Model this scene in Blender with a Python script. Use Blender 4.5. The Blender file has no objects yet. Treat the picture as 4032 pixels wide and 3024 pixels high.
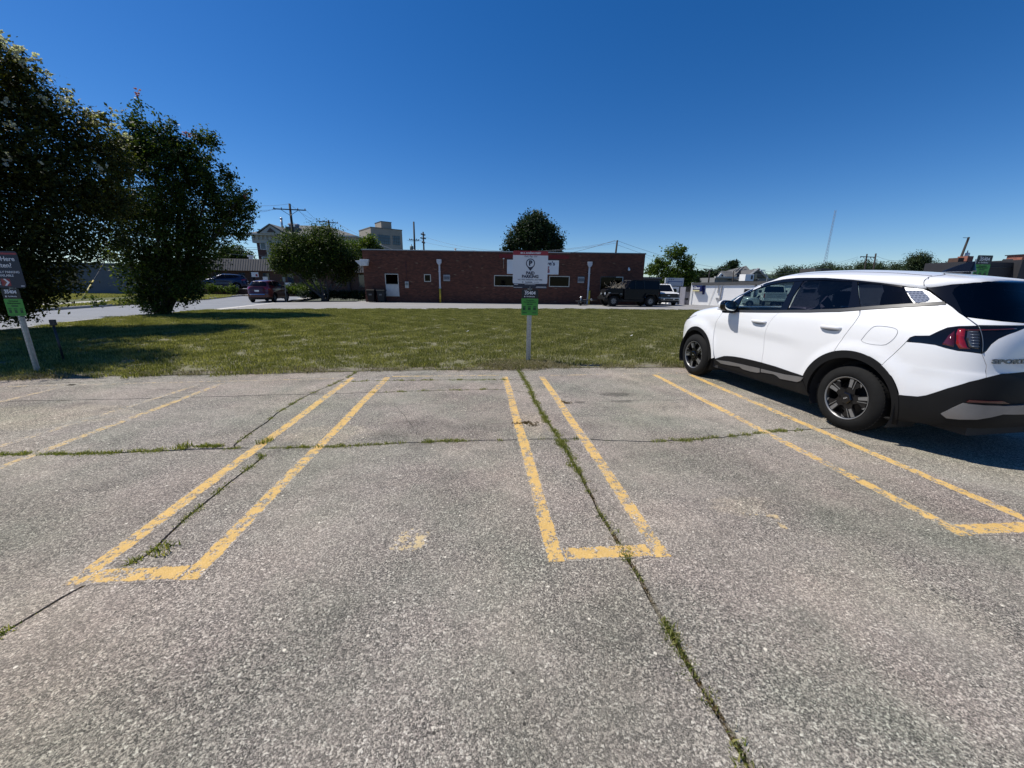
import bpy, bmesh, math, random
import numpy as np
from mathutils import Vector, Matrix
from mathutils.geometry import delaunay_2d_cdt
random.seed(7); rng=np.random.default_rng(7)
S=bpy.context.scene; COL=S.collection; PI=math.pi
# ---------------------------------------------------------------- camera, sky, sun, exposure
F_PX,PITCH,ROLL,YAW,EYE=1515.0,math.radians(14.47),math.radians(.8),math.radians(4.8),1.541
_f=Vector((math.sin(YAW)*math.cos(PITCH),math.cos(YAW)*math.cos(PITCH),-math.sin(PITCH)))
_r=Vector((math.cos(YAW),-math.sin(YAW),0)); _u=_r.cross(_f)
RT=_r*math.cos(ROLL)+_u*math.sin(ROLL); UP=_u*math.cos(ROLL)-_r*math.sin(ROLL)
cd=bpy.data.cameras.new('camera'); cam=bpy.data.objects.new('camera',cd); COL.objects.link(cam)
cd.sensor_width=36; cd.lens=F_PX/4032*36; cd.clip_start=.05; cd.clip_end=4000
cam.matrix_world=Matrix(((RT.x,UP.x,-_f.x,0),(RT.y,UP.y,-_f.y,0),(RT.z,UP.z,-_f.z,EYE),(0,0,0,1)))
S.camera=cam
SUN_EL=math.radians(56); SUN_V=Vector((-.95,.315,0)).normalized()*math.cos(SUN_EL)+Vector((0,0,math.sin(SUN_EL)))
W=bpy.data.worlds.new('World'); S.world=W; W.use_nodes=True
nt=W.node_tree; sky=nt.nodes.new('ShaderNodeTexSky'); sky.sky_type='NISHITA'; sky.sun_disc=False
sky.sun_elevation=SUN_EL; sky.sun_rotation=math.atan2(SUN_V.x,SUN_V.y); sky.altitude=0; sky.air_density=.85; sky.dust_density=.15; sky.ozone_density=4.5
hs=nt.nodes.new('ShaderNodeHueSaturation'); hs.inputs['Hue'].default_value=.507; hs.inputs['Saturation'].default_value=1.32; nt.links.new(sky.outputs[0],hs.inputs['Color']); nt.links.new(hs.outputs[0],nt.nodes['Background'].inputs[0]); nt.nodes['Background'].inputs[1].default_value=.105
sl=bpy.data.lights.new('sun','SUN'); sl.energy=5.0; sl.angle=math.radians(.53); sl.color=(1,.95,.87)
so=bpy.data.objects.new('sun',sl); COL.objects.link(so); so.rotation_euler=SUN_V.to_track_quat('Z','Y').to_euler()
S.view_settings.view_transform='Standard'; S.view_settings.look='None'; S.view_settings.exposure=.08; S.view_settings.gamma=1
S.render.resolution_x=1024; S.render.resolution_y=768
# ---------------------------------------------------------------- helpers
def ray(x,y): return _f+RT*((x-2016)/F_PX)-UP*((y-1512)/F_PX)
def P(x,y,Y):
    """the point of the place that stands Y metres ahead along the sight line of a photograph pixel"""
    d=ray(x,y); t=Y/d.y; return Vector((d.x*t,Y,EYE+d.z*t))
def tag(o,label=None,cat=None,group=None,kind=None):
    if label: o['label']=label
    if cat: o['category']=cat
    if group: o['group']=group
    if kind: o['kind']=kind
    return o
def thing(name,label,cat,loc=(0,0,0),rotz=0,group=None,rot=None):
    o=bpy.data.objects.new(name,None); COL.objects.link(o); o.location=loc; o.rotation_euler=rot or (0,0,rotz); o.empty_display_size=.1
    return tag(o,label,cat,group)
def link(name,me,m,parent=None,smooth=False):
    if m is not None:
        for q in (m if isinstance(m,(list,tuple)) else [m]): me.materials.append(q)
    o=bpy.data.objects.new(name,me); COL.objects.link(o)
    if parent: o.parent=parent
    if smooth: me.shade_smooth()
    return o
def copy_tree(o,parent=None):
    c=o.copy(); COL.objects.link(c)
    if parent: c.parent=parent
    for ch in list(o.children): copy_tree(ch,c)
    return c
class MB:
    def __init__(s): s.v=[];s.f=[];s.m=[]
    def add(s,vs,fs,mi=0):
        n=len(s.v); s.v+= [tuple(q) for q in vs]; s.f+=[tuple(i+n for i in f) for f in fs]; s.m+=[mi]*len(fs); return s
    def box(s,a,b,rz=0,c=None,mi=0,M=None):
        """corners a, b; rz turns about c"""
        x0,y0,z0=a;x1,y1,z1=b
        vs=[Vector(q) for q in ((x0,y0,z0),(x1,y0,z0),(x1,y1,z0),(x0,y1,z0),(x0,y0,z1),(x1,y0,z1),(x1,y1,z1),(x0,y1,z1))]
        if rz:
            c=Vector(c or ((x0+x1)/2,(y0+y1)/2,0)); R=Matrix.Rotation(rz,3,'Z'); vs=[R@(q-c)+c for q in vs]
        if M: vs=[M@q for q in vs]
        return s.add(vs,[(0,3,2,1),(4,5,6,7),(0,1,5,4),(1,2,6,5),(2,3,7,6),(3,0,4,7)],mi)
    def tube(s,pts,r,n=6,mi=0,cap=True):
        pts=[Vector(q) for q in pts]; rs=r if isinstance(r,(list,tuple)) else [r]*len(pts); rings=[]
        ref=Vector((0,0,1)); 
        for i,q in enumerate(pts):
            d=(pts[min(i+1,len(pts)-1)]-pts[max(i-1,0)]).normalized()
            a=d.cross(ref if abs(d.dot(ref))<.95 else Vector((1,0,0))).normalized(); b=d.cross(a)
            rings.append([q+(a*math.cos(2*PI*k/n)+b*math.sin(2*PI*k/n))*rs[i] for k in range(n)])
        vs=[q for rg in rings for q in rg]; fs=[]
        for i in range(len(pts)-1):
            for k in range(n): fs.append((i*n+k,i*n+(k+1)%n,(i+1)*n+(k+1)%n,(i+1)*n+k))
        if cap: fs+=[tuple(range(n)),tuple(reversed(range((len(pts)-1)*n,len(pts)*n)))]
        return s.add(vs,fs,mi)
    def prism(s,poly,d,mi=0):
        """poly: list of 3D points, pushed along vector d"""
        d=Vector(d); a=[Vector(q) for q in poly]; n=len(a); vs=a+[q+d for q in a]
        return s.add(vs,[tuple(range(n)),tuple(reversed(range(n,2*n)))]+[(i,i+n,(i+1)%n+n,(i+1)%n) for i in range(n)],mi)
    def lathe(s,prof,n=32,M=None,mi=0,a0=0,a1=2*PI):
        """profile (x along axis, r): axis = local y"""
        full=abs(a1-a0-2*PI)<1e-6; k=n if full else n+1; vs=[]
        for i in range(k):
            a=a0+(a1-a0)*i/n
            for y,r in prof: vs.append(Vector((r*math.cos(a),y,r*math.sin(a))))
        if M: vs=[M@q for q in vs]
        m=len(prof); fs=[]
        for i in range(n):
            j=(i+1)%k
            for q in range(m-1): fs.append((i*m+q,i*m+q+1,j*m+q+1,j*m+q))
        return s.add(vs,fs,mi)
    def mesh(s,name):
        me=bpy.data.meshes.new(name); me.from_pydata(s.v,[],s.f)
        if any(s.m): me.polygons.foreach_set('material_index',s.m)
        me.update(); bm=bmesh.new(); bm.from_mesh(me); bmesh.ops.recalc_face_normals(bm,faces=bm.faces); bm.to_mesh(me); bm.free(); return me
    def build(s,name,m,parent=None,smooth=False,bevel=0,seg=2):
        o=link(name,s.mesh(name),m,parent,smooth)
        if bevel:
            b=o.modifiers.new('bevel','BEVEL'); b.width=bevel; b.segments=seg; b.limit_method='ANGLE'; b.angle_limit=.6
        return o
def box(name,a,b,m,parent=None,bevel=0,**k): return MB().box(a,b,**k).build(name,m,parent,bevel=bevel)
def quads_mesh(name,co,mats,attr=None,nv=4):
    """co: (n*nv,3) array of separate nv-gons; attr: per-face colour factor"""
    n=len(co)//nv; me=bpy.data.meshes.new(name); me.vertices.add(n*nv); me.vertices.foreach_set('co',co.astype(np.float32).ravel())
    me.loops.add(n*nv); me.loops.foreach_set('vertex_index',np.arange(n*nv,dtype=np.int32))
    me.polygons.add(n); me.polygons.foreach_set('loop_start',np.arange(0,n*nv,nv,dtype=np.int32)); me.polygons.foreach_set('loop_total',np.full(n,nv,dtype=np.int32))
    me.update(calc_edges=True)
    if attr is not None:
        a=me.attributes.new('tone','FLOAT','FACE'); a.data.foreach_set('value',attr.astype(np.float32))
    for m in mats: me.materials.append(m)
    return me
# ---------------------------------------------------------------- materials
def nodes(name):
    m=bpy.data.materials.new(name); m.use_nodes=True; t=m.node_tree; return m,t,t.nodes['Principled BSDF']
def N(t,kind,**k):
    n=t.nodes.new(kind)
    for a,b in k.items():
        if a.startswith('i_'):
            key=a[2:]; key=int(key) if key.isdigit() else key.replace('_',' ')
            n.inputs[key].default_value=b
        else: setattr(n,a,b)
    return n
def ramp(t,src,stops,inter='LINEAR'):
    r=t.nodes.new('ShaderNodeValToRGB'); e=r.color_ramp; e.interpolation=inter
    while len(e.elements)<len(stops): e.elements.new(.5)
    for q,(p,c) in zip(e.elements,stops):
        q.position=p; q.color=(tuple(c)+(1,)) if isinstance(c,(tuple,list)) else (c,c,c,1)
    t.links.new(src,r.inputs[0]); return r.outputs[0]
def mixc(t,f,a,b,mode='MIX'):
    n=t.nodes.new('ShaderNodeMix'); n.data_type='RGBA'; n.blend_type=mode
    for k,v in ((0,f),(6,a),(7,b)):
        if hasattr(v,'is_linked') or hasattr(v,'links'): t.links.new(v,n.inputs[k])
        elif k==0: n.inputs[0].default_value=v
        else: n.inputs[k].default_value=tuple(v)+(1,) if len(v)==3 else v
    return n.outputs[2]
def coords(t,scale=None):
    g=t.nodes.new('ShaderNodeNewGeometry'); return g.outputs['Position']
def objco(t):
    g=t.nodes.new('ShaderNodeTexCoord'); return g.outputs['Object']
def noise(t,co,scale,detail=4,rough=.5):
    n=N(t,'ShaderNodeTexNoise'); n.inputs['Scale'].default_value=scale; n.inputs['Detail'].default_value=detail; n.inputs['Roughness'].default_value=rough
    t.links.new(co,n.inputs['Vector']); return n.outputs[0]
def bump(t,b,h,dist,strength=1):
    n=N(t,'ShaderNodeBump'); n.inputs['Distance'].default_value=dist; n.inputs['Strength'].default_value=strength
    t.links.new(h,n.inputs['Height']); t.links.new(n.outputs[0],b.inputs['Normal'])
MATS={}
def mat(name,col,rough=.6,metal=0,var=.12,vs=3.0,bmp=0,bs=60,coat=0,spec=.5):
    """plain procedural material: a base colour with soft wear"""
    if name in MATS: return MATS[name]
    m,t,b=nodes(name); co=objco(t)
    n=noise(t,co,vs,5,.6); lo=tuple(c*(1-var) for c in col); hi=tuple(min(1,c*(1+var)) for c in col)
    t.links.new(ramp(t,n,[(.3,lo),(.7,hi)]),b.inputs['Base Color'])
    b.inputs['Roughness'].default_value=rough; b.inputs['Metallic'].default_value=metal
    b.inputs['Specular IOR Level'].default_value=spec
    if coat: b.inputs['Coat Weight'].default_value=coat; b.inputs['Coat Roughness'].default_value=.04
    if bmp: bump(t,b,noise(t,co,bs,3),bmp)
    MATS[name]=m; return m
def glass_mat(name,tint,rough=.02,ior=1.45):
    m,t,b=nodes(name); t.nodes.remove(b); out=t.nodes['Material Output']
    tr=N(t,'ShaderNodeBsdfTransparent'); tr.inputs[0].default_value=tint+(1,)
    gl=N(t,'ShaderNodeBsdfGlossy'); gl.inputs['Roughness'].default_value=rough; gl.inputs[0].default_value=(1,1,1,1)
    lw=N(t,'ShaderNodeLayerWeight'); lw.inputs[0].default_value=.5; pw=N(t,'ShaderNodeMath',operation='POWER'); pw.inputs[1].default_value=5; t.links.new(lw.outputs['Facing'],pw.inputs[0]); f0=((ior-1)/(ior+1))**2
    fr=N(t,'ShaderNodeMath',operation='MULTIPLY_ADD'); fr.inputs[1].default_value=1-f0; fr.inputs[2].default_value=f0; t.links.new(pw.outputs[0],fr.inputs[0]); mx=N(t,'ShaderNodeMixShader')
    t.links.new(fr.outputs[0],mx.inputs[0]); t.links.new(tr.outputs[0],mx.inputs[1]); t.links.new(gl.outputs[0],mx.inputs[2]); t.links.new(mx.outputs[0],out.inputs[0])
    return m
def text(name,s,size,m,parent,loc,bold=0,align='CENTER',rot=(PI/2,0,0),sx=1,shear=0,depth=.0012,label=None):
    cu=bpy.data.curves.new(name,'FONT'); cu.body=s; cu.size=size; cu.offset=bold; cu.align_x=align; cu.align_y='CENTER'; cu.extrude=depth; cu.shear=shear; cu.resolution_u=3
    o=bpy.data.objects.new(name,cu); COL.objects.link(o); dg=bpy.context.evaluated_depsgraph_get()
    me=bpy.data.meshes.new_from_object(o.evaluated_get(dg)); bpy.data.objects.remove(o); bpy.data.curves.remove(cu)
    me.materials.clear(); q=link(name,me,m,parent); q.location=loc; q.rotation_euler=rot; q.scale=(sx,1,1)
    if label: q['label']=label
    return q
BLACK=mat('black_plastic',(.009,.009,.0095),.55,spec=.3,var=.25,vs=8,bmp=.0004,bs=400)
GLOSSB=mat('gloss_black',(.004,.004,.005),.10,var=.1,spec=.5)
RUBBER=mat('tyre_rubber',(.008,.008,.008),.85,spec=.25,var=.25,vs=14,bmp=.0006,bs=300)
STEEL=mat('galvanised_steel',(.42,.43,.44),.42,.85,.2,25,.0003,300)
DARKM=mat('dark_metal',(.05,.05,.055),.45,.6,.3,12)
WHITEP=mat('white_paint',(.78,.78,.76),.45,var=.06,vs=2)
WOODP=mat('weathered_pole_wood',(.022,.018,.016),.85,var=.35,vs=6,bmp=.004,bs=40)
WINDARK=glass_mat('dark_window_glass',(.05,.06,.06),.03,1.2)
# ---------------------------------------------------------------- vehicle body surfaces
def pch(tab):
    """smooth monotone interpolation through (x, y) pairs"""
    xs=[a for a,_ in tab]; ys=[b for _,b in tab]; n=len(xs)
    d=[(ys[i+1]-ys[i])/(xs[i+1]-xs[i]) for i in range(n-1)]
    m=[d[0]]+[0 if d[i-1]*d[i]<=0 else 2*d[i-1]*d[i]/(d[i-1]+d[i]) for i in range(1,n-1)]+[d[-1]]
    def f(x):
        if x<=xs[0]: return ys[0]
        if x>=xs[-1]: return ys[-1]
        lo,hi=0,n-1
        while hi-lo>1:
            k=(lo+hi)//2
            if xs[k]<=x: lo=k
            else: hi=k
        h=xs[hi]-xs[lo]; t=(x-xs[lo])/h
        return (ys[lo]*(1+2*t)*(1-t)**2+h*m[lo]*t*(1-t)**2+ys[hi]*t*t*(3-2*t)+h*m[hi]*t*t*(t-1))
    return f
def sst(a,b,x):
    t=min(1,max(0,(x-a)/(b-a))); return t*t*(3-2*t)
class Surf:
    """closed body of stacked rounded outlines; (th, p): th 0 = tail, pi/2 = side, pi = nose; p = height, above pt the roof closes"""
    def __init__(s,um,nr,nf,ur,uf,w,pt,crown,drop=None,sculpt=None,span=.5):
        s.um,s.nr,s.nf=um,nr,nf; s.ur=pch(ur); s.uf=pch(uf); s.w=pch(w)
        s.pt,s.crown,s.drop,s.sculpt,s.span=pt,crown,drop,sculpt,span
    def __call__(s,th,p):
        zz=min(p,s.pt); sc=max(0.0,1-max(0,(p-s.pt)/s.span))
        co,si=math.cos(th),math.sin(th)
        a=(s.um-s.ur(zz)) if co>0 else (s.uf(zz)-s.um)
        n=s.nr if co>0 else s.nf
        if callable(n): n=n(zz)
        b=s.w(zz)
        r=((abs(co)/a)**n+(abs(si)/b)**n)**(-1/n)*sc
        u=s.um-r*co; y=r*si
        z=zz+s.crown*(1-sc**2.2)
        if s.drop: z-=s.drop(u)*sst(s.pt-.30,s.pt,p)
        if s.sculpt: 
            dy=s.sculpt(u,z)*sst(.5,.9,abs(y))
            y+=dy if y>0 else -dy
        return (u,y,z)
    def nrm(s,th,p):
        e=1e-3
        A=s(th-e,p);B=s(th+e,p);C_=s(th,p-e);D=s(th,p+e)
        t=[B[i]-A[i] for i in range(3)];v=[D[i]-C_[i] for i in range(3)]
        n=[v[1]*t[2]-v[2]*t[1],v[2]*t[0]-v[0]*t[2],v[0]*t[1]-v[1]*t[0]]
        l=math.sqrt(sum(c*c for c in n)) or 1
        P0=s(th,p); 
        n=[c/l for c in n]
        if n[0]*(P0[0]-s.um)+n[1]*P0[1]+n[2]*.3<0: n=[-c for c in n]
        return n
    def find(s,u,z,side=True):
        """(th,p) of the side-view point (u,z) ; side=False: the rear-view point (y=u,z)"""
        th=(math.pi/2 if side else .1); p=z
        for _ in range(40):
            A=s(th,p); f=[(A[0] if side else A[1])-u,A[2]-z]
            if abs(f[0])+abs(f[1])<1e-5: break
            e=1e-4;B=s(th+e,p);D=s(th,p+e);i=0 if side else 1
            a,b,c,d=(B[i]-A[i])/e,(D[i]-A[i])/e,(B[2]-A[2])/e,(D[2]-A[2])/e
            det=a*d-b*c
            if abs(det)<1e-9: break
            dt=(f[0]*d-b*f[1])/det; dp=(a*f[1]-c*f[0])/det
            th-=max(-.15,min(.15,dt)); p-=max(-.1,min(.1,dp))
        return th,p
# ================================================================ GROUND
def dip(x,y): return -.55*sst(14,24,x)*sst(31,45,y)
def concrete(t,fine=1.0,base=(1,1,1),contrast=1.0):
    """exposed aggregate concrete: stones of many greys in a pale matrix, stains"""
    co=coords(t)
    dn=N(t,'ShaderNodeTexNoise'); dn.inputs['Scale'].default_value=75; dn.inputs['Detail'].default_value=3; t.links.new(co,dn.inputs['Vector'])
    dv=N(t,'ShaderNodeVectorMath',operation='MULTIPLY_ADD'); t.links.new(dn.outputs['Color'],dv.inputs[0]); dv.inputs[1].default_value=(.022,.022,.022); t.links.new(co,dv.inputs[2])
    v=N(t,'ShaderNodeTexVoronoi'); v.inputs['Scale'].default_value=125; t.links.new(dv.outputs[0],v.inputs['Vector'])
    sep=N(t,'ShaderNodeSeparateColor'); t.links.new(v.outputs['Color'],sep.inputs[0])
    st=ramp(t,sep.outputs[0],[(0,(.022,.025,.025)),(.30,(.075,.072,.074)),(.50,(.20,.178,.172)),(.68,(.36,.33,.31)),(.84,(.52,.485,.45)),(.95,(.66,.635,.59)),(1,(.85,.83,.79))])
    v2=N(t,'ShaderNodeTexVoronoi'); v2.inputs['Scale'].default_value=270; t.links.new(dv.outputs[0],v2.inputs['Vector'])
    s2=N(t,'ShaderNodeSeparateColor'); t.links.new(v2.outputs['Color'],s2.inputs[0])
    st2=ramp(t,s2.outputs[1],[(0,(.03,.03,.032)),(.45,(.20,.185,.18)),(1,(.60,.575,.54))])
    c=mixc(t,.38,st,st2)
    fl=ramp(t,noise(t,co,120,5,.8),[(.42,.85),(.54,0.0)]); c=mixc(t,fl,c,mixc(t,1,c,(.18,.18,.19),'MULTIPLY'))
    fl2=ramp(t,noise(t,co,150,4,.7),[(.54,0.0),(.66,.6)]); c=mixc(t,fl2,c,(.62,.59,.55))
    # stones of size show only in patches; elsewhere worn matrix
    wear=ramp(t,noise(t,co,1.1,6,.62),[(.40,0.0),(.62,1.0)])
    c=mixc(t,wear,c,mixc(t,.22,c,(.45,.425,.39)))
    # tone: lichen green, brownish, purple-grey
    n2=noise(t,co,.75,5,.6); c=mixc(t,ramp(t,n2,[(.42,0.0),(.66,.85)]),c,mixc(t,1,c,(.74,.84,.78),'MULTIPLY'))
    n3=noise(t,co,.33,6,.6); c=mixc(t,ramp(t,n3,[(.40,0.0),(.62,.9)]),c,mixc(t,1,c,(.98,.91,.90),'MULTIPLY'))
    n4=noise(t,co,2.3,7,.7); c=mixc(t,ramp(t,n4,[(.50,0.0),(.72,.75)]),c,mixc(t,1,c,(.58,.59,.59),'MULTIPLY'))
    n6=noise(t,co,.5,4,.55); c=mixc(t,ramp(t,n6,[(.5,0.0),(.75,.6)]),c,mixc(t,1,c,(1.35,1.3,1.2),'MULTIPLY'))
    # dark pits and a few white chips
    v3=N(t,'ShaderNodeTexVoronoi'); v3.inputs['Scale'].default_value=9; t.links.new(co,v3.inputs['Vector'])
    c=mixc(t,ramp(t,v3.outputs['Distance'],[(.045,1.0),(.07,0.0)]),c,(.05,.048,.045))
    v4=N(t,'ShaderNodeTexVoronoi'); v4.inputs['Scale'].default_value=23; t.links.new(co,v4.inputs['Vector'])
    s4=N(t,'ShaderNodeSeparateColor'); t.links.new(v4.outputs['Color'],s4.inputs[0])
    th=N(t,'ShaderNodeMath',operation='MULTIPLY'); t.links.new(ramp(t,v4.outputs['Distance'],[(.13,1.0),(.2,0.0)]),th.inputs[0]); t.links.new(ramp(t,s4.outputs[2],[(.986,0.0),(.99,1.0)]),th.inputs[1])
    c=mixc(t,th.outputs[0],c,(.62,.60,.55))
    c=mixc(t,1,c,(1.22,1.155,1.035),'MULTIPLY')
    return c,co,v.outputs['Distance'],sep.outputs[0]
m,t,b=nodes('aggregate_concrete'); CONC=m
c,co,d,cell=concrete(t); 
# oil stains where cars stand
def spot(t,co,c,cx,cy,rx,ry,col,s=.9):
    mp=N(t,'ShaderNodeMapping'); mp.vector_type='TEXTURE'; mp.inputs['Location'].default_value=(cx,cy,0); mp.inputs['Scale'].default_value=(rx,ry,1); t.links.new(co,mp.inputs[0])
    nn=N(t,'ShaderNodeTexNoise'); nn.inputs['Scale'].default_value=2.2; nn.inputs['Detail'].default_value=5; t.links.new(mp.outputs[0],nn.inputs['Vector'])
    ln=N(t,'ShaderNodeVectorMath',operation='LENGTH'); t.links.new(mp.outputs[0],ln.inputs[0])
    a=N(t,'ShaderNodeMath',operation='ADD'); t.links.new(ln.outputs['Value'],a.inputs[0]); 
    sc=N(t,'ShaderNodeMath',operation='MULTIPLY_ADD'); sc.inputs[1].default_value=1.6; sc.inputs[2].default_value=-.8; t.links.new(nn.outputs[0],sc.inputs[0]); t.links.new(sc.outputs[0],a.inputs[1])
    return mixc(t,ramp(t,a.outputs[0],[(.55,s),(1.0,0.0)]),c,mixc(t,1,c,col,'MULTIPLY'))
for cx,cy,rx,ry,k,s in ((2.0,5.30,.30,.13,.45,.9),(1.95,4.95,.22,.07,.5,.8),(1.35,4.93,.1,.06,.4,.8),(.5,1.05,.5,.7,.78,.6),(.1,.8,.4,.5,.82,.5),(-.4,3.95,.9,.5,.72,.7),(-.45,2.3,.5,1.6,.88,.5),(2.0,2.4,.5,1.5,.9,.5),(-4.3,2.6,.8,.7,.8,.6),(1.15,3.9,.35,.4,.75,.6),(3.0,1.2,.8,1.4,.86,.5),(-1.2,1.1,1.0,.5,.88,.5)):
    c=spot(t,co,c,cx,cy,rx,ry,(k,k,k*1.0),s)
for cx,cy,rx,ry in ((1.9,2.35,.3,.14),(-1.6,3.9,.5,.3),(.55,4.1,.25,.5),(-5.2,4.6,1.2,.5)):
    c=spot(t,co,c,cx,cy,rx,ry,(1.35,1.3,1.2),.7)
t.links.new(c,b.inputs['Base Color']); b.inputs['Roughness'].default_value=.88; b.inputs['Specular IOR Level'].default_value=.25
hh=N(t,'ShaderNodeMath',operation='MULTIPLY_ADD'); t.links.new(cell,hh.inputs[0]); hh.inputs[1].default_value=.7; 
inv=N(t,'ShaderNodeMath',operation='SUBTRACT'); inv.inputs[0].default_value=1; t.links.new(d,inv.inputs[1]); t.links.new(inv.outputs[0],hh.inputs[2])
bump(t,b,hh.outputs[0],.0022,1)
# paint over the same concrete: worn away from the stones, ragged along its edges (uv.x = 0..1 across, uv.y metres)
def paint(name,col,wear):
    m,t,b=nodes(name); c,co,d,cell=concrete(t)
    uv=N(t,'ShaderNodeUVMap'); sx=N(t,'ShaderNodeSeparateXYZ'); t.links.new(uv.outputs[0],sx.inputs[0])
    ed=N(t,'ShaderNodeMath',operation='PINGPONG'); ed.inputs[1].default_value=.5; t.links.new(sx.outputs[0],ed.inputs[0])
    def mad(src,k,add):
        q=N(t,'ShaderNodeMath',operation='MULTIPLY_ADD'); t.links.new(src,q.inputs[0]); q.inputs[1].default_value=k
        if hasattr(add,'links'): t.links.new(add,q.inputs[2])
        else: q.inputs[2].default_value=add
        return q.outputs[0]
    mn=N(t,'ShaderNodeMath',operation='MINIMUM'); mn.inputs[1].default_value=.16; t.links.new(ed.outputs[0],mn.inputs[0])
    v=mad(noise(t,co,17,5,.7),.46,mad(noise(t,co,80,3,.6),.24,mad(noise(t,co,1.1,3),.16,mad(noise(t,co,6,4),.14,mad(mn.outputs[0],-1.1,.176)))))
    f=ramp(t,v,[(wear,1.0),(wear+.035,0.0)]).node
    pc=mixc(t,noise(t,co,9,5),tuple(q*.72 for q in col),tuple(min(1,q*1.15) for q in col)); pc=mixc(t,.16,pc,c)
    t.links.new(mixc(t,f.outputs[0],c,pc),b.inputs['Base Color']); b.inputs['Roughness'].default_value=.8; b.inputs['Specular IOR Level'].default_value=.3
    hh=N(t,'ShaderNodeMath',operation='SUBTRACT'); hh.inputs[0].default_value=1; t.links.new(d,hh.inputs[1]); bump(t,b,hh.outputs[0],.0015,1)
    return m
YEL=paint('worn_yellow_paint',(.72,.455,.13),.500); YEL2=paint('faded_yellow_paint',(.62,.43,.17),.479); YEL4=paint('yellow_flecks',(.60,.46,.24),.44); YEL3=paint('ghost_white_paint',(.58,.43,.22),.456)
m,t,b=nodes('dirt'); co=coords(t); c=mixc(t,noise(t,co,14,6,.7),(.04,.034,.026),(.13,.11,.085)); t.links.new(c,b.inputs[0]); b.inputs['Roughness'].default_value=.95; bump(t,b,noise(t,co,60,4),.02); DIRT=m
m,t,b=nodes('dry_soil'); co=coords(t); c=mixc(t,noise(t,co,30,6,.8),(.07,.058,.042),(.30,.26,.20)); t.links.new(c,b.inputs[0]); b.inputs['Roughness'].default_value=.95; bump(t,b,noise(t,co,80,4),.012); DSOIL=m
m,t,b=nodes('far_ground'); co=coords(t); c=mixc(t,noise(t,co,.05,6,.6),(.045,.06,.025),(.10,.10,.07)); c=mixc(t,.3,c,mixc(t,noise(t,co,3,6,.7),(.03,.04,.02),(.12,.12,.09))); t.links.new(c,b.inputs[0]); b.inputs['Roughness'].default_value=.95; FARG=m
def asphalt(name,lo,hi,sc=1.0):
    m,t,b=nodes(name); co=coords(t); mp=N(t,'ShaderNodeMapping'); mp.inputs['Scale'].default_value=(1,1,1); t.links.new(co,mp.inputs[0])
    mp.inputs['Scale'].default_value=(.35,1.6,1); c=mixc(t,ramp(t,noise(t,mp.outputs[0],.8,6,.7),[(.3,0.0),(.7,1.0)]),lo,hi); c=mixc(t,.35,c,mixc(t,noise(t,co,45,3,.7),tuple(q*.4 for q in lo),tuple(q*1.5 for q in hi)))
    k=N(t,'ShaderNodeTexVoronoi',feature='DISTANCE_TO_EDGE'); k.inputs['Scale'].default_value=.35; t.links.new(co,k.inputs[0])
    c=mixc(t,ramp(t,k.outputs[0],[(.002,.35),(.007,0.0)]),c,(.04,.04,.04))
    t.links.new(c,b.inputs[0]); b.inputs['Roughness'].default_value=.9; bump(t,b,noise(t,co,90,3),.006); return m
ROADM=asphalt('old_grey_asphalt',(.17,.178,.19),(.25,.26,.275)); LOTM=asphalt('pale_gravelly_asphalt',(.20,.19,.175),(.32,.31,.29)); DRIVEM=asphalt('pale_driveway_concrete',(.20,.195,.185),(.33,.32,.305)); WALKM=asphalt('sidewalk_concrete',(.36,.35,.32),(.48,.46,.42))
KERBM=mat('kerb_concrete',(.36,.35,.33),.85,var=.3,vs=1.5)
def sheet(name,poly,z,m,parent=None,dz=None,kind='structure',thick=0,cell=None):
    if cell:
        xs=[q[0] for q in poly];ys=[q[1] for q in poly]; nx=int((max(xs)-min(xs))/cell)+2;ny=int((max(ys)-min(ys))/cell)+2
        X=np.linspace(min(xs),max(xs),nx);Y=np.linspace(min(ys),max(ys),ny)
        vs=[(x,y,z+(dz(x,y) if dz else 0)) for y in Y for x in X]; fs=[(j*nx+i,j*nx+i+1,(j+1)*nx+i+1,(j+1)*nx+i) for j in range(ny-1) for i in range(nx-1)]
        mb=MB().add(vs,fs)
    elif thick: mb=MB().prism([(x,y,z) for x,y in poly],(0,0,-thick))
    else: mb=MB().add([(x,y,z) for x,y in poly],[tuple(range(len(poly)))])
    o=mb.build(name,m,parent)
    if kind and not parent: o['kind']=kind
    return o
# base ground out to the horizon, with the dip beyond the driveway to the right
xs=sorted(set([-1500,-700,-350,-180,-100,-60]+list(range(-40,80,4))+[90,120,180,350,700,1500])); ys=sorted(set([-300,-100,-40,-15]+list(range(-8,80,4))+[90,120,180,350,700,1500,3000]))
sheet_v=[(x,y,-.16+dip(x,y)-.0*(y>200)) for y in ys for x in xs]; nx=len(xs)
MB().add(sheet_v,[(j*nx+i,j*nx+i+1,(j+1)*nx+i+1,(j+1)*nx+i) for j in range(len(ys)-1) for i in range(nx-1)]).build('ground',FARG)['kind']='structure'
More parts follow.
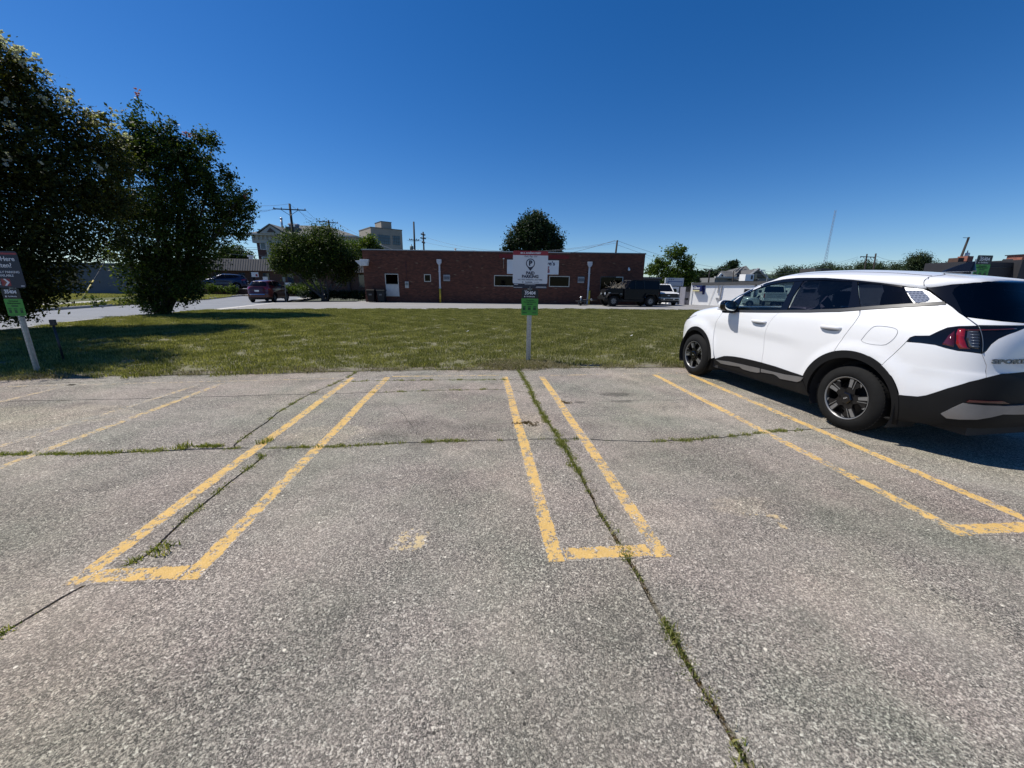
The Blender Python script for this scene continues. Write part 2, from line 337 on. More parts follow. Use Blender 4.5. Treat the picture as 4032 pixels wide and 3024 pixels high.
# ---- parking lot: slabs with recessed joints
lot=MB().add([(-14,-5,-.06),(13,-5,-.06),(13,7.0,-.06),(-14,7.0,-.06)],[(0,1,2,3)]).build('parking_lot',DIRT); tag(lot,kind='structure')
def wig(seed,amp,per):
    r=random.Random(seed); ph=[(r.uniform(0,6.3),r.uniform(.6,1.5)*k,1/(k**.8)) for k in (1,2,4,8,16)]
    return lambda s:amp*sum(a*math.sin(p+f*s*6.283/per) for p,f,a in ph)
wB,wC,wA,wD,wD2,wT=wig(1,.012,4),wig(2,.02,4),wig(3,.022,5),wig(4,.015,4),wig(5,.012,3),wig(6,.035,5)
fB=pch([(-5,.95),(.85,.87),(1.93,.86),(2.32,.845),(3.77,.79),(4.93,.76),(6.96,.70),(8,.68)]); fC=pch([(-5,-3.6),(0,-2.6),(1.55,-2.13),(1.86,-2.03),(2.1,-1.90),(2.66,-1.97),(3.35,-2.0),(3.66,-2.42),(3.98,-2.42),(5.05,-2.42),(6.72,-2.24),(8,-2.2)])
fA=pch([(-14,3.3),(-4.3,3.52),(-2.4,3.59),(-.2,3.63),(.8,3.67),(1.7,3.56),(3.4,3.78),(6,3.9),(13,4)]); fD=pch([(-14,5.0),(-6.1,5.22),(-2.23,5.48),(.3,5.61),(.8,5.4),(2,5.0),(13,5.3)])
fD2=pch([(-14,6.0),(-3,5.95),(-2.2,6.2),(.4,6.25),(13,6.3)]); fT=pch([(-14,6.1),(-7.5,6.45),(-5.6,6.66),(-3.5,6.82),(-1.2,7.0),(.54,7.08),(2.3,7.16),(4,7.24),(8,7.5),(13,7.8)])
VX={'L':lambda y:-14,'C':lambda y:fC(y)+wC(y),'B':lambda y:fB(y)+wB(y),'R':lambda y:13}
HY={'0':lambda x:-5,'A':lambda x:fA(x)+wA(x),'D':lambda x:fD(x)+wD(x),'D2':lambda x:fD2(x)+wD2(x),'T':lambda x:fT(x)+wT(x)}
def cross(v,h):
    x,y=0,4
    for _ in range(30): x=VX[v](y); y=HY[h](x)
    return x,y
def slab(v0,v1,h0,h1,g,z):
    g0,g1,k0,k1=g
    pts=[]
    def seg_h(h,a,b,off):
        n=max(2,int(abs(b-a)/.06)); return [(a+(b-a)*i/n,HY[h](a+(b-a)*i/n)+off) for i in range(n+1)]
    def seg_v(v,a,b,off):
        n=max(2,int(abs(b-a)/.06)); return [(VX[v](a+(b-a)*i/n)+off,a+(b-a)*i/n) for i in range(n+1)]
    a,b_,c_,d_=cross(v0,h0),cross(v1,h0),cross(v1,h1),cross(v0,h1)
    pts+=seg_h(h0,a[0]+g0,b_[0]-g1,k0); pts+=seg_v(v1,b_[1]+k0,c_[1]-k1,-g1)[1:]; pts+=seg_h(h1,c_[0]-g1,d_[0]+g0,-k1)[1:]; pts+=seg_v(v0,d_[1]-k1,a[1]+k0,g0)[1:-1]
    me=MB().prism([(x,y,z) for x,y in pts],(0,0,-.08)).mesh('slab'); o=link('slab',me,CONC,lot); return o
W1,W2,W3=.014,.011,.006
for v0,v1,h0,h1,g,z in (('L','C','0','A',(0,.009,0,W1),0),('C','B','0','A',(.009,W1,0,.008),0),('B','R','0','A',(W1,0,0,.009),0),
    ('L','C','A','D',(0,.010,W1,.008),0),('C','B','A','D',(.010,W1,.008,.007),0),('B','R','A','D',(W1,0,.009,.0025),0),
    ('L','C','D','T',(0,.008,.008,0),0),('C','B','D','D2',(.008,.012,.007,.008),0),('C','B','D2','T',(.008,.012,.008,0),0),('B','R','D','T',(.012,0,.0025,0),0)):
    slab(v0,v1,h0,h1,g,z)
# stall markings: each hairpin is one painted piece, laid as strips with a wavering edge
def strip(name,pts,w,m,z=.0012,label=None,parent=lot):
    pts=[Vector((x,y,0)) for x,y in pts]; L=0; me=bpy.data.meshes.new(name); vs=[];fs=[];uv=[]; dense=[]
    for a,b_ in zip(pts[:-1],pts[1:]):
        n=max(1,int((b_-a).length/.15)); dense+=[a.lerp(b_,i/n) for i in range(n)]
    dense.append(pts[-1]); k=0; s=0
    for i,q in enumerate(dense):
        d=(dense[min(i+1,len(dense)-1)]-dense[max(0,i-1)]).normalized(); nn=Vector((-d.y,d.x,0)); wv=.004*math.sin(q.y*3.1+q.x)
        if i: s+=(q-dense[i-1]).length
        vs+=[(q+nn*(w/2+wv))[:2]+(z,),(q-nn*(w/2-wv))[:2]+(z,)]; uv+=[(0,s),(1,s)]
        if i: fs.append((2*i-2,2*i-1,2*i+1,2*i))
    me.from_pydata(vs,[],fs); u=me.uv_layers.new(name='UVMap')
    for p in me.polygons:
        for li in p.loop_indices: u.data[li].uv=uv[me.loops[li].vertex_index]
    o=link(name,me,m,parent)
    if label: o['label']=label
    return o
for xl,xr,m_,y0,top in ((-2.13,-1.56,YEL,1.85,6.45),(.43,1.07,YEL,1.86,6.45),(3.14,3.80,YEL,1.93,6.55)):
    w=.125
    strip('stall_line',[(xl,y0),(xl-.01,top)],w,m_); strip('stall_line',[(xr,y0),(xr-.01,top)],w,m_)
    strip('stall_line',[(xl+w/2-.004,y0+w/2),(xr-w/2+.004,y0+w/2)],w+.01,m_,z=.0016)
strip('stall_line',[(-4.57,3.2),(-4.28,6.0)],.10,YEL3,label='ghost of an old yellow stall line'); strip('stall_line',[(-4.02,3.2),(-3.98,6.1)],.11,YEL2,label='faded yellow stall line at the far left')
strip('stall_line',[(-6.2,3.2),(-6.1,6.2)],.10,YEL3)
strip('stall_line',[(-1.5,6.52),(.36,6.56)],.07,YEL2,label='thin faded cross line near the lawn edge'); strip('stall_line',[(1.12,6.52),(3.1,6.66)],.06,YEL3); strip('stall_line',[(3.2,6.66),(4.6,6.72)],.06,YEL2); strip('stall_line',[(-7,6.0),(-2.2,6.42)],.07,YEL3)
def blot(pts,m,label):
    o=MB().add([(x,y,.0012) for x,y in pts],[tuple(range(len(pts)))]).build('paint_blot',m,lot); uvl=o.data.uv_layers.new(name='UVMap')
    for l in uvl.data: l.uv=(.18,0)
    o['label']=label
blot([(-.55,2.03),(-.42,2.0),(-.33,2.05),(-.33,2.18),(-.42,2.24),(-.50,2.2),(-.57,2.12)],YEL4,'small worn patch of yellow paint'); 
blot([(1.98,2.08),(2.02,2.07),(2.07,2.23),(1.93,2.26),(1.83,2.27),(1.83,2.245),(1.93,2.23),(2.02,2.2)],YEL3,'faint yellow corner mark in the empty stall')
# hairline cracks
CRK=mat('crack_dark',(.05,.047,.042),.95)
def crack(pts,w,seed):
    r=random.Random(seed); vs=[];fs=[];q=[]
    for a,b_ in zip(pts[:-1],pts[1:]):
        n=max(2,int(math.hypot(b_[0]-a[0],b_[1]-a[1])/.05)); q+=[(a[0]+(b_[0]-a[0])*i/n+r.gauss(0,.010),a[1]+(b_[1]-a[1])*i/n+r.gauss(0,.010)) for i in range(n)]
    for i,(x,y) in enumerate(q):
        ww=w*r.uniform(.3,1)*(1 if 1<i<len(q)-3 else .3); vs+=[(x-ww*.7,y-ww*.5,.0022),(x+ww*.7,y+ww*.5,.0022)]
        if i: fs.append((2*i-2,2*i-1,2*i+1,2*i))
    MB().add(vs,fs).build('crack',CRK,lot)
G_=lambda x,y:(lambda p:(p.x,p.y))(Vector((0,0,EYE))+ray(x,y)*(-EYE/ray(x,y).z))
crack([G_(1550,1588),G_(1600,1650),G_(1640,1700),G_(1642,1740)],.005,1)
crack([(1.0,4.95),(1.35,4.93),(1.9,4.97),(3.1,5.0)],.004,2); crack([(-5.5,5.9),(-4.4,5.75),(-3.6,5.95)],.006,3); crack([(3.4,3.95),(4.0,4.3),(4.05,5)],.003,4)
crack([(.78,4.0),(.62,4.15),(.5,4.2)],.006,6)
crack([(-7.0,6.1),(-5.8,6.3),(-5.0,6.55)],.02,7)
r_=random.Random(4); ds=[]; xs_=np.arange(-13.9,13,.05)
ds=[(x,fT(x)+wT(x)-.015-abs(r_.gauss(0,.022))-.05*max(0,math.sin(x*1.7+1)*math.sin(x*.6))-(.10*math.exp(-((x-.95)/.35)**2)),.0022) for x in xs_]+[(x,fT(x)+wT(x)+.16,.020) for x in reversed(xs_)]
n_=len(xs_); MB().add(ds,[(i,i+1,2*n_-2-i,2*n_-1-i) for i in range(n_-1)]).build('soil_edge',DSOIL)['kind']='structure'
# ---- lawn, driveway, street, kerbs, far verge
m,t,b=nodes('turf_soil'); co=coords(t); c=mixc(t,noise(t,co,6,6,.7),(.10,.10,.045),(.22,.20,.12)); t.links.new(c,b.inputs[0]); b.inputs['Roughness'].default_value=.95; SOIL=m
lawn_poly=[(x,fT(x)+wT(x)-.02) for x in np.linspace(-13.9,13,200)]+[(16,8.0),(16.2,26.0),(8.3,26.1),(-1.1,24.9),(-9.1,23.8),(-13.3,22.6),(-14.6,22),(-15.0,17.8),(-14.9,15.3),(-14.2,13.1),(-14,10)]
lb=sheet('lawn',lawn_poly,.012,SOIL,thick=.15)
sheet('driveway',[(-14.6,21.9),(-13.3,22.5),(-9.1,23.7),(-1.1,24.8),(8.3,26.0),(16.5,26),(16.5,36),(-10.2,36),(-10.3,33.6),(-13.0,32.5),(-15.4,31.2),(-14.9,25)],-.005,DRIVEM)
sheet('asphalt_lot',[(16.5,5),(70,62)],-.008,LOTM,dz=dip,cell=2.0)
sheet('street',[(-14.55,-6),(-14.4,12),(-15.0,15.3),(-15.05,18),(-14.65,22),(-14.95,25),(-15.45,31),(-16.6,36),(-17.6,42),(-22,75),(-34,180),(-46,180),(-28.6,75),(-26.6,50),(-25.2,42),(-23.4,36),(-22.4,28),(-21.9,22),(-21.5,10),(-21.3,-6)],-.05,ROADM)
def kerb(name,pts,w=.16,h=.11,z=-.05,m=KERBM):
    mb=MB()
    for a,b_ in zip(pts[:-1],pts[1:]):
        d=(Vector(b_)-Vector(a)).normalized(); n=Vector((-d.y,d.x))*w/2; e=d*.0
        q=[(a[0]+n.x,a[1]+n.y,z),(b_[0]+n.x,b_[1]+n.y,z),(b_[0]-n.x,b_[1]-n.y,z),(a[0]-n.x,a[1]-n.y,z)]
        mb.prism(q,(0,0,h))
    o=mb.build(name,m); o['kind']='structure'; return o
kerb('kerb',[(-14.0,10),(-14.4,13.1),(-15.0,15.6),(-15.1,18.2),(-14.7,21.8)],.15,.075)
kerb('kerb',[(-21.5,10),(-21.9,22),(-22.35,26)],.16,.13); kerb('kerb',[(-22.5,29),(-23.4,36),(-25.2,42),(-26.6,50)],.16,.13)
GRAVEL=asphalt('gutter_concrete',(.42,.41,.38),(.55,.53,.49))
sheet('gutter',[(-14.75,21.9),(-14.2,22.2),(-14.5,25.2),(-15.1,30.5),(-15.5,30.9)],.001,GRAVEL)
VERGE=[(-21.6,10),(-22,22),(-22.5,29),(-23.5,36),(-25.3,42),(-26.7,50),(-28.7,75),(-60,75),(-60,10)]
m,t,b=nodes('far_grass'); co=coords(t); c=mixc(t,noise(t,co,1.2,6,.7),(.07,.085,.02),(.15,.155,.05)); c=mixc(t,.5,c,mixc(t,noise(t,co,25,4,.7),(.03,.045,.01),(.2,.2,.07))); t.links.new(c,b.inputs[0]); b.inputs['Roughness'].default_value=.95; bump(t,b,noise(t,co,30,4),.06); GRASSM=m
sheet('verge',VERGE,.03,GRASSM,thick=.15)
sheet('sidewalk',[(-24.6,10),(-25.4,28),(-26.6,36),(-28.2,42),(-29.5,50),(-31,60),(-32.4,60),(-31,50),(-29.7,42),(-28.1,36),(-26.9,28),(-26.1,10)],.036,WALKM)
sheet('sidewalk',[(-16.1,34.5),(-15.6,34.9),(-18.6,52),(-21,68),(-22.2,68),(-20,52)],.02,WALKM)
sheet('sidewalk',[(-26.6,44.6),(-19,46.5),(-8,44),(-8,45.3),(-19,48),(-27,46.2)],.052,WALKM)
# ================================================================ BUILDINGS
# ---- low brick building across the lawn. Local x runs along the front wall, y goes back, origin at its left foot
A0=Vector((-9.5,33.7,0)); ANG=math.atan2(-1.1,23.2); BW=23.22
brickb=thing('brick_building','long low dark red brick building with flat roof across the lawn','building',A0,ANG)
BH=lambda x:4.09+.06*x/BW
opens=[(1.70,2.80,.50,2.28),(4.90,5.46,1.68,2.28),(6.50,7.02,1.75,2.22),(10.68,12.5,1.40,2.29),(15.28,17.0,1.42,2.29),(17.68,18.27,1.80,2.29),(19.6,21.5,1.15,2.31)]
m,t,b=nodes('brick'); at=N(t,'ShaderNodeAttribute',attribute_name='tone'); co=objco(t)
c=ramp(t,at.outputs['Fac'],[(0,(.060,.022,.013)),(.35,(.115,.038,.021)),(.7,(.16,.053,.029)),(.96,(.19,.078,.045)),(1,(.24,.15,.09))])
c=mixc(t,ramp(t,noise(t,co,.5,5,.6),[(.35,0.0),(.7,.45)]),c,mixc(t,1,c,(.62,.58,.56),'MULTIPLY')); c=mixc(t,.25,c,mixc(t,noise(t,co,40,3),(.015,.008,.007),(.14,.055,.042)))
t.links.new(c,b.inputs[0]); b.inputs['Roughness'].default_value=.85; bump(t,b,noise(t,co,60,3),.004); BRICK=m
MORTAR=mat('mortar',(.055,.040,.036),.95,var=.25,vs=4)
def brickwork(name,L,H,opens,parent,M,seed=1,bl=.203,bh=.0677,d=.05,proud=.006,mat_=None,joint=.010):
    """running-bond bricks, each a proud block with its own tone, wrapping openings"""
    r=np.random.default_rng(seed); P4=[];T=[]
    nrow=int(max(H(0),H(L))/ (bh+joint))+1
    for i in range(nrow):
        z0=i*(bh+joint)+.004; z1=z0+bh; x=-(i%2)*(bl+joint)/2
        while x<L:
            x0,x1=max(0,x),min(L,x+bl); x+=bl+joint
            if x1-x0<.02: continue
            zt=min(z1,H((x0+x1)/2)-.01)
            if zt-z0<.01: continue
            segs=[(x0,x1)]
            for a,b_,c_,e_ in opens:
                if z0<e_-.02 and zt>c_+.02: segs=[s for u,v in segs for s in ((u,min(v,a)),(max(u,b_),v)) if s[1]-s[0]>.015]
            for u,v in segs:
                p=proud+r.normal(0,.0012); tn=np.clip(r.beta(2.2,2.6)+r.normal(0,.05),0,1)
                if r.random()<.004: tn=1
                a=[(u,0,z0),(v,0,z0),(v,0,zt),(u,0,zt)];f=[(q[0],-p,q[2]) for q in a]
                for face in ((f[0],f[1],f[2],f[3]),(a[0],a[1],f[1],f[0]),(f[3],f[2],a[2],a[3]),(a[0],f[0],f[3],a[3]),(f[1],a[1],a[2],f[2])): P4+=face; T.append(tn)
    co=np.array(P4)
    if M is not None: M3=np.array(M.to_3x3()); co=co@M3.T+np.array(M.translation)
    me=quads_mesh(name,co,[mat_ or BRICK],np.array(T)); o=link(name,me,None,parent); o['kind']='stuff'; return o
def wall_with_openings(L,H,opens,thick,y0=0.0):
    """backing wall as strips around the openings (local x,z), thickness towards +y"""
    xs=sorted({0,L}|{q for o in opens for q in o[:2]}); mb=MB()
    for a,b_ in zip(xs[:-1],xs[1:]):
        zs=sorted([(o[2],o[3]) for o in opens if o[0]<=a+1e-6 and o[1]>=b_-1e-6]); z=0
        for c_,e_ in zs:
            if c_>z: mb.box((a,y0,z),(b_,y0+thick,c_))
            z=e_
        mb.add([(a,y0,z),(b_,y0,z),(b_,y0+thick,z),(a,y0+thick,z),(a,y0,H(a)),(b_,y0,H(b_)),(b_,y0+thick,H(b_)),(a,y0+thick,H(a))],[(0,3,2,1),(4,5,6,7),(0,1,5,4),(1,2,6,5),(2,3,7,6),(3,0,4,7)])
    return mb
wall_with_openings(BW,BH,opens,.28).build('wall',MORTAR,brickb)
brickwork('brickwork',BW,BH,opens,brickb,None)
mb=MB().box((0,.285,0),(.28,14,4.05)).box((BW-.28,.285,0),(BW,14,4.05)).box((0,13.72,0),(BW,14,4.05)); mb.build('rear_wall',mat('side_brick',(.14,.055,.04),.9,var=.3,vs=6),brickb)
MB().add([(0,.3,3.8),(BW,.3,3.85),(BW,13.7,3.8),(0,13.7,3.8)],[(0,1,2,3)]).build('roof',mat('roof_tar',(.06,.06,.06),.95),brickb)
COP=mat('coping_metal',(.10,.10,.11),.5,.5)
MB().add([(-.05,-.05,BH(0)-.02),(BW+.05,-.05,BH(BW)-.02),(BW+.05,.36,BH(BW)-.02),(-.05,.36,BH(0)-.02),(-.05,-.05,BH(0)+.07),(BW+.05,-.05,BH(BW)+.07),(BW+.05,.36,BH(BW)+.07),(-.05,.36,BH(0)+.07)],[(0,3,2,1),(4,5,6,7),(0,1,5,4),(1,2,6,5),(2,3,7,6),(3,0,4,7)]).build('coping',COP,brickb)
MB().box((-.052,-.056,BH(0)+.035),(BW*.73,-.051,BH(0)+.085)).build('coping_edge',mat('pale_flashing',(.5,.5,.48),.5,.3),brickb)
MB().box((0,-.012,2.335),(3.1,-.008,2.345)).build('lintel_line',MORTAR,brickb)
FRAMEW=mat('window_frame_cream',(.50,.49,.43),.5,var=.1); FRAMED=mat('window_frame_dark',(.05,.05,.05),.5)
ROOMD=mat('dark_room',(.02,.02,.022),.9)
def window(parent,a,fm=FRAMEW,w=.06,panes=1,glass=WINDARK,label=None,room=True,y=.02):
    x0,x1,z0,z1=a
    mb=MB(); mb.box((x0,y-.03,z0),(x1,y+.05,z0+w)).box((x0,y-.03,z1-w),(x1,y+.05,z1)).box((x0,y-.03,z0+w),(x0+w,y+.05,z1-w)).box((x1-w,y-.03,z0+w),(x1,y+.05,z1-w))
    f=mb.build('window',fm,parent,bevel=.004)
    if label: f['label']=label
    for i in range(panes):
        u=x0+w+(x1-x0-2*w)*i/panes; v=x0+w+(x1-x0-2*w)*(i+1)/panes
        MB().box((u+.003,y+.005,z0+w),(v-.003,y+.012,z1-w)).build('pane',glass,f)
    if room: MB().box((x0-.1,y+.5,z0-.1),(x1+.1,y+.52,z1+.1)).build('dark_backdrop',ROOMD,f)  # dark sheet added behind the panes, standing in for the unlit room
    return f
w0=window(brickb,(1.70,2.80,1.40,2.28),label='left window above a white infill panel')
MB().box((1.72,-.012,.50),(2.80,.03,1.395)).build('infill_panel',mat('infill_white',(.50,.50,.48),.6,var=.1),w0,bevel=.01)
MB().box((1.70,-.03,.47),(2.82,.035,.525)).build('sill',FRAMEW,w0)
window(brickb,(4.90,5.46,1.68,2.28)); window(brickb,(10.68,12.5,1.40,2.29)); window(brickb,(15.28,17.0,1.42,2.29)); 
MB().box((11.15,.10,1.75),(11.4,.14,2.1)).build('ornament',mat('ornament_bronze',(.12,.10,.07),.5),brickb)
big=window(brickb,(19.6,21.5,1.15,2.31),fm=FRAMED,w=.05,panes=3,label='wide dark window behind the off-road car')
MB().box((20.9,-.035,2.24),(21.52,-.012,2.31)).box((21.46,-.035,1.7),(21.52,-.012,2.235)).build('pale_trim',FRAMEW,big)
m,t,b=nodes('louvre'); LOUV=mat('air_unit_grey',(.25,.27,.30),.55,.2)
for x0 in (6.50,17.68):
    a=thing('wall_air_conditioner','small grey louvred air conditioner in the brick wall beside the '+('left' if x0<10 else 'right')+' downspout','air conditioner',brickb.matrix_world@Vector((0,0,0)),0)
    a.location=A0+Matrix.Rotation(ANG,3,'Z')@Vector((x0,0,0)); a.rotation_euler=(0,0,ANG); a['group']='wall air conditioners'
    z=1.76
    MB().box((0,-.10,z),(.54,.2,z+.5)).build('case',mat('air_unit_case',(.30,.31,.33),.6,.1),a,bevel=.012)
    MB().box((.04,-.125,z+.12),(.50,-.103,z+.36)).build('grille',mat('air_unit_dark',(.03,.035,.05),.5),a)
    for k in range(5): MB().box((.04,-.135,z+.135+k*.045),(.50,-.126,z+.15+k*.045)).build('slat',LOUV,a)
BM=lambda x,y,z:A0+Matrix.Rotation(ANG,3,'Z')@Vector((x,y,z))
# rainwater pipes with hoppers
DSM=mat('downspout_paint',(.52,.54,.58),.5,var=.12)
for k,(x,lab) in enumerate(((6.2,'pale rainwater downpipe with hopper left of the parking sign, behind a yellow post'),(18.6,'pale rainwater downpipe with hopper right of the shop sign, beside the off-road car'))):
    d=thing('downspout',lab,'downpipe',BM(x,0,0),ANG,'downpipes on the brick wall')
    MB().prism([(-.19,-.02,3.46),(.19,-.02,3.46),(.19,-.02,3.22),(.08,-.02,3.05),(-.08,-.02,3.05),(-.19,-.02,3.22)],(0,-.22,0)).build('hopper',DSM,d,bevel=.01)
    MB().box((-.065,-.115,.05),(.065,-.02,3.05)).build('pipe',DSM,d,bevel=.01)
    for z in (2.5,1.2): MB().box((-.10,-.122,z),(.10,-.012,z+.04)).build('bracket',DSM,d)
YBOL=mat('yellow_bollard',(.62,.42,.03),.5,var=.25,vs=10)
for x,lab in ((6.22,'short yellow steel post guarding the left downpipe'),(18.68,'short yellow steel post by the right downpipe, next to the tow bar')):
    d=thing('bollard',lab,'bollard',BM(x,-.28,0),ANG,'yellow posts at the brick wall')
    MB().tube([(0,0,0),(0,0,1.10)],.075,14).build('post',YBOL,d,True); MB().lathe([(0,.0),(.03,.05),(.05,.075),(0.0,.076)][::-1],14,Matrix.Translation((0,0,1.10))@Matrix.Rotation(PI/2,4,'X')).build('cap',YBOL,d,True)
# bent metal hopper at the far left corner
d=thing('corner_gutter_box','white ribbed metal gutter box jutting from the upper left corner of the brick wall','gutter box',BM(-.5,0,0),ANG)
MB().prism([(0,-.05,3.24),(.38,-.05,3.27),(.38,-.05,3.37),(1.06,-.05,3.36),(.95,-.05,2.87),(.40,-.05,2.86)],(0,-.35,0)).build('body',mat('gutter_white',(.62,.63,.63),.45),d,bevel=.01)
for k in range(4): MB().box((.34-.06*k,-.415,2.93+k*.09),(.95+.02*k,-.405,2.965+k*.09)).build('rib',mat('gutter_white',(.6,.6,.6)),d)
# electric meter with conduit
d=thing('electric_meter','grey electric meter box on the brick wall right of the white panelled window','meter',BM(3.48,0,0),ANG)
MB().box((-.15,-.12,1.16),(.15,-.01,1.68)).build('box',mat('meter_box',(.40,.41,.40),.5,.2),d,bevel=.015)
MB().lathe([(-.20,0),(-.20,.07),(-.17,.1),(-.12,.1)],20,Matrix.Translation((0,0,1.48))).build('dial',glass_mat('meter_glass',(.55,.6,.6)),d,True)
MB().tube([(0,-.04,1.68),(0,-.04,3.3)],.02,8).build('conduit',mat('conduit_brown',(.08,.03,.03)),d,True)
d=thing('thin_pipe_stub','thin pale pipe with a small cap on the brick wall left of the shop sign','pipe',BM(11.46,0,0),ANG)
MB().tube([(0,-.05,2.84),(0,-.05,3.58)],.015,8).build('tube',mat('pipe_tan',(.45,.36,.28)),d,True); MB().lathe([(0,0),(0,.08),(.06,.06),(.08,0)],12,Matrix.Translation((0,-.05,3.57))@Matrix.Rotation(PI/2,4,'X')).build('cap',WHITEP,d,True)
d=thing('wall_lamp','small white flood lamp on the brick wall above the off-road car','lamp',BM(21.92,0,0),ANG)
MB().box((-.05,-.04,2.95),(.05,-.01,3.06)).build('mount',WHITEP,d); MB().lathe([(0,.0),(.02,.08),(.13,.10),(.17,.07),(.2,0)],16,Matrix.Translation((0,-.12,2.98))@Matrix.Rotation(-PI/2,4,'X')).build('shade',WHITEP,d,True); MB().tube([(0,-.03,3.0),(0,-.12,3.0)],.015,6).build('arm',WHITEP,d)
# shop sign (only its uncovered right end carries letters that can be read)
d=thing('shop_sign','wide white framed shop sign with dark red and navy letters on the brick wall','sign',BM(11.75,0,0),ANG)
SGNW=mat('sign_white',(.66,.68,.70),.45,var=.05); SGNF=mat('sign_frame',(.75,.75,.75),.4,.1); NAVY=mat('letters_navy',(.012,.016,.06),.5,var=.05); MARO=mat('letters_maroon',(.20,.01,.03),.5,var=.05); REDP=mat('sign_red',(.30,.012,.022),.5,var=.08)
MB().box((.06,-.07,2.47),(4.22,-.012,3.47)).build('panel',SGNW,d)
MB().box((0,-.09,2.41),(4.28,-.012,2.469)).box((0,-.09,3.471),(4.28,-.012,3.53)).box((0,-.09,2.4695),(.059,-.012,3.4705)).box((4.221,-.09,2.4695),(4.28,-.012,3.4705)).build('frame',SGNF,d,bevel=.008)
text('lettering',"ve's",.44,NAVY,d,(3.60,-.073,3.27),.012,sx=1.12); text('lettering','ng',.42,MARO,d,(3.28,-.073,2.97),.014,sx=1.1); text('lettering','48',.36,MARO,d,(3.34,-.073,2.64),.014,sx=1.1)
# dark red painted lettering band above it
d=thing('painted_sign','faded dark red painted band with worn script high on the brick wall','sign',BM(11.1,0,0),ANG)
DR=mat('dark_red_band',(.15,.012,.014),.75,var=.3,vs=6)
MB().box((0,-.014,3.66),(5.78,-.008,3.97)).build('band',DR,d)
# small vents on the roof
for x,h_,w_ in ((3.55+.0,.35,.05),(7.2,.5,.06)):
    q=thing('roof_vent','thin roof vent pipe '+('near the left end' if x<5 else 'above the left downpipe')+' of the brick building','vent pipe',BM(x,3,3.8)); MB().tube([(0,0,0),(0,0,.3+h_)],w_,8).build('pipe',STEEL,q,True); MB().lathe([(0,0),(.02,.1),(.1,.09),(.14,0)],10,Matrix.Translation((0,0,.3+h_))@Matrix.Rotation(-PI/2,4,'X')).build('cap',STEEL,q)
# ---- dark annex between brick building and glass shop
d=thing('annex_building','low dark flat-roofed annex at the right end of the brick building','building',BM(BW+.02,6,0),ANG)
MB().box((0,0,-.3),(3.9,6,2.32)).build('wall',mat('annex_wall',(.035,.03,.03),.8),d); MB().box((-.02,-.15,2.321),(4.0,6,2.46)).build('roof',COP,d)
# ---- generic far building
def block(name,label,cat,loc,rz,size,wallm,roofm,wins=(),parapet=.0,winm=None,frame=None,z0=-.3):
    d=thing(name,label,cat,loc,rz); sx,sy,sz=size
    MB().box((0,0,z0),(sx,sy,sz)).build('wall',wallm,d); MB().box((-.08,-.08,sz+.001),(sx+.08,sy+.08,sz+.18)).build('roof',roofm,d)
    for w in wins:
        a=w[:4]; o=MB().box((a[0],-.05,a[2]),(a[1],-.012,a[3])).build('window',frame or FRAMED,d); nx,nz=(w[4],w[5]) if len(w)>4 else (1,1); g=.05
        for i in range(nx):
            for j in range(nz):
                u=a[0]+g+(a[1]-a[0]-g)*i/nx; v=a[0]+(a[1]-a[0]-g)*(i+1)/nx; zz=a[2]+g+(a[3]-a[2]-g)*j/nz; z2=a[2]+(a[3]-a[2]-g)*(j+1)/nz
                MB().box((u,-.065,zz),(v,-.052,z2)).build('pane',winm or PANEM,o)
    return d
PANEM=mat('far_pane',(.03,.045,.06),.08,var=.2,vs=.4,spec=.8)
BEIGE=mat('beige_concrete',(.33,.29,.24),.85,var=.1,vs=.5); BRB=mat('brown_brick_far',(.09,.05,.035),.9,var=.2,vs=3); TAUPE=mat('taupe_metal',(.13,.115,.10),.6,var=.1)
# low brick office with ribbed metal fascia (left, beyond the street)
o0=P(800,1138,56); oz=4.35
off=thing('brick_office','low brown brick office with a ribbed taupe metal fascia beyond the street','building',(o0.x-6,56,0))
MB().box((0,0,-.2),(32,12,2.9)).build('wall',BRB,off)
for x in np.arange(1.5,31,3.1):
    f=MB().box((x,-.05,.9),(x+.8,-.012,2.6)).build('window',FRAMED,off); MB().box((x+.05,-.06,.95),(x+.75,-.052,2.55)).build('pane',PANEM,f)
for x in np.arange(0,32,6.2): MB().box((x,-.35,0),(x+.35,-.055,2.9)).build('pilaster',mat('pilaster_dark',(.04,.03,.03),.8),off)
MB().add([(-.4,-.9,2.85),(32.4,-.9,2.85),(32.4,-.2,oz),(-.4,-.2,oz),(-.4,12,2.85),(32.4,12,2.85),(32.4,11,oz),(-.4,11,oz)],[(0,1,2,3),(1,5,6,2),(5,4,7,6),(4,0,3,7),(3,2,6,7),(0,4,5,1)]).build('fascia',TAUPE,off)
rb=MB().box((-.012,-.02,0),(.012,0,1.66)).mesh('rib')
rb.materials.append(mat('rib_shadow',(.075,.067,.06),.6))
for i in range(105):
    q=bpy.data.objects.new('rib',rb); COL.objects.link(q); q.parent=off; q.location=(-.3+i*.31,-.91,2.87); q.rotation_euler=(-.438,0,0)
# small roof cap
q=thing('roof_vent','small white roof vent on the metal-fascia office','vent pipe',P(985,1000,60)); q.location.z=4.0; MB().tube([(0,0,0),(0,0,.9)],.25,8).build('pipe',WHITEP,q); MB().tube([(0,0,.85),(0,0,1.05)],.4,8).build('cap',WHITEP,q)
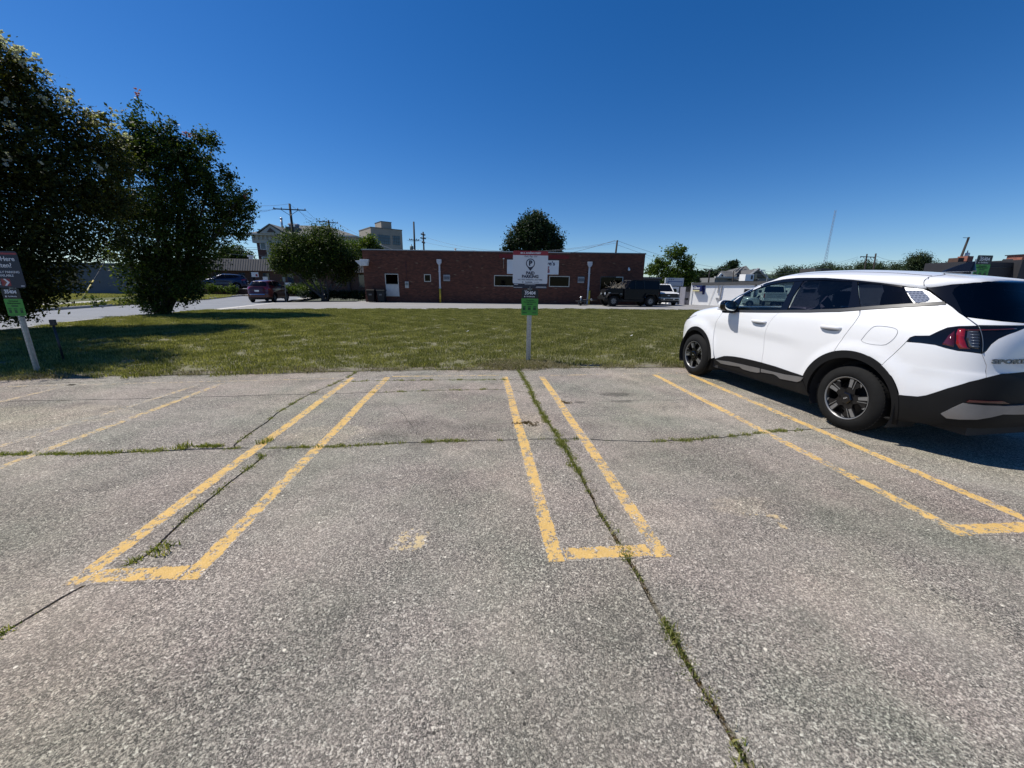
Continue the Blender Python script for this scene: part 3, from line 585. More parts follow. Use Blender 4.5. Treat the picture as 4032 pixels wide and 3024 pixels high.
# low retaining wall and grey building on the far left
w0=P(800,1155,45); wl=thing('retaining_wall','low dark brick retaining wall beside the far sidewalk, below the navy car','wall',(w0.x-3,47,0)); MB().box((0,0,-.1),(11.5,.3,.62)).build('masonry',mat('retain_brick',(.055,.03,.025),.9),wl); MB().box((-.03,-.03,.621),(11.53,.33,.68)).build('cap',mat('retain_cap',(.12,.10,.09),.9),wl)
sheet('raised_car_park',[(w0.x-3,47.31),(w0.x+8.5,47.31),(w0.x+8.5,55.9),(w0.x-3,55.9)],.60,ROADM,thick=.7)
block('grey_building','low plain grey rendered building seen under the crepe myrtle, left of the street','building',(-58,43,0),.0,(23,10,2.9),mat('grey_render',(.13,.14,.16),.85,var=.08),COP,[(3,4.2,1,2.2),(17,18.2,1,2.2)])
# ---- courthouse-like brick building with white entablature and pediment
Yc=95; z_c=P(1000,920,Yc).z; xl=P(985,920,Yc).x; xr=P(1400,935,Yc).x; Wc=xr-xl; zt=P(1060,886,Yc).z
ch=thing('classical_building','three storey dark brick building with pale cornice, columns and hipped roof behind street trees','building',(xl,Yc,0))
CREAM=mat('cream_stone',(.42,.41,.38),.8,var=.08,vs=1); DBR=mat('courthouse_brick',(.10,.045,.04),.9,var=.2,vs=1); SLATE=mat('grey_shingles',(.12,.12,.115),.9,var=.25,vs=2)
MB().box((.8,.5,0),(Wc-.8,22,z_c-1.9)).build('wall',DBR,ch)
MB().box((0.2,0,z_c-1.9),(Wc-.2,22.5,z_c-.35)).build('frieze',CREAM,ch); MB().box((-.6,-.8,z_c-.349),(Wc+.6,23.3,z_c)).build('cornice',CREAM,ch)
for i in range(24): MB().box((.4+i*(Wc-1)/24,-.30,z_c-1.2),(.75+i*(Wc-1)/24,-.005,z_c-.36)).build('bracket',CREAM,ch)
zr=P(1215,886,Yc+8).z
MB().add([(-.5,-.7,z_c),(Wc+.5,-.7,z_c),(Wc+.5,23,z_c),(-.5,23,z_c),(7,9,zr),(Wc-9,9,zr),(Wc-9,13,zr),(7,13,zr)],[(0,1,5,4),(1,2,6,5),(2,3,7,6),(3,0,4,7),(4,5,6,7)]).build('roof',SLATE,ch)
px0,px1,pm=P(1020,915,Yc-1).x-xl,P(1118,915,Yc-1).x-xl,P(1062,886,Yc-1).x-xl; zp=P(1062,886,Yc-1).z
MB().prism([(px0,-1.0,z_c),(px1,-1.0,z_c),(pm,-1.0,zp)],(0,9,0)).build('pediment',CREAM,ch); MB().prism([(px0+1.6,-1.06,z_c+.25),(px1-1.6,-1.06,z_c+.25),(pm,-1.06,zp-.55)],(0,.05,0)).build('tympanum',mat('tympanum_dark',(.09,.07,.06),.9),ch)
MB().add([(px0-.4,-1.2,z_c+.0),(pm,-1.2,zp+.02),(pm,8,zp+.02),(px0-.4,8,z_c+.0),(px0-.4,-1.2,z_c+.25),(pm,-1.2,zp+.3),(pm,8,zp+.3),(px0-.4,8,z_c+.25)],[(0,1,2,3),(4,7,6,5),(0,4,5,1),(3,2,6,7)]).build('pediment_roof',SLATE,ch); MB().add([(px1+.4,-1.2,z_c+.0),(pm,-1.2,zp+.02),(pm,8,zp+.02),(px1+.4,8,z_c+.0),(px1+.4,-1.2,z_c+.25),(pm,-1.2,zp+.3),(pm,8,zp+.3),(px1+.4,8,z_c+.25)],[(0,3,2,1),(4,5,6,7),(0,1,5,4)]).build('pediment_roof',SLATE,ch)
for i in range(7):
    x=2.6+i*(Wc-5.5)/6; c_=MB().lathe([(0,.55),(.3,.5),(z_c-2.4,.42),(z_c-1.95,.6)],14,Matrix.Translation((x+.9,-.1,0))@Matrix.Rotation(PI/2,4,'X')).build('column',CREAM,ch,True)
for i in range(6):
    for k in range(3):
        x=1.5+i*(Wc-5.5)/6; z=1.2+k*3.6
        f=MB().box((x,.42,z),(x+1.3,.495,z+2.1)).build('window',WHITEP,ch); MB().box((x+.15,.40,z+.1),(x+1.15,.415,z+2.0)).build('pane',PANEM,f)
for x,h_,r_,lb in ((P(1120,900,Yc+6).x,2.2,.22,'tall grey flue pipe on the classical building roof'),(P(1140,900,Yc+4).x,1.0,.5,'round roof ventilator left of the power pole on the classical building'),(P(1163,900,Yc+4).x,.9,.45,'round roof ventilator right of the power pole on the classical building')):
    q=thing('roof_ventilator',lb,'vent pipe',(x,Yc+5,z_c+1.2)); MB().tube([(0,0,0),(0,0,h_+.4)],r_,10).build('pipe',STEEL,q,True); MB().lathe([(0,0),(.05,r_*1.5),(.3,r_*1.3),(.5,0)],10,Matrix.Translation((0,0,h_+.4))@Matrix.Rotation(PI/2,4,'X')).build('cap',STEEL,q)
for i,(a_,b_) in enumerate(((1133,1150),(1158,1173))):
    xa,xb=P(a_,905,Yc+3).x-xl,P(b_,905,Yc+3).x-xl; MB().box((xa,2,z_c),(xb,4.5,z_c+1.9)).build('chimney',SLATE,ch)
# ---- beige concrete office tower, one corner towards us
Yt=150; RT_=.58; c_t,s_t=math.cos(RT_),math.sin(RT_); xb=P(1459,900,Yt).x; zt=P(1459,896,Yt).z
def tu(px): r=math.tan(math.atan((px-2016)/F_PX)+YAW); return (r*Yt-xb)/(c_t-s_t*r)
def tz(px,py): return P(px,py,Yt+s_t*tu(px)).z
Wt=tu(1602); Dt_=13.3
tw=thing('concrete_tower','beige concrete office block with gridded windows behind the brick building','building',(xb,Yt,0),RT_)
MB().box((0,0,0),(Wt,Dt_,zt)).build('wall',BEIGE,tw); MB().box((-.1,-.1,zt+.001),(Wt+.1,Dt_+.1,zt+.3)).build('parapet',mat('tower_coping',(.2,.18,.15),.8),tw)
pu,pv=tu(1532),tu(1570); MB().box((pu,1.5,zt+.3),(pv,8,zt+2.6)).build('penthouse',BEIGE,tw); MB().box((pu-.1,1.4,zt+2.601),(pv+.1,8.1,zt+2.8)).build('penthouse_roof',COP,tw)
for a_,b_,c_,nx_ in ((1472,1501,921,4),(1511,1556,924,6),(1566,1593,928,4)):
    u,v=tu(a_),tu(b_); z1=tz(a_,c_)
    for lev in range(4):
        za=z1-3.2-lev*5.0; f=MB().box((u,-.06,za),(v,-.012,za+3.2)).build('window',FRAMED,tw)
        for i in range(nx_):
            for j in range(3): MB().box((u+(v-u)*i/nx_+.07,-.08,za+3.2*j/3+.08),(u+(v-u)*(i+1)/nx_-.07,-.062,za+3.2*(j+1)/3-.08)).build('pane',PANEM,f)
for k in range(4):
    for lev in range(3):
        f=MB().box((-.06,1.0+k*3.1,zt-6.3-lev*5.0),(-.012,2.9+k*3.1,zt-3.2-lev*5.0)).build('window',FRAMED,tw); MB().box((-.08,1.1+k*3.1,zt-6.2-lev*5.0),(-.062,2.8+k*3.1,zt-3.3-lev*5.0)).build('pane',PANEM,f)
# ---- white glass-shop with blue sign (right): wall from GA to GB
GA=P(2722,1199,45); GA.z=-.55; GB=Vector((37.0,31.3,-.55)); gd=(GB-GA); GL=gd.length; ga=math.atan2(gd.y,gd.x)
gs=thing('white_shop_building','long low white painted shop with dark fascia and dark wall pipes','building',GA,ga)
WB=mat('white_block_wall',(.88,.87,.84),.8,var=.05,vs=.7,bmp=.004,bs=8)
gop=[(5.35,6.1,1.15,2.0),(10.6,11.6,1.7,2.1)]
wall_with_openings(GL,lambda x:2.32+.018*x,gop,.25).build('wall',WB,gs)
MB().box((0,.3,0),(GL,13,2.35)).build('rear_wall',WB,gs)
MB().add([(-.2,-.12,2.33),(GL,-.12,2.33+.018*GL),(GL,13,2.4+.018*GL),(-.2,13,2.4),(-.2,-.12,2.60),(GL,-.12,2.70+.022*GL),(GL,13,2.70+.022*GL),(-.2,13,2.60)],[(0,3,2,1),(4,5,6,7),(0,1,5,4),(1,2,6,5),(2,3,7,6),(3,0,4,7)]).build('fascia',mat('shop_fascia',(.09,.088,.085),.8),gs)
for a in gop: window(gs,a,fm=mat('shop_window_frame',(.3,.3,.3)),w=.05)
for k in range(4): MB().box((5.42,-.035,1.25+k*.17),(6.03,-.02,1.30+k*.17)).build('window_bar',FRAMED,gs)
MB().box((5.3,-.08,1.06),(6.15,-.012,1.13)).build('sill',WB,gs)
for x in (6.35,8.75,13,17): 
    MB().box((x,-.12,.3),(x+.16,-.012,2.32+.018*x)).build('downpipe',FRAMED,gs)
MB().tube([(3.05,-.08,.95),(3.1,-.08,2.3)],.055,8).tube([(2.75,-.08,1.5),(2.75,-.08,2.3)],.05,8).build('conduit',mat('conduit_grey',(.3,.29,.28)),gs); MB().box((2.95,-.2,.62),(3.17,-.012,.98)).build('gas_meter',mat('gas_meter_grey',(.33,.33,.33)),gs,bevel=.02); MB().box((2.65,-.15,.78),(2.8,-.012,.98)).build('meter_box',mat('gas_meter_grey',(.3,.3,.3)),gs)
MB().tube([(2.45,-.04,2.2),(1.95,-.04,.1)],.012,5).build('cable',mat('conduit_grey',(.3,.3,.3)),gs)
MB().box((0.02,-.10,-.02),(GL,-.012,.08)).build('plinth',KERBM,gs)
MB().box((-.26,-.05,0),(-.02,.2,2.62)).build('corner_post',WHITEP,gs)
gsl=thing('blue_shop_sign','navy shop sign with white slanted letters and a yellow stripe on the white wall','sign',GA,ga)
SB=mat('sign_navy',(.012,.018,.10),.4,var=.05)
MB().box((.10,-.42,1.62),(1.08,-.05,2.26)).build('box',SB,gsl,bevel=.01); MB().box((.10,-.426,1.64),(.86,-.421,1.80)).build('stripe',mat('sign_yellow',(.75,.68,.35),.5),gsl)
text('lettering','Glass',.36,WHITEP,gsl,(.49,-.424,2.02),.012,sx=.92,shear=.3)
MB().box((1.081,-.05,1.30),(1.34,-.02,2.31)).build('side_panel',SB,gsl)
# grey flat wall and green-logo kiosk left of the shop
k0=P(2670,1186,46); kk=thing('grey_garage','grey flat wall of a garage left of the white shop','building',(P(2694,1186,46).x,46,-.55)); MB().box((0,0,0),(1.55,3,2.1)).build('wall',mat('garage_grey',(.20,.20,.235),.8),kk); MB().box((0,-.1,1.56),(1.5,-.012,2.15)).build('awning',mat('awning_black',(.02,.022,.025),.6),kk)
mbx=thing('mailbox','black mailbox on a post in front of the grey garage wall','mailbox',(P(2701,1186,44).x,44,-.53)); MB().box((-.1,-.25,.62),(.12,.2,.86)).build('box',BLACK,mbx,bevel=.03); MB().box((-.03,-.03,0),(.03,.03,.62)).build('post',BLACK,mbx)
ks=thing('white_kiosk','small white building with a round green logo left of the grey garage','building',(P(2650,1180,47).x-.3,47.5,-.55)); MB().box((0,0,0),(1.6,3,2.12)).build('wall',WHITEP,ks); MB().lathe([(-.03,0),(-.03,.27),(-.005,.27)],28,Matrix.Translation((.62,0,1.62))).build('logo',mat('logo_green',(.02,.22,.05),.5),ks); MB().box((1.0,-.04,.7),(1.28,-.012,1.5)).build('window',FRAMED,ks)
st=thing('store_sign','pale rectangular sign board with a blue border above the white pickup','sign',(P(2614,1140,42).x,42,-.4)); MB().box((.1,0,1.62+.4),(2.15,.25,3.0-.1)).build('board',mat('board_grey',(.42,.44,.47),.5),st); MB().box((.35,-.03,2.05),(2.0,-.012,2.55)).build('frame',mat('board_blue',(.06,.09,.22),.5),st); MB().box((.42,-.05,2.08),(1.93,-.032,2.48)).build('face',mat('board_face',(.35,.38,.43),.5),st)
for x in (.4,1.8): MB().box((x,.05,0),(x+.1,.15,2.015)).build('post',DARKM,st)
for k in range(3): MB().box((.45+k*.22,-.02,2.7),(.55+k*.22,-.012,2.8)).build('mark',NAVY,st)
# ---- house with grey hipped roof and roof windows
Yh=78; hx=P(2815,1095,Yh).x; zb=P(2815,1093,Yh).z
ho=thing('grey_roofed_house','large grey-shingled house with gables and skylights behind the white shop','house',(hx,Yh,0))
p=lambda x,y,dy=0:(lambda q:(q.x-hx,dy,q.z))(P(x,y,Yh+dy))
HG=mat('house_siding',(.20,.20,.20),.85); 
MB().box((p(2820,1100)[0],.5,-.6),(p(3060,1100)[0],12,zb)).build('wall',HG,ho)
ap=p(2938,1046,6); 
MB().add([p(2868,1103),p(2990,1103),(p(2990,1103)[0],12,zb),(p(2868,1103)[0],12,zb),ap],[(0,1,4),(1,2,4),(2,3,4),(3,0,4)]).build('roof',SLATE,ho)
ga_=p(2840,1066,3); gb_=p(2890,1066,3)
MB().add([p(2816,1094),p(2868,1094),ga_,(p(2882,1066,5)[0],5,ga_[2]),(p(2900,1094)[0],1,p(2900,1094)[2])],[(0,1,2),(1,4,3,2)]).build('gable_roof',SLATE,ho)
MB().prism([p(2826,1090,-.2),p(2856,1090,-.2),p(2841,1074,-.2)],(0,.15,0)).build('gable',WHITEP,ho); MB().lathe([(-.3,0),(-.3,.2)],16,Matrix.Translation(p(2841,1085,-.05))).build('round_vent',DBR,ho)
MB().box((p(2816,1098,0)[0],-.1,zb-.1),(p(2900,1098,0)[0],.4,zb+.25)).build('eave',mat('eave_grey',(.35,.35,.35)),ho)
ta,tb,tc_=p(2950,1088,-2),p(3014,1094,-2),p(2982,1060,-2)
MB().prism([ta,tb,tc_],(0,6,0)).build('right_gable',mat('gable_shingle',(.10,.10,.10),.9),ho)
def bar(a,b_,w,m,nm,th=.3): 
    a,b_=Vector(a),Vector(b_); MB().tube([a,b_],w,5).build(nm,m,ho)
bar(Vector(ta)+Vector((-.4,-.2,-.1)),Vector(tc_)+Vector((0,-.2,.1)),.22,mat('eave_grey',(.35,.35,.35)),'verge'); bar(Vector(tb)+Vector((.6,-.2,-.3)),Vector(tc_)+Vector((0,-.2,.1)),.22,mat('eave_grey',(.35,.35,.35)),'verge')
MB().box((p(2970,1096,-2.3)[0],-2.3,p(2970,1100,-2.3)[2]),(p(2979,1096,-2.3)[0],-2.02,p(2970,1076,-2.3)[2])).build('window',PANEM,ho)
SKL=mat('skylight_glass',(.015,.018,.02),.5,spec=.2)
def on_roof(pts): MB().prism([Vector(p(x,y,dy))+Vector((0,-.25,.1)) for x,y,dy in pts],(0,.15,-.05)).build('skylight',SKL,ho)
on_roof([(2892,1072,2.2),(2897,1072,2.2),(2917,1053,4.6),(2912,1053,4.6)]); on_roof([(2906,1068,2.6),(2913,1066,2.8),(2931,1052,4.7),(2924,1053,4.6)]); on_roof([(2890,1085,1.3),(2896,1085,1.3),(2912,1071,2.9),(2906,1071,2.9)]); on_roof([(2903,1084,1.4),(2909,1084,1.4),(2921,1070,2.9),(2915,1070,2.9)])
on_roof([(2947,1076,1.9),(2953,1074,2.1),(2969,1060,3.6),(2962,1061,3.5)]); on_roof([(2956,1075,2.1),(2962,1073,2.2),(2976,1060,3.4),(2972,1060,3.4)])
ru=thing('rooftop_unit','white metal rooftop unit on the white shop roof','rooftop unit',P(2933,1103,48)); MB().box((0,0,-.1),(1.15,1.2,.72)).build('case',WHITEP,ru,bevel=.02); MB().box((.75,-.02,.1),(1.0,-.005,.6)).build('grille',DARKM,ru)
rb2=thing('dark_rooftop_unit','dark flat rooftop box far behind the white car, left of its roof','rooftop unit',P(3207,1070,60)); MB().box((0,0,-2.4),(2.9,3,.55)).build('case',mat('unit_dark',(.05,.048,.045),.8),rb2); MB().box((-.05,-.1,-2.4),(1.0,-.01,.5)).build('lit_side',mat('unit_sunlit',(.16,.15,.11),.8),rb2)  # lit side is a lighter slab, the light put into its colour
# ---- brick buildings at the far right edge
Yr=24; bx=P(3790,1060,Yr)
rbk=thing('dark_brick_building','dark flat-roofed building with brick chimneys at the right edge','building',(P(3795,1060,Yr).x,Yr,0))
xo=P(3795,1060,Yr).x; zA=P(3900,1032,Yr).z; zB=P(4000,1024,Yr).z
DW=mat('dark_wall_paint',(.018,.018,.022),.7)
MB().box((0,0,-.6),(P(3993,1030,Yr).x-xo,2.4,zA)).build('wall',DW,rbk); MB().box((P(3993,1030,Yr).x-xo+.01,-.4,-.6),(P(4200,1030,Yr).x-xo,2.4,zB)).build('wing',DW,rbk)
for k,(a_,b_,c_,e_) in enumerate(((3812,3828,1008,1032),(3790,3808,1028,1045),(3775,3792,1015,1035))):
    u,v=P(a_,c_,Yr+1.5),P(b_,e_,Yr+1.5); cb=MB().box((u.x-xo,1.5,zA-.5),(v.x-xo,2.1,u.z)).build('chimney',BRB if k==2 else mat('red_brick_chimney',(.26,.10,.07),.9,var=.3,vs=6),rbk)
MB().box((0,-.06,P(3930,1053,Yr).z-.03),(P(3990,1053,Yr).x-xo,-.012,P(3930,1053,Yr).z)).build('rail',DARKM,rbk)
MB().add([(P(3925,1030,Yr+6).x-xo,6,zA),(P(3990,1030,Yr+6).x-xo,6,zA),(P(3990,1020,Yr+6).x-xo,6,P(3990,1020,Yr+6).z),(P(3950,1020,Yr+6).x-xo,6,P(3950,1020,Yr+6).z)],[(0,1,2,3)]).build('hip_roof',mat('tan_roof',(.26,.21,.16),.9),rbk)
fr=thing('far_brick_stack','small red brick stack on the roof at the right edge','chimney',P(4023,1022,30)); MB().box((0,0,-.5),(1.4,1,.35)).build('bricks',mat('red_brick_chimney',(.26,.10,.07)),fr)
MB().box((-.1,-.1,.351),(1.5,1.1,.42)).build('cap',DARKM,fr)
# ================================================================ VEGETATION
def leafmat(name,lo,mid,hi,trans=.32,rough=.5,extra=None):
    m,t,b=nodes(name); out=t.nodes['Material Output']; at=N(t,'ShaderNodeAttribute',attribute_name='tone')
    st=[(0,lo),(.5,mid),(.97,hi)]
    c=ramp(t,at.outputs['Fac'],st); t.links.new(c,b.inputs[0]); b.inputs['Roughness'].default_value=rough; b.inputs['Specular IOR Level'].default_value=.16
    tl=N(t,'ShaderNodeBsdfTranslucent'); t.links.new(mixc(t,1,c,(1.5,1.6,.6),'MULTIPLY'),tl.inputs[0]); mx=N(t,'ShaderNodeMixShader'); mx.inputs[0].default_value=trans
    t.links.new(b.outputs[0],mx.inputs[1]); t.links.new(tl.outputs[0],mx.inputs[2]); t.links.new(mx.outputs[0],out.inputs[0]); return m
LF_DARK=leafmat('myrtle_leaves',(.014,.021,.006),(.044,.052,.012),(.14,.13,.032),.30)
LF_GREEN=leafmat('green_leaves',(.012,.024,.006),(.038,.064,.012),(.125,.155,.030),.32)
LF_DEEP=leafmat('deep_green_leaves',(.008,.016,.006),(.018,.034,.012),(.04,.065,.022),.2)
LF_LIGHT=leafmat('light_green_leaves',(.03,.05,.010),(.07,.11,.02),(.14,.18,.035),.4)
LF_FAR=leafmat('far_leaves',(.018,.03,.014),(.04,.06,.026),(.07,.095,.04),.2)
BLOOM=leafmat('white_blooms',(.45,.42,.40),(.62,.60,.57),(.8,.78,.76),.3)
PINKB=leafmat('pink_blooms',(.35,.12,.15),(.5,.25,.28),(.6,.4,.42),.3)
BARK=mat('grey_bark',(.09,.075,.06),.9,var=.35,vs=10,bmp=.004,bs=60)
def leaf_cloud(lobes,n,size,seed,clump=.22,per=26,shell=.55,up=.35,flat=.75,aspect=.55):
    """leaf quads in clumps through ellipsoidal lobes; lobes: (centre, radius[, zscale])"""
    r=np.random.default_rng(seed); vol=np.array([l[1]**1.9 for l in lobes]); pr=vol/vol.sum(); nc=max(1,n//per)
    li=r.choice(len(lobes),nc,p=pr); C=np.array([list(l[0]) for l in lobes])[li]; R=np.array([l[1] for l in lobes])[li]; Z=np.array([l[2] if len(l)>2 else .85 for l in lobes])[li]
    d=r.normal(size=(nc,3)); d/=np.linalg.norm(d,axis=1)[:,None]; rad=(shell+(1-shell)*r.random(nc)**.7)*R; 
    inner=r.random(nc)<.22; rad[inner]*=r.random(inner.sum())
    cc=C+d*rad[:,None]*np.c_[np.ones(nc),np.ones(nc),Z]
    ctone=np.clip(.45+.18*r.normal(size=nc),0,1)
    cl=clump*(.6+.8*r.random(nc))*np.clip(R,.4,1.6)**.4
    idx=np.repeat(np.arange(nc),per); m=len(idx)
    dn=d*.7+np.array([0,0,.75])+r.normal(size=(nc,3))*.35; dn/=np.linalg.norm(dn,axis=1)[:,None]
    p=cc[idx]+np.clip(r.normal(size=(m,3)),-1.8,1.8)*cl[idx][:,None]*np.array([1,1,flat])*.62+dn[idx]*(r.uniform(-1,1.5,m)*cl[idx])[:,None]
    nrm=r.normal(size=(m,3)); nrm[:,2]+=up*2; nrm+=d[idx]*.5; nrm/=np.linalg.norm(nrm,axis=1)[:,None]
    a=np.cross(nrm,r.normal(size=(m,3))); a/=np.linalg.norm(a,axis=1)[:,None]; b=np.cross(nrm,a)
    s=size*(.55+.9*r.random(m))[:,None]; a=a*s*.5; b=b*s*.5*aspect
    q=np.stack([p-a,p-b*1.0+a*.05,p+a,p+b*1.0+a*.05],1).reshape(-1,3)
    tone=np.clip(ctone[idx]+.16*r.normal(size=m),0,1)
    return q,tone,cc,d
def branch(mb,a,b,r0,r1,seed,wob=.06,n=6,sides=6):
    r=random.Random(seed); a,b=Vector(a),Vector(b); L=(b-a).length; pts=[];rs=[]
    ph=[r.uniform(0,6) for _ in range(4)]
    for i in range(n+1):
        t_=i/n; q=a.lerp(b,t_)+Vector((math.sin(t_*4+ph[0]),math.sin(t_*5+ph[1]),0))*wob*L*.5*math.sin(t_*PI) ; q.z+=.08*L*math.sin(t_*PI)*0; pts.append(q); rs.append(r0+(r1-r0)*t_)
    mb.tube(pts,rs,sides)
def tree(name,label,base,lobes,n,size,leafm,seed,stems=1,tr=.12,cat='tree',group=None,bloom=0,bloomm=None,trunk=True,per=26,clump=.22,bare=0,kind=None,**k):
    base=Vector(base); root=thing(name,label,cat,base,group=group)
    L=[((Vector(l[0])-base),)+tuple(l[1:]) for l in lobes]
    q,tone,cc,d=leaf_cloud(L,n,size,seed,per=per,clump=clump,**k)
    link('crown',quads_mesh('crown',q,[leafm],tone),None,root)
    if trunk:
        mb=MB(); r=random.Random(seed)
        order=sorted(range(len(L)),key=lambda i:-L[i][1]); tops=[]
        for s in range(stems):
            li=L[order[s%len(L)]]; tgt=Vector(li[0])+Vector((r.uniform(-.3,.3),r.uniform(-.3,.3),0))*li[1]
            off=Vector((math.cos(s*2.4),math.sin(s*2.4),0))*(.0 if stems==1 else tr*1.6); off.z=-.1
            branch(mb,off,tgt,tr*(1 if stems==1 else .7),tr*.3,seed*31+s,n=8)
            for j in range(5):
                c=Vector(cc[r.randrange(len(cc))]); 
                if (c-tgt).length<li[1]*2.2: branch(mb,off.lerp(tgt,r.uniform(.45,.9)),c,tr*.28,tr*.05,seed*77+s*9+j,n=5,sides=5)
        mb.build('trunk',BARK,root,True)
    if bloom:
        r=np.random.default_rng(seed+5); nab=np.array([((np.abs(cc[:,:2]-q[:2]).sum(1)<.55)&(cc[:,2]>q[2]+.25)).sum() for q in cc]); cand=[i for i in range(len(cc)) if nab[i]<=1]; 
        for kk,(nb,mm,nm) in enumerate(((bloom,bloomm or BLOOM,'blossom'),)):
            ch=r.choice(cand,min(nb,len(cand)),replace=False); BL=[((cc[i][0]+d[i][0]*.2,cc[i][1]+d[i][1]*.2,cc[i][2]+d[i][2]*.25+.1),.13,1.3) for i in ch]
            q2,t2,_,_=leaf_cloud(BL,nb*46,.06,seed+9,clump=.045,per=12,shell=.3,aspect=.9); bo=link('blossom',quads_mesh('blossom',q2,[mm],t2),None,root); bo['kind']='stuff'
    if kind: root['kind']=kind
    return root
def lb(x,y,r,Y,z=.9,dy=0):
    c=P(x*1.8228,y*1.8228,Y); dd=(Vector((c.x,c.y,c.z-EYE))).dot(_f); return ((c.x,Y+dy,c.z),r*1.8228*dd/F_PX,z)
# far left crepe myrtle, white blooms
A=[(-90,250,110,13.5),(-20,190,75,14),(40,210,70,14.5),(-60,380,120,13),(30,330,95,13.5),(120,270,55,14.5),(170,310,60,14.5),(225,330,45,15),(255,350,30,15),(100,400,95,13.5),(190,410,80,14.5),(-20,500,110,12.5),(80,520,90,13),(170,500,75,14),(20,600,80,12.8),(100,600,55,13.5),(20,660,42,13),(-60,620,80,12.5),(235,430,45,15),(70,650,35,13.5),(20,140,28,14),(60,165,25,14.2),(-40,130,55,13.5),(215,250,10,14.5),(213,225,6,14.5)]
tree('crepe_myrtle','large dark crepe myrtle with white blossoms overhanging the left edge of the lawn',(-16.0,13.0,0),[lb(*a) for a in A]+[((-14.0,10.3,4.4),1.6,.9),((-14.7,9.1,5.4),1.6,.9),((-13.9,11.0,6.2),1.5,.9),((-15.2,10.2,7.0),1.8,.9),((-14.4,9.2,2.9),1.3,.9),((-15.4,8.2,4.2),1.6,.9),((-16.4,8.8,6.6),1.9,.9),((-14.6,10.6,1.9),1.2,.9),((-12.3,9.2,6.0),1.2,.9),((-12.7,9.0,4.8),1.2,.9),((-12.2,9.4,7.2),1.2,.9),((-13.0,8.6,3.6),1.2,.9),((-13.0,9.6,8.0),1.3,.9),((-13.4,7.9,5.6),1.4,.9)],175000,.10,LF_DARK,11,stems=9,tr=.13,bloom=330,clump=.26,shell=.5,per=34)
Bt=[(345,355,48,19),(392,335,30,19.5),(345,305,20,19.5),(415,375,42,20),(458,400,44,20),(498,440,40,20),(440,345,18,20),(488,385,16,20),(300,330,38,19),(270,340,32,18.5),(330,420,75,19),(420,455,66,20),(495,480,40,20.5),(365,520,74,19.5),(448,525,50,20),(300,495,55,19),(255,440,42,18.5),(310,590,46,19),(378,600,54,19.3),(430,575,34,19.8),(405,635,26,19.5),(335,655,30,19),(262,545,34,18.5),(300,645,26,19),
 (290,250,13,19),(297,228,8,19),(286,272,14,19),(268,300,17,19),(247,305,14,18.5),(243,280,9,18.5),(310,285,22,19),(352,262,9,19.5),(358,282,13,19.5),(376,272,6,19.5),(372,296,11,19.5),(366,310,15,19.5),(408,308,10,19.5),(430,305,9,19.8),(445,305,22,20),(525,470,20,20.5),(535,440,16,20.5),(528,425,12,20.5),(250,265,8,18.5),(325,310,30,19),(208,650,12,18.5),(520,500,14,20.5)]
tree('crepe_myrtle','tall multi-stemmed crepe myrtle standing alone between street and lawn',(-14.9,19.6,0),[lb(*a) for a in Bt],66000,.115,LF_GREEN,12,stems=13,tr=.12,bloom=5,bloomm=PINKB,clump=.24,shell=.55,per=40)
# bare twigs above the crown
# tree by the street, spreading
Ct=[(640,545,42,37),(700,530,42,38),(672,572,38,37),(735,558,34,38),(615,568,27,36.5),(738,590,26,38),(690,516,17,38),(648,528,14,37),(712,522,12,38),(760,575,18,38.5),(605,555,18,36.5),(595,575,11,36.5)]
tree('street_tree','round green street tree with several stems beside the driveway corner',(-13.9,36.6,0),[lb(*a) for a in Ct],60000,.145,LF_GREEN,13,stems=7,tr=.16,clump=.30,shell=.5)
Dt=[(1150,500,38,62),(1125,520,28,62),(1187,515,28,62),(1155,478,20,62),(1165,530,42,62),(1110,530,16,62),(1200,535,18,62),(1135,490,16,62),(1180,490,16,62),(1090,543,8,62)]
tree('dark_tree','dark round evergreen tree rising behind the brick building roof',(P(2110,1100,62).x,62,0),[lb(*a) for a in Dt],26000,.30,LF_DEEP,14,stems=3,tr=.3,clump=.42,shell=.6)
Et=[(1455,548,17,52),(1478,570,18,52),(1432,576,16,52),(1415,582,12,52),(1460,600,26,52),(1440,600,20,52),(1470,542,9,52),(1490,580,9,52),(1485,598,16,52),(1425,565,9,52),(1402,588,8,52),(1450,620,24,52),(1480,620,20,52)]
tree('ash_tree','airy light green tree behind the right end of the brick building',(P(2640,1150,52).x,52,-.5),[lb(*a) for a in Et],17000,.26,LF_LIGHT,15,stems=4,tr=.16,clump=.36,shell=.35,flat=.4)
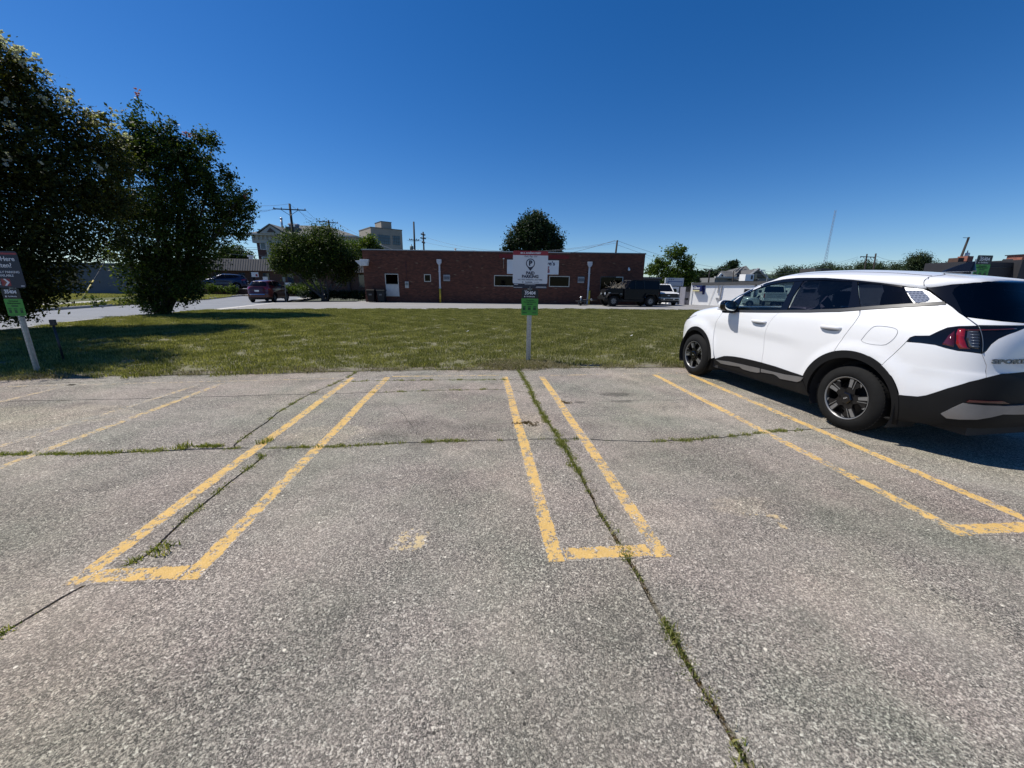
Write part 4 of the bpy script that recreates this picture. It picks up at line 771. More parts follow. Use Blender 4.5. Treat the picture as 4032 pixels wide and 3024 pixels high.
for i,(nm,lab,lobes_,Y,n_,s_,m_) in enumerate((
 ('leafy_tree','small green tree above the taupe-fascia office roof, left of the classical building',[(508,552,20),(485,560,18),(530,562,13),(500,570,20),(545,568,8)],78,9000,.38,LF_GREEN),
 ('leafy_tree','yellow-green tree in front of the beige concrete tower',[(762,545,20),(792,530,12),(800,522,8),(815,542,8),(780,548,14)],60,9000,.30,LF_LIGHT),
 ('conifer_tree','pointed dark tree behind the roof of the grey-roofed house',[(1583,575,9),(1571,583,9),(1560,588,9),(1548,592,7),(1588,570,5)],115,5000,.5,LF_DEEP),
 ('leafy_tree','dark tree clump left of the white shop roof, around the thin pole',[(1512,600,8),(1525,598,10),(1535,590,6),(1545,603,12),(1530,608,14),(1500,606,8),(1515,612,12)],85,6500,.45,LF_DEEP),
 ('leafy_tree','green tree between the thin pole and the gabled house',[(1560,600,10),(1555,592,7),(1568,592,8),(1548,610,10)],90,4500,.45,LF_FAR))):
    L_=[lb(a,b_,c_,Y) for a,b_,c_ in lobes_]; cx=sum(l[0][0] for l in L_)/len(L_)
    tree(nm,lab,(cx,Y,-.5),L_,n_,s_,m_,20+i,stems=2,tr=.22,clump=.5,shell=.5)
# far wooded ridge on the right (one mass), with a few crowns that stand out
rg=[];r_=random.Random(3)
for k in range(210):
    x=r_.uniform(1560,2300); base_=lambda x:(598-6*sst(1600,1700,x)-14*sst(1750,1900,x)-8*math.sin((x-1600)/130)+ (8*sst(2000,2150,x)))
    y=base_(x)+r_.uniform(0,26); rg.append(lb(x,y,r_.uniform(6,13),r_.uniform(150,190)))
q,tone,_,_=leaf_cloud(rg,100000,.6,77,clump=1.0,per=24,shell=.5); w_=link('far_wood',quads_mesh('far_wood',q,[LF_FAR],tone),None); tag(w_,'distant wooded ridge along the horizon behind the white car','wood',kind='stuff')
hill=MB(); hv=[(-60+i*20,200+j*30,(-1+ (13*sst(90,220,-60+i*20))*math.sin(min(1,j/3)*PI/2))) for j in range(6) for i in range(40)]
hill.add(hv,[(j*40+i,j*40+i+1,(j+1)*40+i+1,(j+1)*40+i) for j in range(5) for i in range(39)]).build('hill',mat('hill_green',(.035,.05,.02),.95))['kind']='structure'
for i,(a,lab) in enumerate(((((1985,562,13),(1978,568,11),(1992,570,11),(1985,578,14)),'tall round-crowned tree standing above the distant ridge'),(((2020,588,9),(2035,585,9),(2028,592,10)),'dark tree clump on the ridge left of the leaning pole'))):
    L_=[lb(q[0],q[1],q[2],140) for q in a]; tree('ridge_tree',lab,(L_[0][0][0],140,2),L_,9000,.5,LF_FAR,40+i,stems=1,tr=.5,clump=.9)
lowt=[lb(x,596+r_.uniform(-4,4),r_.uniform(6,10),120) for x in range(1500,1560,6)]
tree('leafy_tree','low distant hedge of trees behind the white shop',(lowt[0][0][0],120,0),lowt,4000,.6,LF_DEEP,55,stems=1,tr=.2)
# hedges and shrubs
def shrub(label,c,rx,ry,h,seed,m=LF_GREEN,n=5000,s=.10,cat='shrub',group=None,name='shrub'):
    root=thing(name,label,cat,(c[0],c[1],0),group=group); r=random.Random(seed)
    L=[((r.uniform(-rx,rx)*.7,r.uniform(-ry,ry)*.7,h*.5),min(rx,ry,h)*r.uniform(.45,.65),.9) for _ in range(9)]
    L+=[((x,r.uniform(-ry,ry)*.3,h*.5),h*.5,.9) for x in np.linspace(-rx*.8,rx*.8,max(2,int(rx/h*2.2)))]
    q,t_,cc,_=leaf_cloud(L,n,s,seed,clump=.13,per=20,shell=.6); q[:,2]=np.maximum(q[:,2],.0); link('foliage',quads_mesh('foliage',q,[m],t_),None,root)
    mb=MB(); [branch(mb,(r.uniform(-.1,.1)+x,0,-.05),(x+r.uniform(-.2,.2),r.uniform(-.2,.2),h*.6),.02,.008,seed+i) for i,x in enumerate(np.linspace(-rx*.7,rx*.7,5))]; mb.build('stems',BARK,root)
    return root
for i,(x,y,rx) in enumerate(((-15.6,37.8,.85),(-13.0,37.2,.8),(-11.6,36.9,.75),(-10.4,36.4,.65))):
    shrub(('low clipped bush at the foot of the street tree, left of its trunk','low clipped bush right of the street tree trunk','third low bush from the left under the street tree','low dark bush against the left corner of the brick building')[i],(x,y),rx,.6,.85,60+i,LF_DEEP,5000,.10,group='low bushes by the driveway corner')
for i,(px,Y,rx,h,m_) in enumerate(((1145,46,1.3,1.15,LF_LIGHT),(1192,47,1.2,1.45,LF_GREEN),(1230,49,1.0,1.7,LF_GREEN))):
    q=P(px,1140,Y); shrub(('yellowish shrub beyond the maroon car','green shrub in the middle beyond the maroon car','taller green shrub beyond the maroon car, right of the row')[i],(q.x,Y),rx,.8,h,70+i,m_,5000,.14,group='shrubs beyond the street')
q=P(872,1125,46.4); shrub('small light green bush in front of the navy car on the low wall',(q.x,46.3),1.4,.6,1.3,80,LF_LIGHT,4500,.13)
# ---- lawn grass: patches of blades spread over the turf (ground cover)
def blades(name,n,size,seed,h=.05,w=.006,tones=(.5,.2),lean=.7,half=.27):
    r=np.random.default_rng(seed); p=np.c_[r.uniform(-half,half,(n,2)),np.zeros(n)]; a=r.uniform(0,2*PI,n); hh=h*(.45+.9*r.random(n)); ww=w*(.7+.6*r.random(n))
    side=np.c_[np.cos(a),np.sin(a),np.zeros(n)]*ww[:,None]; b=r.uniform(0,2*PI,n); ln=np.c_[np.cos(b),np.sin(b),np.zeros(n)]*(lean*hh*r.random(n))[:,None]
    up=np.c_[np.zeros((n,2)),hh]; mid=p+up*.6+ln*.35; tip=p+up+ln
    q=np.stack([p-side,p+side,mid+side*.7,mid-side*.7],1); q2=np.stack([mid-side*.7,mid+side*.7,tip+side*.1,tip-side*.1],1)
    co=np.concatenate([q.reshape(-1,3),q2.reshape(-1,3)]); t_=np.clip(r.normal(tones[0],tones[1],n),0,1); dead=r.random(n)<.10; t_[dead]=1
    return quads_mesh(name,co,[GRASS],np.r_[t_,t_])
GRASS=leafmat('grass_blades',(.060,.068,.022),(.165,.168,.058),(.37,.335,.165),.38,.6)
DEADG=leafmat('dry_grass_blades',(.10,.085,.045),(.20,.17,.10),(.32,.28,.18),.2,.8)
def scatter(name,pts,patches,seed,smin=.8,smax=1.25,label=None,cat=None,parent=None):
    """one object: blades instanced on points by geometry nodes"""
    pc=bpy.data.collections.new(name+'_patches')
    for k,me in enumerate(patches):
        o=bpy.data.objects.new(name+'_patch',me); pc.objects.link(o)
    me=bpy.data.meshes.new(name); me.from_pydata([tuple(q) for q in pts],[],[]); o=link(name,me,None,parent)
    g=bpy.data.node_groups.new(name,'GeometryNodeTree'); g.interface.new_socket('Geometry',in_out='INPUT',socket_type='NodeSocketGeometry'); g.interface.new_socket('Geometry',in_out='OUTPUT',socket_type='NodeSocketGeometry')
    gi=g.nodes.new('NodeGroupInput'); go=g.nodes.new('NodeGroupOutput'); ip=g.nodes.new('GeometryNodeInstanceOnPoints'); ci=g.nodes.new('GeometryNodeCollectionInfo'); ci.inputs[0].default_value=pc; ci.inputs['Separate Children'].default_value=True; ci.inputs['Reset Children'].default_value=True
    ip.inputs['Pick Instance'].default_value=True
    rv=g.nodes.new('FunctionNodeRandomValue'); rv.data_type='FLOAT_VECTOR'; rv.inputs[0].default_value=(0,0,0); rv.inputs[1].default_value=(0,0,6.283); rv.inputs['Seed'].default_value=seed
    rs=g.nodes.new('FunctionNodeRandomValue'); rs.data_type='FLOAT'; rs.inputs[2].default_value=smin; rs.inputs[3].default_value=smax; rs.inputs['Seed'].default_value=seed+1
    li=g.links.new; li(gi.outputs[0],ip.inputs['Points']); li(ci.outputs[0],ip.inputs['Instance']); li(rv.outputs[0],ip.inputs['Rotation']); li(rs.outputs[1],ip.inputs['Scale']); li(ip.outputs[0],go.inputs[0])
    mo=o.modifiers.new('scatter','NODES'); mo.node_group=g; tag(o,label,cat,kind='stuff'); return o
def inside(x,y,poly):
    c=False;n=len(poly)
    for i in range(n):
        a,b_=poly[i],poly[i-1]
        if (a[1]>y)!=(b_[1]>y) and x<(b_[0]-a[0])*(y-a[1])/(b_[1]-a[1])+a[0]: c=not c
    return c
pa=[blades('turf_a',420,.5,1,.042,.0045,(.42,.24)),blades('turf_b',460,.5,2,.048,.0045,(.5,.24)),blades('turf_c',330,.5,3,.036,.005,(.72,.25)),blades('turf_d',480,.5,4,.052,.0045,(.27,.2))]
pts=[];r_=random.Random(5)
y=6.5
while y<26:
    x=-15
    while x<16.5:
        xx,yy=x+r_.uniform(-.15,.15),y+r_.uniform(-.15,.15)
        if inside(xx,yy,lawn_poly) and inside(xx,yy-.12,lawn_poly): pts.append((xx,yy,.012))
        x+=.40
    y+=.40
scatter('lawn_grass',pts,pa,5,.75,1.2,'mown summer lawn of short green grass between parking lot and driveway','grass')
pd=[blades('dry_a',90,.3,8,.035,.004,(.5,.25),1.6,.14),blades('dry_b',90,.3,9,.03,.004,(.6,.25),1.8,.14)]
for me in pd: me.materials[0]=DEADG
pts=[]
for k in range(520):
    x=r_.uniform(-13,12); yy=fT(x)+wT(x)+r_.uniform(-.03,.28)*(r_.random()+.2)
    if abs(x-.9)<.5 or r_.random()<.35: pts.append((x,yy,.012))
for k in range(120): pts.append((r_.gauss(.85,.35),7.25+abs(r_.gauss(0,.25)),.012))
scatter('dry_grass',pts,pd,15,.7,1.5,'dead straw-coloured grass clippings along the lawn edge','grass')
pv=[blades('verge_a',420,.6,31,.09,.012,(.75,.2),.8,.5)]
pts=[(r_.uniform(-45,-22.6),r_.uniform(14,44),.03) for _ in range(1500)]; pts=[q for q in pts if inside(q[0],q[1],VERGE) and not (-27.6<q[0]<-24.4 and q[1]<30) and not(-30<q[0]+(q[1]-30)*.25<-25.2)]
scatter('verge_grass',pts,pv,21,.9,1.4,'sunlit strip of grass beyond the street','grass')
# ---- weeds in the joints
WEED=leafmat('weed_leaves',(.06,.08,.02),(.16,.19,.05),(.34,.31,.12),.4)
def tuft(n,h,w,spread,seed,m=None,lean=1.1,broad=False):
    r=np.random.default_rng(seed); me=blades('weed_tuft',n,.1,seed,h,w,(.5,.25),lean,spread); me.materials[0]=m or WEED; return me
wt=[tuft(20,.020,.004,.028,1),tuft(24,.032,.0035,.030,2),tuft(18,.016,.005,.024,3),tuft(22,.026,.004,.036,4)]
BRW=leafmat('dry_weed',(.06,.045,.022),(.12,.085,.04),(.18,.13,.07),.2,.8); wb=[tuft(18,.010,.0045,.022,5,BRW),tuft(18,.014,.004,.026,6,BRW,1.6)]
def along(f,a,b_,dens,horizontal,gaps=(),jit=.012,seed=1):
    r=random.Random(seed); out=[]; n=int(abs(b_-a)*dens)
    for _ in range(n):
        s=r.uniform(a,b_)
        if any(g0<s<g1 for g0,g1 in gaps): continue
        k=r.gauss(0,jit); out.append((s,f(s)+k,-.012) if horizontal else (f(s)+k,s,-.012))
    return out
VB,VC=VX['B'],VX['C']; HA,HD,HD2=HY['A'],HY['D'],HY['D2']
g=[];g+=along(VB,4.3,7.0,90,False,seed=1,jit=.014); g+=along(VB,2.9,4.3,110,False,seed=2,jit=.018); g+=along(VB,.75,2.9,34,False,((1.55,1.68),(2.0,2.12),(2.45,2.6)),seed=3,jit=.012); g+=along(VB,1.15,1.5,16,False,seed=4,jit=.015); g+=along(VB,-.6,.8,12,False,seed=14)
g+=along(HA,-5.2,-2.95,80,True,seed=5,jit=.016); g+=along(HA,-2.4,-.9,70,True,((-2.3,-2.1),),seed=6,jit=.012); g+=along(HA,-.6,-.1,100,True,seed=7); g+=along(HA,-.9,.8,8,True,seed=8); g+=along(HA,.95,1.35,10,True,seed=9); g+=along(HA,1.75,2.5,80,True,seed=10,jit=.015); g+=along(HA,2.6,3.6,50,True,seed=11)
g+=along(HD2,-2.3,.5,36,True,seed=12); g+=along(HD,-1.6,.3,22,True,seed=13); g+=along(VC,3.7,6.9,22,False,seed=15); g+=along(VC,1.5,3.5,30,False,((1.7,1.95),(2.2,2.35),(2.9,3.0)),seed=16)
g+=[(.86+random.gauss(0,.02),1.33+random.gauss(0,.04),-.01) for _ in range(14)]+[(.80+random.gauss(0,.025),3.55+random.gauss(0,.04),-.01) for _ in range(20)]+[(3.3+random.gauss(0,.06),3.77+random.gauss(0,.015),-.01) for _ in range(18)]+[(-2.62+random.gauss(0,.07),3.64+random.gauss(0,.012),0) for _ in range(18)]
scatter('joint_weeds',g,wt,33,.55,1.25,'green weeds and grass growing in the pavement joints','weeds')
g=[];g+=along(VB,.9,6.9,20,False,seed=41,jit=.018); g+=along(HA,-1.5,.8,16,True,seed=42); g+=along(VC,1.5,6.8,9,False,seed=43,jit=.014); g+=along(HD,-6,-2.4,6,True,seed=44); g+=[(.52+random.gauss(0,.05),4.15+random.gauss(0,.03),0) for _ in range(16)]+[(1.12+random.gauss(0,.03),4.93+random.gauss(0,.03),0) for _ in range(8)]+along(HD,-2.4,0.3,8,True,seed=45)+along(VB,-.6,1,20,False,seed=46)
scatter('dry_joint_weeds',g,wb,35,.6,1.3,'brown dried weeds and moss in the pavement joints','weeds')
for i,(x,y,n_,h_,lab) in enumerate(((-1.86,2.10,44,.034,'single tuft of grass inside the left hairpin marking'),(-2.82,3.62,80,.05,'grass tuft in the transverse joint left of the hairpin lines'),(-2.13,3.72,56,.045,'grass tuft where the left hairpin line crosses the joint'))):
    q=thing('weed_tuft',lab,'weed',(x,y,0)); link('leaves',tuft(n_,h_,.0045,.055,90+i),None,q)
# litter on lawn
LIT=mat('litter_white',(.7,.68,.62),.7)
for i,(x,y,lab) in enumerate(((-7.0,11.9,'small pale scrap of litter on the left of the lawn'),(4.6,11.5,'small pale scrap of litter on the right of the lawn'),(-.45,12.5,'tiny pale scrap on the lawn left of the parking sign'))):
    q=MB().prism([(0,0,0),(.07,.01,.02),(.09,.05,.03),(.03,.06,.01)],(0,0,.012)).build('litter',LIT); q.location=(x,y,.055); tag(q,lab,'litter')
def suv_sculpt(u,z):
    # door crease with a hollow under it, arch flares, tail crease
    zc=.99+.045*(u-1.9)+(.0 if u>1 else -.06*(1-u))   # crease line height, falling towards the tail
    h=-.013*sst(zc+.02,zc-.13,z)*sst(zc-.48,zc-.10,z)*sst(.55,1.0,u)*sst(2.6,2.2,u)
    for uc in (0,2.755):
        d=math.hypot(u-uc,z-.37); h+=.020*sst(.66,.52,d)
    h+=-.020*sst(.855,.84,z)*sst(.6,.8,z)*sst(-.45,-.75,u)
    return h
SUV=Surf(1.30,lambda z:5.2-1.6*sst(1.0,1.5,z),lambda z:4.2,
    ur=[(.2,-.80),(.3,-.93),(.45,-.985),(.62,-.99),(.80,-.975),(.86,-.955),(1.0,-.94),(1.12,-.925),(1.22,-.90),(1.32,-.85),(1.45,-.77),(1.55,-.71),(1.62,-.67),(1.70,-.62)],
    uf=[(.2,3.45),(.3,3.6),(.5,3.66),(.8,3.66),(.93,3.60),(1.0,3.50),(1.08,3.38),(1.14,3.2),(1.19,2.95),(1.225,2.72),(1.25,2.62),(1.35,2.45),(1.5,2.18),(1.6,1.95),(1.70,1.60)],
    w=[(.2,.875),(.32,.908),(.5,.926),(.7,.931),(.9,.930),(1.05,.922),(1.16,.908),(1.27,.873),(1.40,.815),(1.53,.755),(1.64,.702),(1.70,.65)],
    pt=1.70,crown=.085,drop=lambda u:.075*max(0,(.8-u)/1.5)**1.6+.03*max(0,(u-1.0)/1.0)**2,sculpt=suv_sculpt)
SUVP=dict(
 front_glass=[(2.164,1.217),(2.202,1.325),(2.274,1.436),(2.176,1.510),(2.037,1.564),(1.887,1.599),(1.672,1.620),(1.396,1.628),(1.386,1.464),(1.398,1.265)],
 sail=[(2.243,1.210),(2.348,1.322),(2.286,1.436),(2.212,1.325),(2.172,1.216)],
 b_trim=[(1.386,1.265),(1.373,1.464),(1.374,1.627),(1.208,1.638),(1.268,1.440),(1.265,1.268)],
 rear_glass_side=[(1.243,1.276),(1.233,1.465),(1.206,1.642),(0.899,1.646),(0.666,1.634),(0.676,1.475),(0.687,1.325),(0.902,1.287)],
 c_trim=[(0.683,1.326),(0.670,1.476),(0.661,1.634),(0.632,1.632),(0.626,1.479),(0.620,1.342)],
 quarter_glass=[(0.623,1.625),(0.520,1.614),(0.445,1.587),(0.441,1.498),(0.436,1.413),(0.514,1.381),(0.616,1.343),(0.620,1.480)],
 quarter_panel=[(0.441,1.593),(0.438,1.503),(0.433,1.414),(0.389,1.418),(0.351,1.428),(0.360,1.483),(0.373,1.552),(0.387,1.580)],
 diamond=[(0.437,1.552),(0.396,1.559),(0.384,1.507),(0.384,1.466),(0.399,1.436),(0.427,1.423),(0.433,1.481)],
 roof_edge=[(2.424,1.366),(2.416,1.459),(2.266,1.537),(2.102,1.617),(1.846,1.652),(1.604,1.674),(1.353,1.682),(0.908,1.676),(0.637,1.656),(0.518,1.634),(0.440,1.611),(0.403,1.599),(0.381,1.584)],
 belt=[(2.329,1.197),(2.190,1.190),(1.443,1.234),(0.980,1.268),(0.720,1.304),(0.620,1.334),(0.504,1.371),(0.425,1.398),(0.351,1.424)],
 fgap=[(2.349,1.177),(2.368,1.090),(2.393,0.994),(2.401,0.846),(2.382,0.691),(2.359,0.538),(2.345,0.394)],
 bgap=[(1.378,1.242),(1.448,1.151),(1.495,1.060),(1.514,0.993),(1.527,0.846),(1.498,0.703),(1.493,0.613),(1.489,0.527)],
 rgap=[(0.621,1.325),(0.623,1.279),(0.638,1.218),(0.663,1.125),(0.683,1.040),(0.701,0.943),(0.710,0.865),(0.714,0.797)],
 clad_top=[(2.341,0.396),(2.290,0.435),(2.194,0.488),(2.056,0.512),(1.905,0.522),(1.696,0.527),(1.489,0.527),(1.222,0.519),(1.002,0.499),(0.866,0.491)],
 clad_line2=[(2.318,0.392),(2.117,0.422),(1.469,0.442),(1.092,0.452),(0.868,0.480)],
 silver1=[(2.318,0.392),(2.117,0.422),(1.808,0.435),(1.485,0.444),(1.475,0.391),(1.528,0.374),(1.667,0.363),(1.833,0.365),(1.899,0.388),(2.085,0.368),(2.239,0.355)],
 silver2=[(1.466,0.443),(1.092,0.452),(0.868,0.480),(0.887,0.428),(0.925,0.400),(1.030,0.389),(1.134,0.380),(1.185,0.406),(1.237,0.415),(1.457,0.395)],
 sill_bot=[(2.319,0.311),(1.890,0.309),(1.427,0.283),(1.059,0.278),(0.811,0.273)],
 hoodline=[(2.801,0.888),(2.803,1.020),(2.660,1.079),(2.525,1.126),(2.495,1.200)],
 headlight=[(2.801,0.869),(2.801,0.907),(2.801,0.983),(2.662,1.064),(2.714,1.007),(2.778,0.921)],
 fuel=[(0.609,1.017),(0.594,1.095),(0.574,1.166),(0.556,1.180),(0.520,1.180),(0.502,1.167),(0.498,1.143),(0.504,1.089),(0.517,1.032),(0.531,0.995),(0.565,0.987),(0.599,0.996)],
 tl_top=[(0.476,1.055),(0.468,1.098),(0.457,1.118),(0.423,1.132),(0.398,1.185),(0.379,1.216),(0.354,1.233),(0.311,1.245),(0.246,1.253),(0.167,1.257)],
 tl_bot=[(0.476,1.053),(0.442,1.057),(0.411,1.053),(0.388,1.034),(0.363,1.020),(0.337,1.018),(0.306,1.014)],
 tl_gate=[(0.304,1.015),(0.296,1.039),(0.285,1.096),(0.265,1.143),(0.234,1.181),(0.170,1.234)],
 tl_split=[(0.305,1.246),(0.311,1.127),(0.307,1.014)],
 tl_red=[(0.359,1.207),(0.341,1.211),(0.349,1.127),(0.343,1.060),(0.333,1.044),(0.361,1.038),(0.369,1.084),(0.366,1.167)],
 tl_dim=[(0.384,1.144),(0.367,1.194),(0.371,1.046),(0.398,1.064)],
 tl_slat=[(0.339,1.201),(0.311,1.211),(0.313,1.045),(0.340,1.056),(0.346,1.127)],
 bumpseam=[(0.524,0.780),(0.502,0.917),(0.476,1.050)],
 bump_split=[(0.307,1.011),(0.288,0.909),(0.287,0.810)],
 clad_rear_top=[(0.471,0.534),(0.446,0.543),(0.421,0.555),(0.405,0.582),(0.368,0.678),(0.327,0.759),(0.287,0.810),(0.239,0.848),(0.148,0.864)],
 skid=[(0.363,0.441),(0.345,0.509),(0.326,0.567),(0.268,0.569),(0.113,0.545),(0.102,0.494),(0.213,0.499),(0.249,0.467),(0.283,0.438),(0.322,0.419),(0.348,0.411)],
 reflector=[(0.320,0.581),(0.316,0.602),(0.226,0.615),(0.199,0.594),(0.271,0.592)],
 gate_seam=[(0.348,1.426),(0.340,1.391),(0.334,1.346),(0.327,1.319),(0.311,1.246)],
 dtrim=[(0.380,1.614),(0.366,1.605),(0.335,1.627),(0.304,1.651),(0.275,1.663),(0.305,1.601),(0.317,1.548),(0.318,1.466),(0.323,1.384),(0.328,1.322),(0.334,1.348),(0.340,1.391),(0.348,1.429),(0.359,1.502),(0.370,1.570)],
 rglass=[(0.274,1.662),(0.304,1.599),(0.316,1.548),(0.317,1.466),(0.322,1.384),(0.327,1.321),(0.294,1.315),(0.241,1.301),(0.160,1.290),(-0.077,1.728),(0.157,1.707),(0.239,1.679)],
 spoiler_edge=[(0.380,1.616),(0.365,1.606),(0.303,1.653),(0.238,1.682),(0.145,1.713),(-0.106,1.734)],
 hatch_seam=[(0.381,1.616),(0.376,1.657),(0.363,1.689),(0.312,1.749),(0.085,1.857),(-0.111,1.862),(-0.151,1.824)],
 ditch=[(0.705,1.859),(0.475,1.842),(0.356,1.820),(0.323,1.777),(0.291,1.763)],
 text=[(0.277,0.950),(0.279,0.970),(0.158,0.956)],
 handle_f=[(1.824,1.071),(1.699,1.119),(1.531,1.096),(1.671,1.045)],
 handle_r=[(0.840,1.098),(0.768,1.148),(0.701,1.125),(0.758,1.057)],
)
# ================================================================ PANELLED VEHICLE BODIES
def dens(poly,closed=True,step=.03):
    out=[];n=len(poly)
    for i in range(n if closed else n-1):
        a,b_=poly[i],poly[(i+1)%n]; k=max(1,int(math.hypot(b_[0]-a[0],b_[1]-a[1])/step)); out+=[(a[0]+(b_[0]-a[0])*j/k,a[1]+(b_[1]-a[1])*j/k) for j in range(k)]
    if not closed: out.append(poly[-1])
    return out
def inset(poly,d):
    """shrink a closed (th,p) outline by about d"""
    A=sum(poly[i-1][0]*poly[i][1]-poly[i][0]*poly[i-1][1] for i in range(len(poly)))/2; sg=1 if A>0 else -1; out=[];n=len(poly)
    for i in range(n):
        a,b_,c=Vector(poly[i-1]),Vector(poly[i]),Vector(poly[(i+1)%n]); e1=(b_-a); e2=(c-b_)
        if e1.length<1e-7 or e2.length<1e-7: continue
        n1=Vector((-e1.y,e1.x)).normalized(); n2=Vector((-e2.y,e2.x)).normalized(); m_=(n1+n2)
        if m_.length<.3: m_=n1*1
        m_=m_.normalized()/max(.45,m_.normalized().dot(n1)); q=b_+m_*d*sg; out.append((q.x,q.y))
    return out
def smooth_open(pts,it=2):
    for _ in range(it):
        q=[pts[0]]
        for a,b_ in zip(pts[:-1],pts[1:]): q+=[(a[0]*.75+b_[0]*.25,a[1]*.75+b_[1]*.25),(a[0]*.25+b_[0]*.75,a[1]*.25+b_[1]*.75)]
        q.append(pts[-1]); pts=q
    return pts
def fill(sf,poly,off=0.0,step=.04,gap=0.0,mirror_y=False,want_n=False):
    poly=dens(poly,True,step*.8)
    if gap: poly=inset(poly,gap)
    xs=[q[0] for q in poly];ys=[q[1] for q in poly]; pts=[Vector(q) for q in poly]; n=len(pts); 
    nx=int((max(xs)-min(xs))/step)+1; ny=int((max(ys)-min(ys))/step)+1
    for i in range(1,nx):
        for j in range(1,ny):
            x=min(xs)+(max(xs)-min(xs))*i/nx; y=min(ys)+(max(ys)-min(ys))*j/ny
            if inside(x,y,poly):
                if min((x-q[0])**2+(y-q[1])**2 for q in poly)>(step*.4)**2: pts.append(Vector((x,y)))
    vv,ee,ff,_,_,_=delaunay_2d_cdt(pts,[],[list(range(n))],1,1e-6)
    vs=[]
    for q in vv:
        a=sf(q.x,q.y); 
        if off: nn=sf.nrm(q.x,q.y); a=tuple(a[i]+nn[i]*off for i in range(3))
        vs.append(a)
    fs=[tuple(f) for f in ff]
    # orient outwards
    if fs:
        f=fs[len(fs)//2]; A,B,C_=(Vector(vs[i]) for i in f[:3]); nn=(B-A).cross(C_-A); q=vv[f[0]]; 
        if nn.dot(Vector(sf.nrm(q.x,q.y)))<0: fs=[tuple(reversed(f)) for f in fs]
    if mirror_y: vs=[(x,-y,z) for x,y,z in vs]; fs=[tuple(reversed(f)) for f in fs]
    if want_n: return vs,fs,[tuple(sf.nrm(q.x,q.y)) for q in vv]
    return vs,fs
def skin(name,vs,fs,ns,thick):
    """shell mesh: outer skin with the exact surface normals, back skin, and an edge wall"""
    n=len(vs); V=[Vector(q) for q in vs]; NN=[Vector(q) for q in ns]; F=[tuple(f) for f in fs]; allv=list(V); alln=list(NN); faces=list(F)
    if thick:
        allv+=[v-m*thick for v,m in zip(V,NN)]; alln+=[-m for m in NN]; faces+=[tuple(i+n for i in reversed(f)) for f in F]
        cnt={}
        for f in F:
            for i in range(len(f)):
                e=(f[i],f[(i+1)%len(f)]); cnt[e]=1
        for (i,j) in list(cnt):
            if (j,i) in cnt: continue
            k=len(allv); o=(V[j]-V[i]).cross(NN[i]); o=o.normalized() if o.length>1e-9 else NN[i]
            allv+=[V[i],V[j],V[j]-NN[j]*thick,V[i]-NN[i]*thick]; alln+=[o]*4; faces.append((k+1,k,k+3,k+2))
    me=bpy.data.meshes.new(name); me.from_pydata([tuple(q) for q in allv],[],faces); me.update(); me.shade_smooth(); me.normals_split_custom_set_from_vertices([tuple(q) for q in alln]); return me
def panel(name,sf,poly,m,parent,off=0,gap=.0022,step=.04,thick=.02,both=True,label=None,smooth=True):
    out=[]
    vs,fs,ns=fill(sf,poly,off,step,gap,False,True)
    for mir in ((False,True) if both else (False,)):
        if mir: vs=[(x,-y,z) for x,y,z in vs]; ns=[(x,-y,z) for x,y,z in ns]; fs=[tuple(reversed(f)) for f in fs]
        o=link(name,skin(name,vs,fs,ns,thick),m,parent)
        if label: o['label']=label
        out.append(o)
    return out
def sym(half):
    """half outline from centre line round to the centre line -> closed polygon across the car (tail side)"""
    return half+[(-a,b_) for a,b_ in reversed(half)]
def seam(name,sf,pts,w,m,parent,off=.002,both=True,closed=False):
    pts=dens(pts,closed,.02)
    for mir in ((1,-1) if both else (1,)):
        vs=[];fs=[]
        P3=[]
        for th,p in pts:
            a=Vector(sf(th,p))+Vector(sf.nrm(th,p))*off; P3.append((Vector((a.x,a.y*mir,a.z)),Vector((sf.nrm(th,p)[0],sf.nrm(th,p)[1]*mir,sf.nrm(th,p)[2]))))
        for i,(q,nn) in enumerate(P3):
            d=(P3[min(i+1,len(P3)-1)][0]-P3[max(0,i-1)][0]).normalized(); s=d.cross(nn).normalized()*w/2; vs+=[q+s,q-s]
            if i: fs.append((2*i-2,2*i-1,2*i+1,2*i))
        me=bpy.data.meshes.new(name); me.from_pydata(vs,[],fs); o=link(name,me,m,parent,True); s=o.modifiers.new('thickness','SOLIDIFY'); s.thickness=.002; s.offset=0
def arc(sf,cx,cz,r,a0,a1,n=22,off=0):
    return [sf.find(cx+r*math.cos(math.radians(a0+(a1-a0)*i/n)),cz+r*math.sin(math.radians(a0+(a1-a0)*i/n))) for i in range(n+1)]
WHITE=None
m,t,b=nodes('white_car_paint'); b.inputs['Base Color'].default_value=(.76,.77,.78,1); b.inputs['Roughness'].default_value=.32; b.inputs['Coat Weight'].default_value=.45; b.inputs['Coat Roughness'].default_value=.03
co=objco(t); c=mixc(t,ramp(t,noise(t,co,1.5,5,.6),[(.4,0.0),(.75,.35)]),(.76,.765,.775),(.71,.71,.715)); t.links.new(c,b.inputs[0]); WHITE=m
GLASSF=glass_mat('front_side_glass',(.58,.72,.69)); GLASSR=glass_mat('privacy_glass',(.05,.05,.07)); GLASSW=glass_mat('windshield_glass',(.5,.58,.56))
TRIM=mat('arch_cladding',(.007,.007,.0075),.6,spec=.22,var=.12,vs=5,bmp=.0003,bs=500); SILV=mat('silver_trim',(.26,.26,.27),.38,.7,.08,5); CHROM=mat('satin_black_trim',(.035,.036,.038),.45,.1,.1)
m,t,b=nodes('tail_lens_red'); b.inputs['Base Color'].default_value=(.3,.01,.01,1); b.inputs['Roughness'].default_value=.12; b.inputs['Coat Weight'].default_value=1; REDL=m
